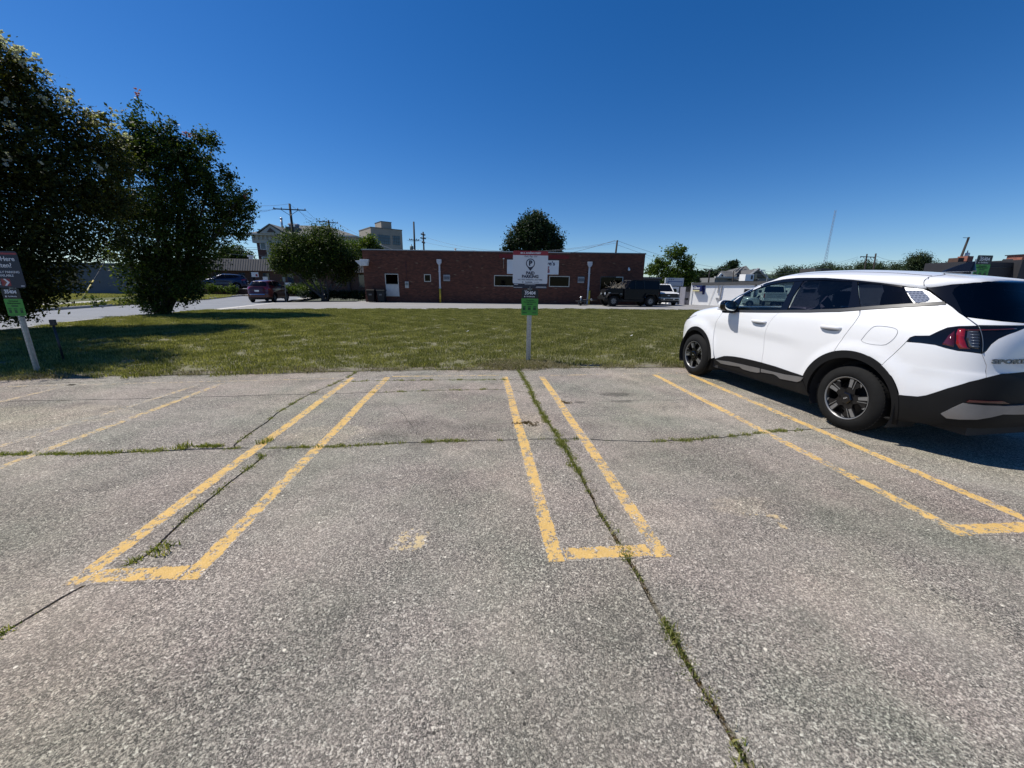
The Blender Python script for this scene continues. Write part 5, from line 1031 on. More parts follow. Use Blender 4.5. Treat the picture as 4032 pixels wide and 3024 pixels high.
co=objco(t); wv=N(t,'ShaderNodeTexWave',bands_direction='Z'); wv.inputs['Scale'].default_value=30; t.links.new(co,wv.inputs[0]); t.links.new(mixc(t,wv.outputs[0],(.17,.005,.006),(.27,.010,.013)),b.inputs[0])
DREDL=mat('tail_lens_dark_red',(.07,.006,.008),.1,coat=1); SMOKE=mat('tail_lens_smoke',(.03,.03,.035),.08,coat=1); SLATM=mat('lamp_slat',(.10,.12,.15),.3,.3)
INTD=mat('interior_black',(.018,.018,.02),.8); SEATM=mat('seat_fabric',(.025,.025,.028),.85)
RIMB=mat('rim_gloss_black',(.006,.006,.007),.28,0,spec=.4); RIMS=mat('rim_machined',(.24,.24,.24),.4,.6,.05)
def wheel(parent,loc,side,R=.369,w=.235,rim=.232,style='suv',rot=0):
    """side +1: outer face towards +y"""
    d=bpy.data.objects.new('wheel',None); COL.objects.link(d); d.parent=parent; d.location=loc; d.rotation_euler=(0,rot,0) if side>0 else (0,rot,PI)
    h=w/2
    MB().lathe([(-h+.02,rim),(-h,rim+.03),(-h+.004,R-.06),(-h+.03,R-.012),(-h+.06,R),(h-.06,R),(h-.03,R-.012),(h-.004,R-.06),(h+.002,rim+.05),(h,rim+.012),(h-.02,rim)],72).build('tyre',RUBBER,d,True)
    tr=MB()
    for k in range(60):
        a=2*PI*k/60; M=Matrix.Rotation(a,4,'Y')
        for y in (-.066,-.022,.022,.066): tr.box((-.0115,y-.019,R-.004),(.0115,y+.019,R+.0004),M=M@Matrix.Rotation(.02 if y>0 else -.02,4,'Y'))
        pass
    tb=tr.build('tread',RUBBER,d); tb['kind']='stuff'
    MB().lathe([(-h+.03,rim),(-h+.03,rim-.02),(h-.05,rim-.025),(h-.012,rim-.012),(h+.001,rim+.006),(h-.008,rim+.012)],64).build('rim',RIMB if style=='suv' else DARKM,d,True)
    MB().lathe([(h-.14,0),(h-.14,rim-.03)],40).build('brake_disc',DARKM,d,True)
    y0,y1=h-.05,h-.012
    def M(k): return Matrix.Rotation(2*PI*k/5,4,'Y')
    if style=='suv':
        MB().lathe([(y1+.016,0),(y1+.016,.055),(y1+.010,.066),(y0,.085)],6).build('hub_cap',GLOSSB,d)
        sp=MB(); fac=MB(); r1=rim-.012
        for k in range(5):
            m_=M(k)
            sp.prism([m_@Vector(q) for q in ((-.062,y0,.05),(.062,y0,.05),(.046,y0,.11),(.076,y0,r1-.012),(-.078,y0,r1-.012),(-.030,y0,.13))],(0,y1-y0-.004,0))
            for poly in ([(.010,.128),(.040,.120),(.070,.212),(.030,.219)],[(-.012,.118),(-.006,.118),(.006,.218),(-.001,.218)],[(-.074,.178),(-.046,.214),(-.076,.205)]):
                fac.prism([m_@Vector((x,y1-.0035,z)) for x,z in poly],(0,.006,0))
        sp.build('spokes',RIMB,d); fac.build('spoke_faces',RIMS,d)
        MB().lathe([(h-.006,rim-.005),(h+.004,rim+.002),(h+.003,rim+.008)],64).build('rim_edge',RIMS,d,True)
        q=bpy.data.objects.new
        # maker's mark of three slanted strokes on the cap
        lg=MB(); s=.0125
        for x0,pl in ((-1.6,[(0,-1),(.35,-1),(.35,1),(0,1)]),(-1.25,[(0,-.1),(1.05,1),(.62,1),(0,.35)]),(-1.25,[(0,.1),(1.05,-1),(.62,-1),(0,-.35)]),(-.15,[(0,-1),(.35,-1),(.35,1),(0,1)]),(.35,[(0,-1),(.4,-1),(1.1,1),(.7,1)]),(1.0,[(.1,1),(.45,1),(1.15,-1),(.75,-1)])):
            lg.prism([(-(x0+a)*s*.9,y1+.0165,bb*s*.62+0*(x0+a)) for a,bb in pl],(0,.0015,0))
        o=lg.build('emblem',mat('emblem_silver',(.6,.6,.6),.3,.6),d); o.rotation_euler=(0,.38 if side<0 else -.38,0); 
    else:
        n=style if isinstance(style,int) else 5; sp=MB()
        for k in range(n):
            m_=Matrix.Rotation(2*PI*k/n,4,'Y'); sp.prism([m_@Vector(q) for q in ((-.022,y0,.03),(.022,y0,.03),(.032,y0,rim-.01),(-.032,y0,rim-.01))],(0,.03,0))
        sp.build('spokes',mat('spoke_grey',(.22,.22,.23),.4,.6),d); MB().lathe([(y1,0),(y1,.05),(y0,.06)],16).build('hub_cap',DARKM,d,True)
    for ch in d.children: pass
    return d
def flatten_wheel(d): pass
# ---- the white SUV
suv=thing('white_suv','large white SUV with black cladding parked nose-in beside the lawn, right foreground','car',(4.973,3.882,0),PI/2+math.radians(4.966))
T=SUVP; sf=SUV
RA=lambda r,a0,a1,off=.03,n=22: arc(sf,off,.37,r,a0,a1,n); FA=lambda r,a0,a1,n=22: arc(sf,2.755+.01,.37,r,a0,a1,n)
Ro,Ri,Fo,Fi=.525,.445,.50,.435
belt=T['belt']; fgap=T['fgap']; bgap=T['bgap']; rgap=T['rgap']; ct=T['clad_top']
def near(pl,th): 
    """p on an open polyline at th"""
    q=sorted(pl); 
    for a,b_ in zip(q[:-1],q[1:]):
        if a[0]<=th<=b_[0]: return a[1]+(b_[1]-a[1])*(th-a[0])/max(1e-6,b_[0]-a[0])
    return q[0][1] if th<q[0][0] else q[-1][1]
def cut(pl,t0,t1,n=14): return [(t0+(t1-t0)*i/n,near(pl,t0+(t1-t0)*i/n)) for i in range(n+1)]
beltL=[(a,b_-.012) for a,b_ in belt]
fender_top=[(2.33,1.197-.01),(2.47,1.195),(2.53,1.165),(2.64,1.09),(2.70,1.04),(2.74,1.0)]
# fender
arcF=FA(Fo,170,8)   # from rear-lower over the top to the nose side
panel('fender',sf,[fgap[0]]+fender_top[1:]+[(2.79,.97),(2.82,.90),(2.80,.72)]+list(reversed(FA(Fo,178,28)))+[(fgap[-1][0],fgap[-1][1]+.02)]+list(reversed(fgap[1:-1])),WHITE,suv)
# doors
panel('front_door',sf,cut(beltL,fgap[0][0]-.006,bgap[0][0],16)+bgap[1:-1]+list(reversed(cut(ct,2.335,1.489,14)))[0:]+list(reversed(fgap[1:-1])),WHITE,suv,step=.025)
rd_arch=RA(Ro,118,22,n=14)   # the arch top down to the sill, rear side of rear door -> forwards
lo=RA(Ro,108,14,n=16)
panel('rear_door',sf,cut(beltL,bgap[0][0],rgap[0][0]+.002,14)+rgap[1:-1]+[lo[0]]+lo[1:]+cut(ct,lo[-1][0]+.012,1.489,12)+list(reversed(bgap[1:-1])),WHITE,suv,step=.025)
# quarter panel
bs=T['bumpseam']; tt=T['tl_top']; tb=T['tl_bot']; gsm=T['gate_seam']
qa=RA(Ro,139,110,n=10)
panel('quarter_panel',sf,rgap[1:-1]+[RA(Ro,109,108,n=1)[0]]+list(reversed(qa))+[bs[0],bs[1],tt[0]]+tt[1:8]+list(reversed(gsm))+list(reversed(cut(beltL,rgap[0][0],.351,12)))[1:],WHITE,suv,gap=.0010)
# rear bumper, painted part (wraps from arch to tailgate split)
bp=T['bump_split']; cr=T['clad_rear_top']; ba=RA(Ro,162,140,n=9)
panel('bumper',sf,[bs[0],bs[1],tb[0]]+tb[1:-1]+[bp[0],bp[1],bp[2]]+list(reversed(cr[0:6]))+ba,WHITE,suv,step=.028,gap=.0010)
# tailgate: strip between glass and lamps, and lower skin
rg=T['rglass']; gl_low=[rg[5],rg[6],rg[7],rg[8]]
panel('tailgate',sf,sym([(.0,1.282)]+[(a,b_-.012) for a,b_ in reversed(gl_low[1:])]+[(gl_low[0][0]-.004,gl_low[0][1]-.008)]+[(tt[7][0]-.003,tt[7][1]+.006)]+[(a,b_+.004) for a,b_ in tt[8:]]+[(.0,1.258)]),WHITE,suv,both=False,gap=.001)
tg=T['tl_gate']
panel('tailgate',sf,sym([(.0,1.245)]+[(a,b_) for a,b_ in reversed(tg)]+[bp[0],bp[1],bp[2],cr[7],cr[8],(.0,.868)]),WHITE,suv,both=False,gap=.001,label='lower tailgate skin')
# black lamp band
panel('tail_light',sf,[tt[0]]+tt[1:]+[(.0,1.257),(.0,1.247)]+list(reversed(tg))+list(reversed(tb[1:-1])),GLOSSB,suv,gap=.002,thick=.03)
tl=[o for o in suv.children if o.name.startswith('tail_light')]
def lens(nm,key,m,off=.004):
    for k,mir in enumerate((False,True)):
        vs,fs=fill(sf,T[key],off,.02,.001,mir); me=bpy.data.meshes.new(nm); me.from_pydata(vs,[],fs); o=link(nm,me,m,tl[k],True); s=o.modifiers.new('thickness','SOLIDIFY'); s.thickness=.004; s.offset=-1
lens('red_lens','tl_red',REDL,.006); lens('dark_lens','tl_dim',DREDL,.003); lens('smoked_lens','tl_slat',SMOKE,.003)
for i in range(6):
    z=1.065+i*.024; T['_s']=[(.336,z),(.314,z),(.314,z+.008),(.336,z+.008)]; lens('lamp_slat','_s',SLATM,.007)
T['_s']=[(.345,1.196),(.20,1.228),(.20,1.236),(.345,1.206)]; lens('red_strip','_s',DREDL,.005)
T['_s']=[(.309,1.02),(.305,1.02),(.306,1.24),(.310,1.24)]; lens('lamp_split','_s',SLATM,.008)
# black lower cladding round the tail
panel('rear_cladding',sf,sym([(.0,.862),(cr[8][0],cr[8][1]-.004),cr[7],cr[6]]+list(reversed(cr[0:6]))+list(reversed([q for q in RA(Ro-.004,163,196,n=10)]))[::-1]+[(.47,.27),(.42,.285),(.34,.33),(.2,.355),(.0,.36)]),TRIM,suv,both=False,gap=.0,off=.007,thick=.03)
sk=T['skid']; panel('skid_trim',sf,sk[0:4]+[(.113,.585),(-.0,.575),(-.0,.50)]+sk[5:],SILV,suv,off=.030,thick=.03,gap=.0)
rf=T['reflector']; panel('reflector',sf,rf,DREDL,suv,off=.022,thick=.01,gap=0)
# arch trims
def ring(nm,outer,inner,off=.012): panel(nm,sf,outer+list(reversed(inner)),TRIM,suv,off=off,gap=.001,thick=.035)
ring('wheel_arch',RA(Ro,196,12,n=36),RA(Ri,199,-6,.012,n=36)); ring('wheel_arch',FA(Fo,176,-4,n=34),FA(Fi,186,-8,n=34))
# sill cladding with silver inlays
sb=T['sill_bot']
panel('sill_cladding',sf,cut(ct,2.345,.866,20)[0:]+[RA(Ro,10,9,n=1)[0],(.80,.272)]+list(reversed(sb[1:-1]))+[(2.34,.311)],TRIM,suv,off=.010,gap=.0,step=.04,thick=.03)
panel('sill_inlay',sf,T['silver1'],SILV,suv,off=.020,thick=.015,gap=.001); panel('sill_inlay',sf,T['silver2'],SILV,suv,off=.020,thick=.015,gap=.001)
# windows and their black surround
panel('side_window',sf,T['front_glass'],GLASSF,suv,off=-.006,thick=0,gap=-.004,label='front door window, lightly tinted'); panel('side_window',sf,T['rear_glass_side'],GLASSR,suv,off=-.006,thick=0,gap=-.004); panel('side_window',sf,T['quarter_glass'],GLASSR,suv,off=-.006,thick=0,gap=-.004)
for k in ('sail','b_trim','c_trim'): panel('window_trim',sf,T[k],GLOSSB,suv,off=0,gap=0,thick=.012)
re_=T['roof_edge']; 
top_t=[(2.30,1.445)]+[(a,b_) for a,b_ in zip([2.274,2.176,2.037,1.887,1.672,1.396,1.206,.899,.667,.523,.446],[1.436,1.510,1.564,1.599,1.622,1.630,1.643,1.648,1.637,1.617,1.592])]
def near_re(th): return near(re_,th)
panel('window_frame',sf,re_[:1]+[(a,max(near_re(a),b_+.012)) for a,b_ in top_t]+list(reversed(top_t)),GLOSSB,suv,off=.001,gap=0,thick=.012,step=.06)
bt=[(a,near(belt,a)) for a in np.linspace(2.33,.352,30)]
panel('belt_moulding',sf,[(a,b_+.020) for a,b_ in bt]+[(a,b_-.010) for a,b_ in reversed(bt)],CHROM,suv,off=.006,gap=0,thick=.012,step=.06)
# sculpted rear corner with a diamond relief
panel('quarter_pillar',sf,T['quarter_panel'],WHITE,suv,gap=.001,step=.02)
dp=T['diamond']; PEARL=mat('pillar_relief_silver',(.15,.175,.24),.65,0,.05,spec=.3)
for mir in (1,-1):
    mb=MB(); 
    for i in range(7):
        for j in range(6):
            th=.440-i*.0105-(j%2)*.004; p=1.425+j*.024+i*.001
            if inside(th,p,dp):
                pc=Vector(sf(th,p))+Vector(sf.nrm(th,p))*.0145; cs=[Vector(sf(th+a,p+b_))+Vector(sf.nrm(th,p))*.0075 for a,b_ in ((-.0052,0),(0,-.0125),(.0052,0),(0,.0125))]
                vs=[pc]+cs; vs=[(q.x,q.y*mir,q.z) for q in vs]; mb.add(vs,[(0,1,2),(0,2,3),(0,3,4),(0,4,1)])
    o=mb.build('pillar_relief',PEARL,suv); o['kind']='stuff'
panel('relief_plate',sf,dp,PEARL,suv,off=.007,gap=0,thick=.003,step=.009)
# rear glass and black pillars beside it
se=T['spoiler_edge']
panel('rear_pillar',sf,T['dtrim'],GLOSSB,suv,gap=.001,step=.025)
panel('rear_window',sf,sym([(.0,1.284)]+[(a,b_) for a,b_ in (rg[8],rg[7],rg[6],rg[5],rg[4],rg[3],rg[2],rg[1],rg[0],rg[11],rg[10])]+[(.0,1.722)]),GLASSR,suv,off=-.004,both=False,gap=-.002,thick=0)
# windscreen
panel('windshield',sf,[(PI-a,b_) for a,b_ in ((.0,1.255),(.35,1.255),(.60,1.25),(.75,1.25),(.80,1.30),(.79,1.45),(.80,1.56),(.70,1.64),(.5,1.68),(.0,1.69))]+[(PI+a,b_) for a,b_ in ((.5,1.68),(.70,1.64),(.80,1.56),(.79,1.45),(.80,1.30),(.75,1.25),(.60,1.25),(.35,1.255))],GLASSW,suv,off=-.004,both=False,gap=0,thick=0,step=.06)
# roof shell as rings from the window heads to the crown
def roof(parent,m_):
    nT=144; rows=14; vs=[]
    edge=[(q[0],q[1]+.003) for q in re_]
    def pe(th):
        a=abs((th+PI)%(2*PI)-PI)
        if a<se[0][0]: 
            return near([(abs(x),y) for x,y in [(0.0,1.728)]+list(reversed(se[:-1]))],a)
        if a<=2.41: return near(edge,a)
        if a<2.5: return near([(2.41,edge[1][1] if 0 else near(edge,2.41)),(2.5,1.66)],a)
        return near([(2.5,1.66),(2.75,1.69),(PI,1.70)],a)
    for j in range(rows+1):
        for i in range(nT):
            th=2*PI*i/nT; p0=pe(th); p=p0+(2.18-p0)*(j/rows)**.85; vs.append(sf(th,p))
    fs=[(j*nT+i,j*nT+(i+1)%nT,(j+1)*nT+(i+1)%nT,(j+1)*nT+i) for j in range(rows) for i in range(nT)]
    vs.append(sf(0,2.2)); fs+=[(rows*nT+i,rows*nT+(i+1)%nT,len(vs)-1) for i in range(nT)]
    me=bpy.data.meshes.new('roof'); me.from_pydata(vs,[],fs); bm=bmesh.new(); bm.from_mesh(me); bmesh.ops.recalc_face_normals(bm,faces=bm.faces); bm.to_mesh(me); bm.free()
    if me.polygons[5].normal.z<0: me.flip_normals()
    o=link('roof',me,m_,parent,True); s=o.modifiers.new('thickness','SOLIDIFY'); s.thickness=.03; s.offset=-1
roof(suv,WHITE)
# A pillars in body colour, between windscreen and door glass
ap=[(2.345,1.197),(2.36,1.325),(2.35,1.40),(2.41,1.45),(2.43,1.50)]
panel('windscreen_pillar',sf,[(2.33,1.205),(2.36,1.32),(2.305,1.44),(2.19,1.520),(2.05,1.585),(2.10,1.640),(2.30,1.655),(2.36,1.56),(2.375,1.45),(2.365,1.30),(2.40,1.245),(2.47,1.20)],WHITE,suv,gap=0,thick=.02,step=.03)
# bonnet, nose
panel('hood',sf,[(PI-a,b_) for a,b_ in ((.0,1.235),(.40,1.24),(.66,1.23),(.66,1.18),(.60,1.15),(.49,1.075),(.42,1.01),(.38,.985),(.0,.985))]+[(PI+a,b_) for a,b_ in ((.38,.985),(.42,1.01),(.49,1.075),(.60,1.15),(.66,1.18),(.66,1.23),(.40,1.24))],WHITE,suv,both=False,gap=.003,step=.035)
panel('headlight',sf,[(2.665,1.06),(2.72,1.01),(2.765,.975),(2.86,.965),(2.86,.90),(2.83,.885),(2.80,.93),(2.74,.99)],GLOSSB,suv,off=.004,gap=.001,step=.02)
panel('grille',sf,[(PI-a,b_) for a,b_ in ((.0,.975),(.28,.965),(.30,.88),(.27,.62),(.0,.58))]+[(PI+a,b_) for a,b_ in ((.27,.62),(.30,.88),(.28,.965))],GLOSSB,suv,both=False,gap=.003)
nose=[(PI-a,b_) for a,b_ in ((.305,.90),(.34,.885),(.345,.72),(.355,.60))]
panel('front_bumper',sf,[(2.83,.895),(2.805,.72)]+list(reversed(FA(Fo,28,12,6)))[::-1]+[(2.83,.60),(2.865,.62),(2.84,.88)],WHITE,suv,gap=.002,step=.02)
panel('front_cladding',sf,[(PI-a,b_) for a,b_ in ((.0,.575),(.27,.61),(.31,.60))]+FA(Fo+.002,10,-10,4)+[(2.66,.25),(2.9,.22),(PI,.22),(PI+.24,.22),(PI+.48,.25)]+[(2*PI-a,b_) for a,b_ in reversed(FA(Fo+.002,10,-10,4))]+[(PI+.31,.60),(PI+.27,.61)],TRIM,suv,both=False,gap=.001)
# seams on the roof, fuel door, lower crease
SEAMM=mat('panel_gap',(.02,.02,.022),.8)
hs=T['hatch_seam'][:5]; seam('roof_seam',sf,smooth_open(hs+[(.0,1.862)]),.0045,SEAMM,suv)
seam('roof_seam',sf,smooth_open([(1.6,1.80),(1.2,1.85)]+T['ditch']),.005,SEAMM,suv)
seam('fuel_door',sf,smooth_open(T['fuel']+[T['fuel'][0]],1),.0035,mat('panel_gap_grey',(.25,.26,.28),.6),suv,both=False,off=.001)
# shark fin
fn=MB(); prof=[(.36,0),(.30,.018),(.20,.05),(.10,.075),(.05,.078),(.03,.0)]
for s_ in (1,-1): pass
bz=sf(.02,1.93)[2]; fb=bz-.004; fx=-.235
vs=[];fs=[]
for i,(x,z) in enumerate(prof): w_=.038*(1-.75*(z/.08))*(1 if i else .3); x*=.80; z*=1.15; vs+=[(fx+x,.04*(1 if i else .3),fb-.01),(fx+x,w_*.35,fb+z),(fx+x,-w_*.35,fb+z),(fx+x,-.04*(1 if i else .3),fb-.01)]
for i in range(len(prof)-1):
    for k in range(4): fs.append((i*4+k,i*4+(k+1)%4,(i+1)*4+(k+1)%4,(i+1)*4+k))
fs+=[(0,1,2,3),tuple(reversed(range(4*(len(prof)-1),4*len(prof))))]
fn.add(vs,fs).build('antenna',GLOSSB,suv,bevel=.004)
# door handles: a bridge over a flat grey oval, shade painted for the hollow
for key in ('handle_f','handle_r'):
    (t0,p0),(tc,p1),(t2,p2),(tc2,p3)=T[key]; cth,cp=(t0+t2)/2,(p0+p2)/2; a=Vector(sf(t2,cp)); b_=Vector(sf(t0,cp)); n_=Vector(sf.nrm(cth,cp)); L_=(b_-a)
    for mir in (1,-1):
        pts=[a+L_*s+n_*h for s,h in ((.02,.004),(.12,.028),(.3,.038),(.7,.038),(.88,.028),(.98,.004))]; pts=[Vector((q.x,q.y*mir,q.z)) for q in pts]
        hn=MB(); vs=[];fs=[]
        for i,q in enumerate(pts):
            w_=(.012,.019,.021,.021,.019,.012)[i]; nn=Vector((n_.x,n_.y*mir,n_.z))
            vs+=[q+Vector((0,0,w_)),q+nn*.008+Vector((0,0,w_*.3)),q+nn*.006-Vector((0,0,w_*.8)),q-nn*.012-Vector((0,0,w_)),q-nn*.012+Vector((0,0,w_))]
        for i in range(5):
            for k in range(5): fs.append((i*5+k,i*5+(k+1)%5,(i+1)*5+(k+1)%5,(i+1)*5+k))
        fs+=[tuple(range(5)),tuple(reversed(range(25,30)))]
        o=hn.add(vs,fs).build('door_handle',WHITE,suv,True)
        pl=[(cth+ (t0-t2)*.40*math.cos(x),cp-.012+.026*math.sin(x)) for x in np.linspace(0,2*PI,20,endpoint=False)]
        vs,fs=fill(sf,pl,.0015,.03,0,mir<0); me=bpy.data.meshes.new('recess_shade'); me.from_pydata(vs,[],fs); link('recess_shade',me,mat('handle_recess_shade',(.28,.29,.31),.4),o,True)
# mirrors: white cap in front, black housing and glass behind
for mir in (1,-1):
    mr=bpy.data.objects.new('door_mirror',None); COL.objects.link(mr); mr.parent=suv
    def ell(cx,cy,cz,rx,ry,rz,nm,m,x0=-1,x1=1,e=3.0):
        vs=[];fs=[];nu,nv=14,20
        for i in range(nu+1):
            s=x0+(x1-x0)*i/nu; k=max(0,1-abs(s)**e)**(1/e)
            for j in range(nv):
                a=2*PI*j/nv; c_,s_=math.cos(a),math.sin(a); rr=(abs(c_)**2.8+abs(s_)**2.8)**(-1/2.8)
                vs.append((cx+s*rx,(cy+rr*c_*ry*k)*mir,cz+rr*s_*rz*k+ (rr*c_*ry*k)*.12))
        for i in range(nu):
            for j in range(nv): fs.append((i*nv+j,i*nv+(j+1)%nv,(i+1)*nv+(j+1)%nv,(i+1)*nv+j))
        fs+=[tuple(range(nv)),tuple(reversed(range(nu*nv,(nu+1)*nv)))]
        return MB().add(vs,fs).build(nm,m,mr,True)
    ell(1.96,1.03,1.275,.12,.118,.078,'mirror_cap',WHITE,-.1,1,2.2); ell(1.945,1.03,1.27,.10,.123,.084,'mirror_housing',GLOSSB,-.75,.05,6)
    ell(1.866,1.03,1.27,.006,.100,.064,'mirror_glass',mat('mirror_glass',(.7,.75,.75),.02,1.0,.02),-1,1,8)
    MB().prism([(1.90,.87*mir,1.16),(2.02,.87*mir,1.16),(2.01,.87*mir,1.205),(1.92,.87*mir,1.205)],(0,.13*mir,.03)).build('mirror_foot',BLACK,mr,bevel=.012)
    MB().box((1.90,min(.93*mir,1.08*mir),1.165),(1.99,max(.93*mir,1.08*mir),1.20)).build('mirror_lower',BLACK,mr,bevel=.014)
# lettering on the tailgate
(t0,p0),_,(t1,p1)=T['text']; la=Vector(sf(t0,p0)); lb_=Vector(sf(t1,p1)); dr=(lb_-la); 
word='SPORTAGE'; glyph=MB(); 
o=text('lettering',word,.052,mat('badge_dark_chrome',(.16,.16,.17),.3,.8),suv,(0,0,0),.0022,'LEFT',sx=1.75,depth=.003)
xd=dr.normalized(); n_=Vector(sf.nrm(.22,.96)); n_=(n_-xd*n_.dot(xd)).normalized(); up_=n_.cross(xd)
pos=la+n_*.006; 
for v in o.data.vertices:
    x=v.co.x*1.75; th=t0+(t1-t0)*x/dr.length; pth=p0+v.co.y+(p1-p0)*min(1,max(0,x/dr.length)); a=Vector(sf(th,pth)); nn=Vector(sf.nrm(th,pth)); v.co=a+nn*(.004+v.co.z)
o.rotation_euler=(0,0,0); o.scale=(1,1,1); o.location=(0,0,0)
# wheels, wells, floor, interior
for x in (0,2.755):
    for sd in (1,-1): wheel(suv,(x,.925*sd-.118*sd,.369),sd,rot=.95 if x==0 else .25)
    for sd in (1,-1):
        M_=Matrix.Translation((x,0,.37)); MB().lathe([(.56*sd,.02),(.56*sd,.47),(.905*sd,.462)],40,M_,a0=math.radians(-25),a1=math.radians(205)).build('wheel_well',INTD,suv,True)
fl=MB().box((-.85,-.56,.24),(3.4,.56,.34)).box((.48,-.86,.245),(2.30,.86,.35)).box((-.86,-.60,.25),(-.4,.60,.36)); fl.build('underbody',INTD,suv)
MB().box((-.55,-.80,.36),(2.3,.80,.42)).box((2.2,-.78,.4),(2.28,.78,1.08)).box((-.62,-.68,.42),(-.55,.68,1.1)).build('cabin_floor',INTD,suv)
for sd in (1,-1): MB().box((-.45,.70*sd-.03,.95),(2.1,.70*sd+.03,1.16)).build('door_card',INTD,suv,bevel=.02)
for y in (.36,-.36):
    s=MB().box((.95,y-.25,.42),(1.48,y+.25,.72)).prism([(1.02,y-.24,.70),(.90,y-.24,.70),(.70,y-.24,1.30),(.80,y-.24,1.33)],(0,.48,0)).box((.70,y-.12,1.34),(.79,y+.12,1.52)); s.build('seat',SEATM,suv,bevel=.03,seg=3)
s=MB().box((-.10,-.62,.42),(.42,.62,.74)).prism([(.0,-.62,.72),(-.12,-.62,.72),(-.32,-.62,1.22),(-.22,-.62,1.26)],(0,1.24,0))
for y in (.4,0,-.4): s.box((-.33,y-.12,1.27),(-.25,y+.12,1.42))
s.build('rear_seat',SEATM,suv,bevel=.03,seg=3)
MB().prism([(2.25,-.72,.75),(1.78,-.72,.80),(1.74,-.72,1.04),(2.0,-.72,1.13),(2.4,-.72,1.12)],(0,1.44,0)).build('dashboard',INTD,suv,bevel=.03)
sw=MB(); pts=[]; 
for i in range(33):
    a=2*PI*i/32; v=Vector((0,math.cos(a)*.185,math.sin(a)*.185)); v=Matrix.Rotation(-.42,3,'Y')@v; pts.append(Vector((1.62,.36,1.06))+v)
sw.tube(pts,.016,8,cap=False); sw.tube([(1.62,.36,1.06),(1.82,.36,.98)],.035,8); sw.tube([pts[0],pts[16]],.014,6); sw.build('steering_wheel',INTD,suv,True)
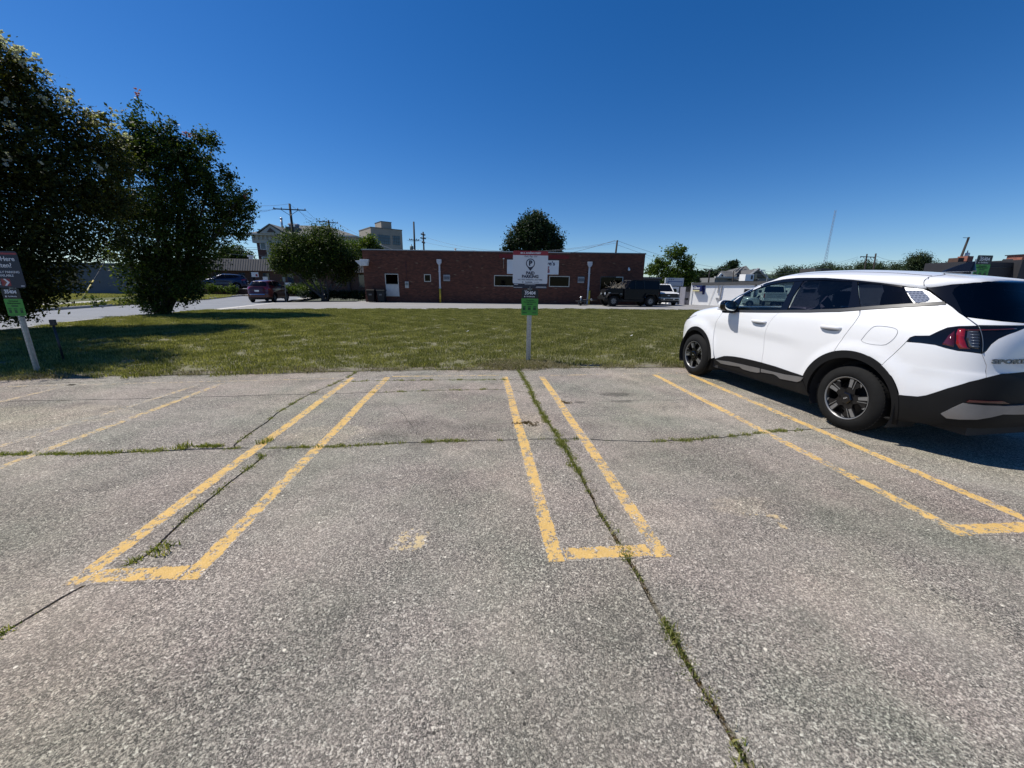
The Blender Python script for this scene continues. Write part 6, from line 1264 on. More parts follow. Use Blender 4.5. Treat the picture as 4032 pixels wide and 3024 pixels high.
# ================================================================ OTHER VEHICLES
def car_paint(name,col,rough=.25,metal=.3):
    m,t,b=nodes(name); co=objco(t); c=mixc(t,noise(t,co,3,5,.6),tuple(q*.9 for q in col),tuple(min(1,q*1.08) for q in col)); t.links.new(c,b.inputs[0]); b.inputs['Roughness'].default_value=rough; b.inputs['Metallic'].default_value=metal; b.inputs['Coat Weight'].default_value=.35; b.inputs['Coat Roughness'].default_value=.03; return m
def suv_like(name,label,loc,rz,paint,scale=1.0,tail=True,plate=True):
    """a plainer SUV body on the same kind of surface"""
    v=thing(name,label,'car',loc,rz,group=None); v.scale=(scale,)*3
    ra=[sf.find(.03+.47*math.cos(math.radians(a)),.37+.47*math.sin(math.radians(a))) for a in range(190,-11,-12)]; fa=[sf.find(2.765+.46*math.cos(math.radians(a)),.37+.46*math.sin(math.radians(a))) for a in range(190,-6,-12)]
    poly=[(0,.42),(.40,.42)]+ra+[(1.0,.29),(2.0,.29)]+fa+[(2.78,.42),(PI,.42),(PI,1.245),(2.60,1.245),(2.47,1.20),(2.33,1.19)]+[(a,b_-.01) for a,b_ in cut(belt,2.19,.351,14)]+[(.33,1.30),(0,1.285)]
    panel('body',sf,poly,paint,v,gap=0,thick=.03,step=.07)
    panel('lower_trim',sf,[(0,.24),(.42,.25),(.47,.36),(.42,.415),(0,.415)],BLACK,v,off=.004,thick=.02,step=.08); panel('lower_trim',sf,[(PI,.24),(2.80,.25),(2.72,.36),(2.79,.415),(PI,.415)],BLACK,v,off=.004,thick=.02,step=.08)
    side=[(a,b_+.015) for a,b_ in cut(belt,.40,2.24,16)]+[(2.27,1.43)]+[(a,b_) for a,b_ in ((2.176,1.50),(2.037,1.555),(1.887,1.59),(1.672,1.61),(1.396,1.62),(1.206,1.63),(.899,1.635),(.667,1.625),(.52,1.605),(.46,1.58))]
    w=panel('side_window',sf,side,DKWIN,v,off=-.003,gap=.0,thick=.0,step=.07)
    for q in w:
        mb=MB()
        for th in (1.33,.64):
            for i in range(6):
                a=Vector(sf(th,1.24+i*.075+.03)); b_=Vector(sf(th,1.24+(i+1)*.075+.03)); 
                if q is w[1]: a.y*=-1;b_.y*=-1
                mb.tube([a,b_],.022,5)
        mb.build('pillar',BLACK,q)
    roof(v,paint)
    panel('windshield',sf,[(PI-a,b_) for a,b_ in ((.0,1.255),(.35,1.255),(.60,1.25),(.74,1.25),(.79,1.32),(.79,1.45),(.80,1.56),(.70,1.64),(.5,1.68),(.0,1.69))]+[(PI+a,b_) for a,b_ in ((.5,1.68),(.70,1.64),(.80,1.56),(.79,1.45),(.79,1.32),(.74,1.25),(.60,1.25),(.35,1.255))],DKWIN,v,off=-.004,both=False,gap=0,thick=0,step=.07)
    panel('rear_window',sf,sym([(.0,1.30),(.16,1.305),(.29,1.33),(.32,1.40),(.31,1.55),(.27,1.66),(.15,1.70),(.0,1.72)]),DKWIN,v,off=-.003,both=False,gap=0,thick=0,step=.06)
    panel('rear_quarter',sf,[(.352,1.43),(.40,1.42),(.45,1.59),(.385,1.61),(.30,1.655),(.275,1.665),(.315,1.55),(.325,1.40),(.297,1.325),(.33,1.305)],paint,v,gap=0,thick=.02,step=.03)
    panel('windscreen_pillar',sf,[(2.33,1.205),(2.26,1.43),(2.17,1.515),(2.04,1.57),(2.10,1.640),(2.30,1.655),(2.36,1.56),(2.365,1.30),(2.40,1.25),(2.47,1.20)],paint,v,gap=0,thick=.02,step=.04)
    panel('tail_light',sf,[(.44,1.00),(.44,1.12),(.33,1.22),(.22,1.22),(.24,1.10),(.30,1.02)],REDL,v,off=.012,gap=0,thick=.02); panel('headlight',sf,[(2.66,1.02),(2.72,.90),(2.86,.86),(2.90,.93),(2.80,.98)],mat('headlight_clear',(.45,.47,.5),.08,.3),v,off=.012,gap=0,thick=.02)
    panel('grille',sf,[(PI-a,b_) for a,b_ in ((.0,.93),(.20,.92),(.24,.6),(.0,.56))]+[(PI+a,b_) for a,b_ in ((.24,.6),(.20,.92))],BLACK,v,off=.008,both=False,gap=.003)
    if plate: MB().box((-1.0,-.16,.86),(-.975,.16,.99)).build('licence_plate',WHITEP,v)
    MB().add([(-.97,-.55,.60),(-.97,.55,.60),(-1.02,.55,.64),(-1.02,-.55,.64),(-1.0,-.55,.68),(-1.0,.55,.68)],[(0,1,2,3),(3,2,5,4)]).build('chrome_strip',mat('chrome',(.75,.75,.76),.12,1.0,.02),v)
    for x in (0,2.755):
        for sd in (1,-1): wheel(v,(x,.80*sd,.36),sd,R=.36,w=.22,rim=.235,style=5)
    MB().box((-.8,-.56,.25),(3.4,.56,.5)).box((.5,-.85,.27),(2.25,.85,.45)).box((-.6,-.7,.5),(2.4,.7,.9)).build('underbody',INTD,v)
    for sd in (1,-1):
        for x in (0,2.755): MB().lathe([(.56*sd,.02),(.56*sd,.45),(.89*sd,.445)],24,Matrix.Translation((x,0,.37)),a0=-.4,a1=3.5).build('wheel_well',INTD,v)
        MB().box((1.88,min(.90*sd,1.08*sd),1.17),(1.97,max(.90*sd,1.08*sd),1.33)).build('door_mirror',BLACK,v,bevel=.03)
    return v
DKWIN=mat('dark_car_glass',(.004,.005,.009),.12,var=.1,spec=.16)
MAROON=car_paint('maroon_paint',(.06,.004,.008),.3,0); NAVYP=car_paint('navy_paint',(.012,.02,.06)); SILVP=car_paint('silver_paint',(.42,.44,.46)); PWHITE=car_paint('truck_white_paint',(.80,.80,.79),.3,0); BLKP=car_paint('black_paint',(.004,.0045,.007),.3,0); BLKP.node_tree.nodes['Principled BSDF'].inputs['Coat Weight'].default_value=.05; BLKP.node_tree.nodes['Principled BSDF'].inputs['Specular IOR Level'].default_value=.2
suv_like('maroon_suv','dark maroon SUV standing at the near side of the street, seen from behind',(-16.95,32.35,-.05),math.radians(96),MAROON,.95)
suv_like('navy_suv','dark navy blue car parked on the raised car park behind the low brick wall',(-28.7,49.9,.60),PI+.32,NAVYP,.97)
sc_=P(2965,1199,40); suv_like('silver_car','small silver car by the white shop, seen through the window of the white SUV',(sc_.x+1.6,39.0,dip(sc_.x,40)),2.5,SILVP,.80)
# ---- black off-road car
def offroader(loc,rz):
    j=thing('off_road_car','black boxy off-road car with twigs on its bonnet parked before the brick building','car',loc,rz); Rw=.42; wb=3.02
    body=[(-.72,.62),(-.72,1.34),(2.18,1.34),(2.28,.62)]
    mb=MB(); arch=lambda cx:[(cx+.52*math.cos(math.radians(a)),.42+.50*math.sin(math.radians(a))) for a in range(180,-1,-15)]
    side=[(-.72,.58)]+[(-.72,1.36),(2.10,1.36),(2.10,.52),(.60,.50)]+list(reversed(arch(0)))
    mb.prism([(x,-.80,z) for x,z in side],(0,1.60,0)).build('body',BLKP,j,bevel=.03)
    hood=[(2.104,1.36),(2.104,.80),(3.02-.55,.62)]+arch(3.02)[2:-3]+[(3.50,.80),(3.52,1.24),(3.35,1.34)]
    MB().prism([(x,-.62,z) for x,z in hood],(0,1.24,0)).build('hood',BLKP,j,bevel=.04)
    MB().box((3.521,-.56,.72),(3.56,.56,1.26)).build('grille',BLACK,j,bevel=.02)
    for k in range(7): MB().box((3.561,-.30+k*.092,.80),(3.566,-.255+k*.092,1.08)).build('grille_slot',mat('slot_black',(.004,.004,.004),.8),j)
    for y in (.43,-.43): MB().lathe([(0,0),(.03,.10),(0,.115)],20,Matrix.Translation((3.56,y,.95))@Matrix.Rotation(-PI/2,4,'Z')).build('headlight',mat('lamp_glass',(.6,.65,.7),.06,.4),j,True)
    for y in (.72,-.72): MB().box((3.25,y-.06,1.00),(3.36,y+.06,1.07)).build('front_indicator',mat('lamp_glass',(.6,.6,.6)),j)
    for x0 in (0,wb):
        for s in (1,-1):
            pts=[(x0+.60*math.cos(math.radians(a)),.80*s+.09*s,.46+.55*min(1,1.25*math.sin(math.radians(a)))) for a in range(172,7,-15)]
            fm=MB(); vs=[];fs=[]
            for i,q in enumerate(pts): vs+=[(q[0],.62*s if x0 else .79*s,q[2]+.02),(q[0],.98*s,q[2]),(q[0],.98*s,q[2]-.06),(q[0],.62*s if x0 else .79*s,q[2]-.04)]
            for i in range(len(pts)-1):
                for k in range(4): fs.append((i*4+k,i*4+(k+1)%4,(i+1)*4+(k+1)%4,(i+1)*4+k))
            fm.add(vs,fs).build('fender_flare',BLACK,j,bevel=.01)
            wheel(j,(x0,.80*s,Rw),s,R=Rw,w=.28,rim=.23,style=9)
    # hard top with sloping screen
    MB().prism([(x,-.72,z) for x,z in [(-.70,1.93),(1.62,1.98),(1.55,2.03),(-.68,2.02)]],(0,1.44,0)).build('roof',BLKP,j,bevel=.03)
    for s in (1,-1):
        P_=MB(); 
        for a,b_ in (((-.70,.79*s,1.36),(-.66,.71*s,1.97)),((.58,.79*s,1.36),(.60,.71*s,1.97)),((2.05,.79*s,1.36),(1.60,.71*s,1.99)),((1.30,.79*s,1.36),(1.28,.71*s,1.97))): P_.tube([a,b_],.045,6)
        P_.build('pillar',BLKP,j)
        MB().prism([(-.68,.775*s,1.36),(1.98,.775*s,1.36),(1.62,.71*s,1.95),(-.66,.71*s,1.95)],(0,.012*s,0)).build('side_window',DKWIN,j)
        MB().box((1.75,min(.80*s,1.02*s),1.36),(1.85,max(.80*s,1.02*s),1.42)).build('door_mirror',BLACK,j,bevel=.03)
        for x in (.95,1.75-.55): MB().box((x,.80*s-.0,1.08),(x+.12,.83*s,1.11) if s>0 else (x+.12,.80*s+.0,1.11)).build('door_handle',BLACK,j) if s>0 else MB().box((x,-.83,1.08),(x+.12,-.80,1.11)).build('door_handle',BLACK,j)
        for x in (2.09,1.02,.60): MB().box((x,min(.801*s,.806*s),.56),(x+.012,max(.801*s,.806*s),1.36)).build('door_gap',SEAMM,j)
        MB().box((.65,min(.80*s,.93*s),.42),(2.35,max(.80*s,.93*s),.50)).build('side_step',BLACK,j,bevel=.02)
        MB().box((2.24,min(.625*s,.635*s),.93),(2.40,max(.625*s,.635*s),.99)).build('badge',mat('badge_grey',(.3,.3,.3),.4,.5),j)
    MB().prism([(2.06,-.70,1.37),(1.62,-.66,1.96),(1.60,-.66,1.96),(2.04,-.70,1.37)],(0,1.38,0)).build('windshield',DKWIN,j)
    MB().tube([(2.06,-.74,1.36),(1.62,-.70,1.98),(1.62,.70,1.98),(2.06,.74,1.36)],.03,6).build('windscreen_frame',mat('screen_frame_edge',(.10,.10,.11),.3,.3),j)
    MB().box((3.50,-.85,.52),(3.72,.85,.70)).box((3.55,-.35,.701),(3.70,.35,.80)).build('front_bumper',BLACK,j,bevel=.03)
    MB().tube([(3.6,-.42,.70),(3.66,-.36,1.02),(3.66,.36,1.02),(3.6,.42,.70)],.03,8).build('bull_bar',BLACK,j)
    MB().box((-.92,-.80,.52),(-.73,.80,.68)).build('rear_bumper',BLACK,j,bevel=.03)
    sp=wheel(j,(-.92,0,1.05),1,R=.42,w=.27,rim=.23,style=9); sp.rotation_euler=(0,0,PI/2); sp.name='spare_wheel'
    for s in (1,-1): MB().box((-.745,min(.60*s,.76*s),.92),(-.721,max(.60*s,.76*s),1.15)).build('tail_light',REDL,j)
    MB().box((-.4,-.55,.35),(3.3,.55,.62)).build('underbody',INTD,j)
    return j
jp=offroader((13.25,30.75,0),PI+.05)
# twigs lying on the bonnet
tw=thing('dry_twigs','tangle of dry pale twigs lying on the bonnet of the black off-road car','twigs',(10.75,30.5,1.36),.0); mb=MB(); r_=random.Random(9)
for i in range(46):
    a=Vector((r_.uniform(-.55,.55),r_.uniform(-.4,.4),.02)); b_=a+Vector((r_.uniform(-.45,.45),r_.uniform(-.3,.3),r_.uniform(.08,.55)*(1.2-abs(a.x)))); c_=b_+Vector((r_.uniform(-.2,.2),r_.uniform(-.2,.2),r_.uniform(-.05,.2))); mb.tube([a,(a+b_)/2+Vector((r_.uniform(-.06,.06),0,.05)),b_,c_],[.014,.012,.008,.004],4)
o=mb.build('twigs',mat('dry_twig',(.30,.26,.20),.9)); o.parent=tw; o['kind']='stuff'
# tow bar / dolly ahead of it
td=thing('tow_dolly','low rusty trailer tongue with jack wheel between the right downpipe and the black car','trailer tongue',(8.05,31.0,0),.05)
MB().tube([(0,0,.42),(1.35,0,.46)],.05,8).build('draw_bar',DARKM,td,True); MB().tube([(.0,0,.05),(.0,0,.72)],.045,8).tube([(-.14,0,.62),(.14,0,.70)],.02,6).build('jack',STEEL,td,True); MB().lathe([(-.04,0),(-.04,.11),(.04,.11),(.04,0)],16,Matrix.Translation((0,0,.11))).build('jack_wheel',RUBBER,td,True)
MB().lathe([(-.03,.03),(-.03,.085),(.03,.085),(.03,.03)],16,Matrix.Translation((.85,-.1,.46))).build('ring',STEEL,td,True); MB().box((-.35,-.35,.30),(.35,.35,.38)).box((-.3,-.3,.05),(-.2,-.2,.3)).box((.2,-.3,.05),(.3,-.2,.3)).build('frame',DARKM,td,bevel=.01)
# ---- white pickups
def pickup(label,loc,rz,scale=1):
    p=thing('white_pickup',label,'pickup truck',loc,rz,group='white pickup trucks'); p.scale=(scale,)*3; wb=3.6
    arch=lambda cx:[(cx+.52*math.cos(math.radians(a)),.45+.50*math.sin(math.radians(a))) for a in range(180,-1,-15)]
    bed=[(-1.2,.55),(-1.2,1.32),(1.35,1.32),(1.35,.50),(.7,.48)]+list(reversed(arch(0)))
    MB().prism([(x,-.98,z) for x,z in bed],(0,.10,0)).prism([(x,.88,z) for x,z in bed],(0,.10,0)).box((-1.2,-.88,.60),(1.35,.88,.70)).box((1.28,-.88,.7),(1.35,.88,1.3)).build('cargo_bed',PWHITE,p,bevel=.03)
    MB().box((-1.24,-.86,.72),(-1.205,.86,1.32)).build('tailgate',mat('tailgate_grey',(.38,.40,.42),.4,.2),p,bevel=.015)
    for k in range(3): MB().box((-1.25,-.7,.82+k*.15),(-1.241,.7,.86+k*.15)).build('tailgate_rib',mat('tailgate_shade',(.25,.26,.28),.4),p)
    cab=[(1.40,.50),(1.40,1.28),(3.10,1.28),(3.20,1.22),(4.25,1.15),(4.45,1.05),(4.48,.62),(4.15,.55)]+arch(wb)[1:-1]+[(3.0,.48)]
    cab=[(1.40,.50),(1.40,1.28),(3.05,1.28),(3.2,1.24),(4.28,1.17),(4.44,1.08),(4.46,.62)]+list(reversed(arch(wb)))
    MB().prism([(x,-.98,z) for x,z in cab],(0,1.96,0)).build('body',PWHITE,p,bevel=.05,seg=3)
    MB().add([(1.42,-.92,1.28),(3.12,-.92,1.28),(2.55,-.74,1.88),(1.55,-.76,1.90),(1.42,.92,1.28),(3.12,.92,1.28),(2.55,.74,1.88),(1.55,.76,1.90)],[(0,1,2,3),(4,7,6,5),(1,5,6,2),(0,3,7,4),(3,2,6,7)]).build('cab_glass',DKWIN,p)
    MB().prism([(x,-.77,z) for x,z in [(1.50,1.885),(2.60,1.865),(2.5,1.95),(1.56,1.965)]],(0,1.54,0)).build('roof',PWHITE,p,bevel=.03)
    mb=MB()
    for s in (1,-1):
        for a,b_ in (((3.12,.92*s,1.28),(2.55,.745*s,1.89)),((1.43,.93*s,1.28),(1.56,.765*s,1.89)),((2.25,.935*s,1.28),(2.1,.76*s,1.89))): mb.tube([a,b_],.045,6)
    mb.build('pillar',PWHITE,p)
    for k in range(5): MB().box((2.45,-.5+k*.24,1.955),(2.53,-.42+k*.24,1.985)).build('roof_lamp',mat('amber_lamp',(.4,.2,.03),.2),p)
    MB().box((4.461,-.80,.74),(4.50,.80,1.10)).build('grille',BLACK,p,bevel=.02)
    for k in range(2): MB().box((4.501,-.74,.80+k*.13),(4.508,.74,.86+k*.13)).build('grille_bar',mat('grille_bar_dark',(.05,.05,.05),.3,.5),p)
    MB().lathe([(-.012,0),(-.012,.11),(.0,.12)],20,Matrix.Translation((4.50,0,.93))@Matrix.Rotation(PI/2,4,'Z')@Matrix.Diagonal((1,1,.45,1))).build('emblem',mat('emblem_grey',(.35,.36,.4),.3,.6),p)
    for s in (1,-1):
        MB().box((4.40,min(.805*s,.975*s),.74),(4.49,max(.805*s,.975*s),1.06)).build('headlight',mat('headlight_dark',(.10,.11,.12),.08,.3),p,bevel=.02)
        MB().box((2.85,min(.98*s,1.25*s),1.22),(2.95,max(.98*s,1.25*s),1.52)).build('door_mirror',BLACK,p,bevel=.03)
        MB().box((-1.225,min(.87*s,.99*s),.80),(-1.19,max(.87*s,.99*s),1.20)).build('tail_light',REDL,p)
        for x in (0,wb): wheel(p,(x,.84*s,.40),s,R=.40,w=.27,rim=.22,style=8)
    CH=mat('bumper_grey',(.55,.55,.55),.3,.6)
    MB().box((4.47,-1.0,.50),(4.66,1.0,.72)).build('front_bumper',CH,p,bevel=.03)
    for a,b_ in ((-.88,-.50),(-.38,.38),(.50,.88)): MB().box((4.661,a,.54),(4.668,b_,.66)).build('bumper_opening',BLACK,p)
    MB().box((4.40,-.9,.30),(4.55,.9,.49)).build('valance',BLACK,p,bevel=.02); MB().box((-1.36,-.95,.50),(-1.21,.95,.68)).build('rear_bumper',CH,p,bevel=.02); MB().box((-1.0,-.7,.38),(4.3,.7,.6)).build('underbody',INTD,p)
    return p
q0=P(2637,1205,32.2)
pickup('white pickup with black grille facing the lawn behind the off-road car',(q0.x+.25,36.4,dip(q0.x,34)-.02),-PI/2-.10,.93)
q1=P(3062,1160,33); pickup('white pickup seen from behind through the front window of the white SUV',(q1.x+1.0,34.6,dip(q1.x,34)),.98,.95)
# ---- wheeled bins
for i,(x,col,lab,h_) in enumerate(((.68,(.014,.013,.012),'dark brown wheeled bin against the brick wall, left of the pair',1.02),(1.50,(.016,.021,.024),'dark grey wheeled bin in front of the white infill panel',1.03))):
    b_=thing('wheeled_bin',lab,'bin',BM(x,-.55,0),ANG,'wheeled bins by the brick wall'); m_=mat('bin_plastic_%s'%('brown' if i==0 else 'grey'),col,.6,spec=.2)
    MB().add([(-.24,-.26,.06),(.24,-.26,.06),(.24,.24,.06),(-.24,.24,.06),(-.31,-.34,.93),(.31,-.34,.93),(.31,.32,.93),(-.31,.32,.93)],[(0,3,2,1),(4,5,6,7),(0,1,5,4),(1,2,6,5),(2,3,7,6),(3,0,4,7)]).build('body',m_,b_,bevel=.03)
    MB().prism([(-.34,-.38,.935),(-.34,.36,.935),(-.34,.34,1.0),(-.34,-.1,h_),(-.34,-.36,.97)],(.68,0,0)).build('lid',m_,b_,bevel=.02); MB().tube([(-.26,.38,.95),(.26,.38,.95)],.015,8).build('handle',m_,b_)
    MB().box((-.12,-.348,.55),(.12,-.318,.68)).build('panel',mat('bin_mark',(.10,.10,.10),.6),b_)
    for s in (-1,1): MB().lathe([(-.03,0),(-.03,.1),(.03,.1),(.03,0)],18,Matrix.Translation((.28*s,.2,.1))@Matrix.Rotation(PI/2,4,'Z')).build('wheel',RUBBER,b_,True)
# ================================================================ SIGNS, POSTS, POLES
DKNAVY=mat('sign_dark_navy',(.010,.012,.030),.4,var=.06); SWHITE=mat('sign_face_white',(.62,.64,.66),.4,var=.04); SGREEN=mat('sticker_green',(.06,.30,.035),.45,var=.1,vs=4); SBLK=mat('sign_black',(.008,.008,.010),.4,var=.05); LETW=mat('lettering_white',(.72,.72,.72),.5,var=.02); LETD=mat('lettering_dark_green',(.012,.06,.015),.5); LETN=mat('lettering_navy',(.012,.014,.04),.5,var=.02); REDS=mat('sign_header_red',(.27,.02,.03),.4,var=.06)
def upost(parent,h,w=.08):
    """hat-section steel post with holes"""
    mb=MB(); t=.006
    pts=[(-w/2,.0),(-w*.25,.0),(-w*.15,-.035),(w*.15,-.035),(w*.25,.0),(w/2,.0)]
    vs=[];fs=[]
    for z in (-.3,h):
        for x,y in pts: vs.append((x,y,z))
        for x,y in reversed(pts): vs.append((x,y+t,z))
    n=len(pts)*2
    for i in range(n): fs.append((i,(i+1)%n,(i+1)%n+n,i+n))
    fs+=[tuple(range(n)),tuple(range(n,2*n))]
    o=mb.add(vs,fs).build('post',STEEL,parent)
    hm=MB(); z=.12
    while z<h-.05: hm.lathe([(-.002,0),(-.002,.0055),(0,.0055)],8,Matrix.Translation((0,-.0355,z))); z+=.05
    q=hm.build('post_hole',SBLK,parent); q['kind']='stuff'
def rrect(x0,x1,z0,z1,r=.03,n=5):
    out=[]
    for cx,cz,a in ((x1-r,z1-r,0),(x0+r,z1-r,90),(x0+r,z0+r,180),(x1-r,z0+r,270)):
        out+=[(cx+r*math.cos(math.radians(a+90*i/n)),cz+r*math.sin(math.radians(a+90*i/n))) for i in range(n+1)]
    return out
def plate(name,x0,x1,z0,z1,m,parent,y,th=.003,r=.02): return MB().prism([(x,y,z) for x,z in rrect(x0,x1,z0,z1,r)],(0,th,0)).build(name,m,parent)
def lower_plates(s,x0,x1,zt,zm,zb,y=-.045):
    n=plate('number_plate',x0,x1,zm+.001,zt,SBLK,s,y); cx=(x0+x1)/2; w=x1-x0
    text('digits','35404',.088*w/.33,LETW,n,(cx,y-.002,zt-.072*w/.33),.0026); text('small_print','ParkMobile',.036*w/.33,LETW,n,(cx+.012,y-.002,zm+.038),.0004); text('small_print','ZONE',.022,LETW,n,(x0+.075,y-.002,zt-.022),.0002)
    MB().lathe([(-.002,0),(-.002,.012),(0,.012)],14,Matrix.Translation((cx-.105*w/.33,y,zm+.038))).build('logo',LETW,n); MB().lathe([(-.004,0),(-.004,.005),(0,.007)],10,Matrix.Translation((cx,y,zt-.02))).build('bolt',STEEL,n)
    g=plate('green_sticker',x0-.003,x1+.003,zb,zm,SGREEN,s,y+.001,r=.008); k=w/.33
    text('small_print','Convenient',.036*k,LETD,g,(cx,y-.0015,zm-.035),.0008); text('small_print','Parking Payments',.034*k,LETD,g,(cx,y-.0015,zm-.07),.0008); 
    mb=MB().box((cx-.06*k,y-.001,zm-.122),(cx+.06*k,y+.0008,zm-.102))
    for i in range(3): mb.box((x0+.02+i*.108*k,y-.001,zm-.165),(x0+.085*k+i*.108*k,y+.0008,zm-.15)).box((x0+.025+i*.105*k,y-.001,zm-.225),(x0+.08*k+i*.105*k,y+.0008,zm-.175))
    mb.box((x0+.02,y-.001,zm-.285),(x0+.11*k,y+.0008,zm-.270)).box((x1-.11*k,y-.001,zm-.285),(x1-.03,y+.0008,zm-.270)).box((x0+.01,y-.001,zm-.246),(x1-.01,y+.0008,zm-.243)).build('print_blocks',LETD,g)
def pin(parent,cx,cz,R,y):
    mb=MB(); n=36; o=[];i_=[]
    pts=[(cx+R*math.cos(math.radians(a)),cz+R*math.sin(math.radians(a))) for a in range(-38,219,8)]+[(cx,cz-R*1.62)]
    inner=[(cx+R*.80*math.cos(math.radians(a)),cz+R*.80*math.sin(math.radians(a))) for a in range(0,360,10)]
    MB().prism([(x,y,z) for x,z in pts],(0,.001,0)).build('pin_mark',LETN,parent); MB().prism([(x,y-.0012,z) for x,z in inner],(0,.001,0)).build('pin_disc',SWHITE,parent)
    text('lettering','P',R*1.42,LETN,parent,(cx-.0,y-.0022,cz+.0),.007)
# centre sign
s=thing('parking_sign','white and red paid parking sign on a steel post at the lawn edge, centre','sign',(.98,7.76,0),-.02)
upost(s,2.16,.092)
x0,x1=-.345,.332; y=-.047
pl=plate('sign_panel',x0,x1,1.566,2.172,SWHITE,s,y,.003,.022); MB().prism([(x,y-.0008,z) for x,z in [(x0,2.092),(x1,2.092)]+[(q[0],q[1]) for q in rrect(x0,x1,2.0,2.172,.022) if q[1]>2.1]],(0,.0006,0)).build('red_header',REDS,pl)
text('lettering','404 S. EUGENE STREET',.040,LETW,pl,(-.006,y-.0022,2.131),.0013); text('lettering','Park, Pay, Go!',.043,LETN,pl,(-.006,y-.0012,2.071),.0002,shear=.3)
pin(pl,-.006,1.945,.088,y-.0012)
text('lettering','PAID',.078,LETN,pl,(-.006,y-.0012,1.762),.0035); text('lettering','PARKING',.078,LETN,pl,(-.006,y-.0012,1.697),.0035); text('lettering','NO FREE PARKING ANYTIME',.036,LETN,pl,(-.006,y-.0012,1.638),.0002,sx=1.03); text('small_print','ParkMobile',.030,LETN,pl,(-.03,y-.0012,1.593),.001); text('small_print','Zone #35404',.018,LETN,pl,(.12,y-.0012,1.593),0)
MB().lathe([(-.001,.008),(-.001,.014),(0,.014),(0,.008)],16,Matrix.Translation((-.15,y-.0005,1.593))).build('logo',LETN,pl)
fp=plate('fine_print_panel',x0+.015,x1-.005,1.473,1.563,DKNAVY,s,y+.001,.003,.008)
MB().box((x0+.03,y-.0005,1.542),(x0+.10,y+.001,1.552)).box((-.11,y-.0005,1.545),(.10,y+.001,1.551)).box((x0+.02,y-.0005,1.49),(x0+.19,y+.001,1.496)).box((.12,y-.0005,1.505),(.31,y+.001,1.511)).box((.11,y-.0005,1.49),(.32,y+.001,1.496)).build('fine_print',LETW,fp)
for z in (2.155,1.50): MB().lathe([(-.005,0),(-.005,.007),(0,.009)],10,Matrix.Translation((-.005,y,z))).build('bolt',STEEL,s)
lower_plates(s,-.163,.163,1.457,1.282,.955)
# left sign, cut by the frame
s=thing('parking_sign','dark navy monthly parking sign on a steel post at the left edge','sign',(-7.43,6.94,0),.04)
upost(s,1.90,.092); x0,x1=-.42,.245; y=-.047
pl=plate('sign_panel',x0,x1,1.385,1.94,DKNAVY,s,y,.003,.04); MB().box((x0+.02,y-.0009,1.888),(x1-.012,y+.0,1.915)).build('red_stripe',REDS,pl)
text('lettering','Park Here',.094,LETW,pl,(x1-.052,y-.0012,1.822),.0012,'RIGHT'); text('lettering','Often?',.094,LETW,pl,(x1-.115,y-.0012,1.725),.0012,'RIGHT'); text('lettering','MONTHLY PARKING',.047,LETW,pl,(x1-.035,y-.0012,1.625),.0004,'RIGHT'); text('lettering','AVAILABLE',.047,LETW,pl,(x1-.13,y-.0012,1.572),.0004,'RIGHT')
for i,w_ in enumerate(('SCAN','THE','CODE')): text('lettering',w_,.034,LETW,pl,(x1-.335,y-.0012,1.51-i*.036),.0003,'RIGHT')
MB().box((x1-.325,y-.0008,1.415),(x1-.20,y-.0,1.525)).build('red_block',REDS,pl); ch=lambda o_:[(x1-.315+o_,1.522),(x1-.285+o_,1.522),(x1-.235+o_,1.47),(x1-.285+o_,1.418),(x1-.315+o_,1.418),(x1-.27+o_,1.47)]
MB().prism([(x,y-.0018,z) for x,z in ch(-.005)],(0,.0008,0)).build('chevron',mat('chevron_orange',(.30,.07,.03),.5),pl); MB().prism([(x,y-.0022,z) for x,z in ch(.025)],(0,.0008,0)).build('chevron',LETW,pl)
MB().box((x1-.07,y-.001,1.410),(x1-.02,y+.0,1.422)).build('fine_print',LETW,pl)
lower_plates(s,-.125,.125,1.375,1.215,.948)
# right sign over the white car roof
s=thing('parking_sign','black and green zone sign showing just above the roof of the white SUV','sign',(10.98,8.0,0),.02)
upost(s,2.28,.092); lower_plates(s,-.19,.19,2.30,2.11,1.78)
MB().box((-.215,-.05,1.4),(-.195,-.03,2.22)).build('edge_rail',STEEL,s)
# dark short post in the tree shade
s=thing('short_post','short dark metal post with a square head in the shade of the lawn','post',(-7.99,7.95,0),.3); MB().tube([(0,0,-.05),(-.01,0,.70)],.018,8).build('pole',DARKM,s,True); MB().box((-.045,-.03,.68),(.035,.03,.79)).build('head',DARKM,s,bevel=.008)
# small signs by the street
def small_sign(label,p,w,h,z,m,extra=None,pw=.03,txt=None,lean=0):
    s=thing('street_sign',label,'sign',p,0,group='small signs along the street'); MB().tube([(0,0,-.1),(lean,0,z)],pw,6).build('post',DARKM if not extra else extra,s); MB().box((-w/2,-.06,z-h),(w/2,-.035,z)).build('panel',m,s)
    return s
q=P(1017,1163,41); a=small_sign('white street sign with a red mark above the maroon car',(q.x,41,0),.65,.45,P(1017,1072,41).z,SWHITE); MB().box((.06,-.066,P(1017,1072,41).z-.40),(.24,-.061,P(1017,1072,41).z-.18)).build('red_mark',REDS,a)
q=P(1055,1163,41.5); a=small_sign('square white street sign right of the red-marked one',(q.x,41.5,0),.46,.42,P(1055,1090,41.5).z,SWHITE)
q=P(1140,1163,50); small_sign('low white yard sign among the shrubs',(q.x,50,0),.75,.4,P(1140,1113,50).z,SWHITE)
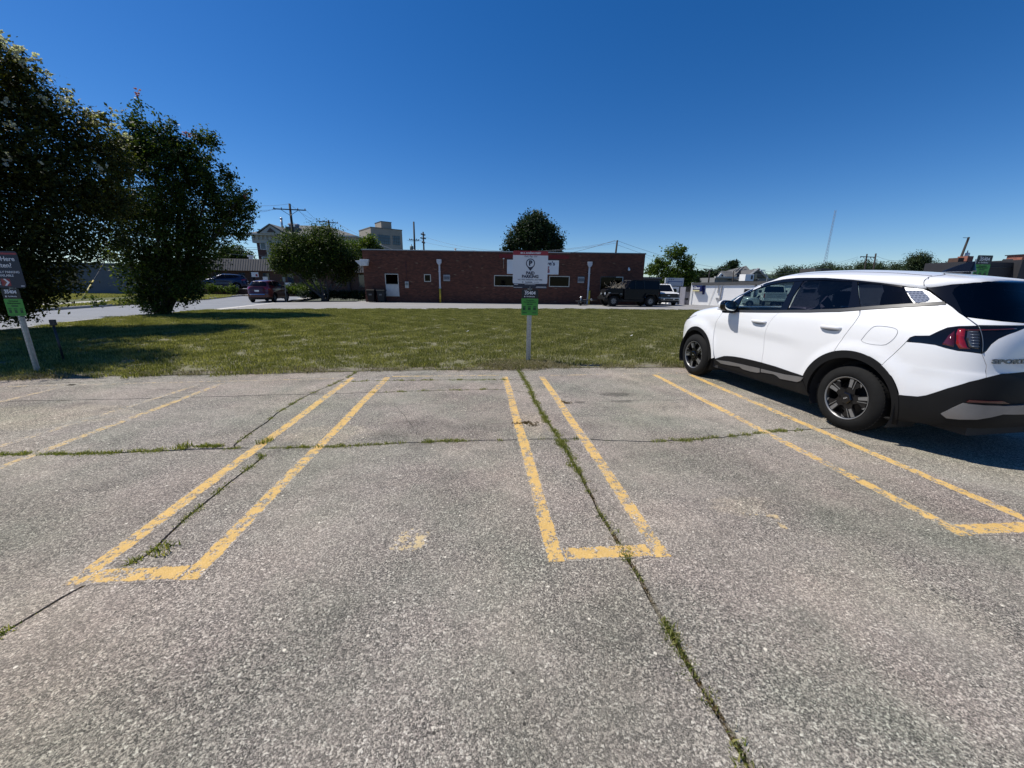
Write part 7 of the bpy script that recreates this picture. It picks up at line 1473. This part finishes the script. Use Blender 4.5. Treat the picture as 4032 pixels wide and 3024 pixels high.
b_=P(1127,1186,32.7); t_=P(1119,1092,32.7); s=thing('street_sign','thin leaning sign pole seen edge-on in front of the maroon car','sign',(b_.x,32.7,0),0,'small signs along the street'); MB().tube([(0,0,-.1),(t_.x-b_.x,0,t_.z)],.035,8).build('post',mat('sign_post_grey',(.20,.20,.20),.5,.5),s); MB().box((t_.x-b_.x-.12,-.05,t_.z-.32),(t_.x-b_.x+.07,.02,t_.z+.02)).build('panel',mat('sign_back_grey',(.16,.19,.17),.5,.3),s)
# yellow guy-wire guard at the left
q0,q1=P(321,1185,31),P(368,1104,33); s=thing('guy_wire_guard','slanting yellow guy-wire guard on the verge across the street','guy wire',(q0.x,31,0)); MB().tube([(0,0,0),(q1.x-q0.x,2,q1.z)],.045,8).build('guard',mat('guard_yellow',(.55,.45,.12),.5),s,True); MB().tube([(q1.x-q0.x,2,q1.z),((q1.x-q0.x)*4.2,8.4,q1.z*4.2)],.012,5).build('wire',DARKM,s)
# ---- utility poles
def pole(label,bx,by,Y,topx,topy,r=.15,arms=(),zbase=-.3,extras=(),group='utility poles'):
    t_=P(topx,topy,Y); b_=P(bx,by,Y); k=(t_.z-zbase)/(t_.z-b_.z); foot=Vector((t_.x+(b_.x-t_.x)*k,Y,zbase)); s=thing('utility_pole',label,'utility pole',foot,0,group=group)
    top=t_-foot; MB().tube([(0,0,0),top*.5,top],[r*1.2,r*1.05,r*.8],10).build('pole',WOODP,s,True)
    for (dz,w,ang,brace) in arms:
        c=top*(1-dz/top.z); d=Vector((math.cos(ang),math.sin(ang),0)); a=MB().box((-w/2,-.06,-.06),(w/2,.06,.06)).mesh('crossarm'); o=link('crossarm',a,WOODP,s); o.location=c+Vector((0,-.16,0)); o.rotation_euler=(0,0,ang)
        for u in (-.95,-.5,.5,.95): q=MB().lathe([(0,0),(.0,.05),(.10,.07),(.14,.05),(.2,0)],8,Matrix.Rotation(PI/2,4,'X')).build('insulator',mat('insulator_grey',(.16,.15,.15),.3),o,True); q.location=(u*w/2,0,.06 if brace>=0 else -.06); q.rotation_euler=(0 if brace>=0 else PI,0,0)
        if brace>0: MB().tube([(-w*.28,-.07,-.02),(0,-.07,-.75)],.03,4).tube([(w*.28,-.07,-.02),(0,-.07,-.75)],.03,4).build('brace',DARKM,o)
    for (dz,off,rr,hh,m_) in extras:
        c=top*(1-dz/top.z)+Vector(off); q=MB().lathe([(0,0),(0,rr),(hh,rr),(hh+.08,rr*.7),(hh+.1,0)],16,Matrix.Rotation(PI/2,4,'X')).build('transformer',m_,s,True); q.location=c-Vector((0,0,hh)); MB().tube([(0,0,hh),(0,0,hh+.35)],.05,6).build('bushing',DARKM,q)
    return s,foot,top
TR=mat('transformer_grey',(.45,.48,.50),.4,.2)
p1=pole('tall wooden power pole with one long crossarm in front of the classical building',1158,960,58,1140,802,.17,((.75,4.0,.12,1),),extras=())
p2=pole('wooden power pole with angled crossarms right of the classical building roof',1299,905,75,1293,867,.18,((.35,3.2,.6,0),(1.6,2.4,.3,0),(2.6,2.4,-.2,0)))
p3=pole('slim dark power pole behind the brick roof right of the concrete tower',1633,985,70,1629,873,.16,((2.9,1.6,.2,0),),extras=((3.9,(-.5,0,0),.3,.8,mat('transformer_green',(.16,.19,.17),.5)),))
p4=pole('power pole with stacked insulators behind the brick roof, right of the slim one',1669,985,72,1666,913,.15,((.5,1.4,1.2,0),(1.1,1.2,.9,0),(1.8,1.2,1.3,0),(3.2,2.6,.2,0)))
p5=pole('short leaning wooden pole top behind the right part of the brick roof',2424,1000,48,2431,946,.12,())
p6=pole('thin pole with a street lamp left of the grey-roofed house',2790,1108,75,2795,1062,.14,())
p7=pole('dark lamp pole in front of the grey-roofed house',2885,1110,62,2889,1066,.10,())
p8=pole('power pole with crossarm and hanging insulators above the middle of the white SUV roof',3405,1058,66,3414,1000,.13,((.5,3.4,.2,-1),),extras=((3.4,(-.8,0,0),.28,.7,TR),(3.4,(.7,0,0),.28,.7,TR)))
p9=pole('plain wooden pole right of the crossarm pole above the white SUV roof',3440,1056,56,3449,998,.12,())
p10=pole('leaning wooden pole with a pale transformer above the rear of the white SUV',3771,1047,46,3815,934,.13,(),extras=((1.9,(.62,0,0),.27,.75,TR),))
s,ft,tp=p10; MB().box((-.75,-.03,-.10),(.0,.03,-.05)).build('arm',DARKM,s).location=tp; 
for (pp,dx) in ((p6,-.9),(p7,.5)): s,ft,tp=pp; MB().tube([tp,tp+Vector((dx,0,.15))],.03,5).build('lamp_arm',DARKM,s); MB().box((dx-.25,-.1,.08),(dx+.25,.1,.18)).build('lamp_head',DARKM,s).location=tp
sl_=P(3002,1064,70); s=thing('street_lamp','pale street lamp head on a thin arm above the right gable of the grey house','street lamp',(sl_.x,70,-.5)); MB().tube([(1.2,0,0),(1.2,0,sl_.z-.6),(.5,0,sl_.z+.3)],.05,6).build('pole',mat('lamp_pole_grey',(.4,.42,.45),.5),s); MB().box((-.4,-.12,sl_.z+.42),(.5,.12,sl_.z+.58)).build('lamp_head',mat('lamp_head_white',(.6,.65,.7),.4),s)
# radio mast (lattice, far away)
mb_=P(3240,1066,420); mt=P(3264,818,420); s=thing('radio_mast','thin grey lattice radio mast far behind the white SUV','mast',(mb_.x,420,0)); mb=MB(); Hm=mt.z-2; wd=lambda z:(1.5 if z>mb_.z+28 else 1.5+(mb_.z+28-z)*.06); M_=mat('mast_grey',(.30,.36,.46),.6)
lean=(mt.x-mb_.x)*0
for s_ in ((1,1),(1,-1),(-1,0)): mb.tube([(s_[0]*wd(0)*.5,s_[1]*wd(0)*.5,0),(s_[0]*wd(mb_.z+28)*.5,s_[1]*wd(99)*.5,mb_.z+28),(s_[0]*.75,s_[1]*.75,Hm)],.15,4)
mb.build('mast_leg',M_,s); mb=MB(); z=0;k=0
while z<Hm-3:
    w_=wd(z)*.5; c_=[(w_,w_),(w_,-w_),(-w_,0)]
    for i in range(3): a=c_[i];b_=c_[(i+1)%3]; mb.tube([(a[0],a[1],z),(b_[0],b_[1],z+3)],.09,3,cap=False)
    z+=3
o=mb.build('lattice',M_,s); o['kind']='stuff'
# overhead wires: sagging spans
def wire(label,a,b_,sag,r=.02,grp='overhead wires'):
    a,b_=Vector(a),Vector(b_); pts=[a.lerp(b_,i/20)-Vector((0,0,sag*4*(i/20)*(1-i/20))) for i in range(21)]; o=MB().tube([q-a for q in pts],r*.6,4).build('power_line',mat('wire_grey',(.10,.12,.16),.7)); o.location=a; tag(o,label,'wire',grp); return o
def top(pp,dz=0,dx=0,dy=0): s,ft,tp=pp; return ft+tp*(1-dz/tp.z)+Vector((dx,dy,0))
L0=P(500,790,58)
wire('power line from the tree to the top of the tall crossarm pole',P(900,795,55),top(p1,0),.35,.025); wire('power line from the tree to the left end of the tall pole crossarm',P(900,790,52),top(p1,.6,-1.9),.8,.025); wire('lower power line from the tree to the left end of the tall pole crossarm',P(900,812,50),top(p1,.65,-1.2),.3,.025)
wire('upper power line between the two poles by the classical building',top(p1,.6,1.9),top(p2,.2,1.2),1.0,.03); wire('middle power line between the two poles by the classical building',top(p1,.6,1.0),top(p2,.3,-.9),1.0,.03); wire('power line dropping from the tall pole behind the classical roof',top(p1,2.2),P(1290,920,75),.6,.03); wire('power line from the top of the tall pole towards the angled-arm pole',top(p1,0),top(p2,.1),.8,.025)
for i,(y0,y1) in enumerate(((925,958),(945,965),(953,973),(960,965),(972,999))): wire(('highest','second','third','fourth','lowest')[i]+ ' of the five low wires left of the classical building',P(880,y0+25*(i>0),60),P(1104,y1,85),.3,.03)
wire('long power line from the angled-arm pole over the concrete tower',top(p2,.4,1.4),P(2424,946,48),4.6,.035); wire('power line behind the brick roof from slim pole to right pole top',top(p3,2.9,.5),top(p5,.3),1.5,.022); wire('power line from stacked-insulator pole to right pole top',top(p4,.9,.5),top(p5,.1),1.7,.022)
wire('short power line between slim pole and stacked-insulator pole, upper',P(1602,945,70),top(p4,1.2),.3,.03); wire('short power line past the transformer behind the brick roof, lower',P(1500,985,70),top(p4,3.2),.3,.03)
wire('upper power line from the short pole top to the crossarm pole on the right',top(p5,.05),top(p8,.5,-1.6),3.0,.024); wire('lower power line from the short pole top to the crossarm pole on the right',top(p5,.5),top(p8,.55,-1.0),3.2,.02); wire('thin low power line behind the ash tree to the lamp pole',P(2540,1010,60),top(p6,.8),.8,.018)
wire('power line between the crossarm pole and the plain pole',top(p8,.3,1.5),top(p9,.1),.2,.022); wire('power line from the plain pole towards the wooded ridge',top(p9,.3),P(3560,1022,90),.5,.025)
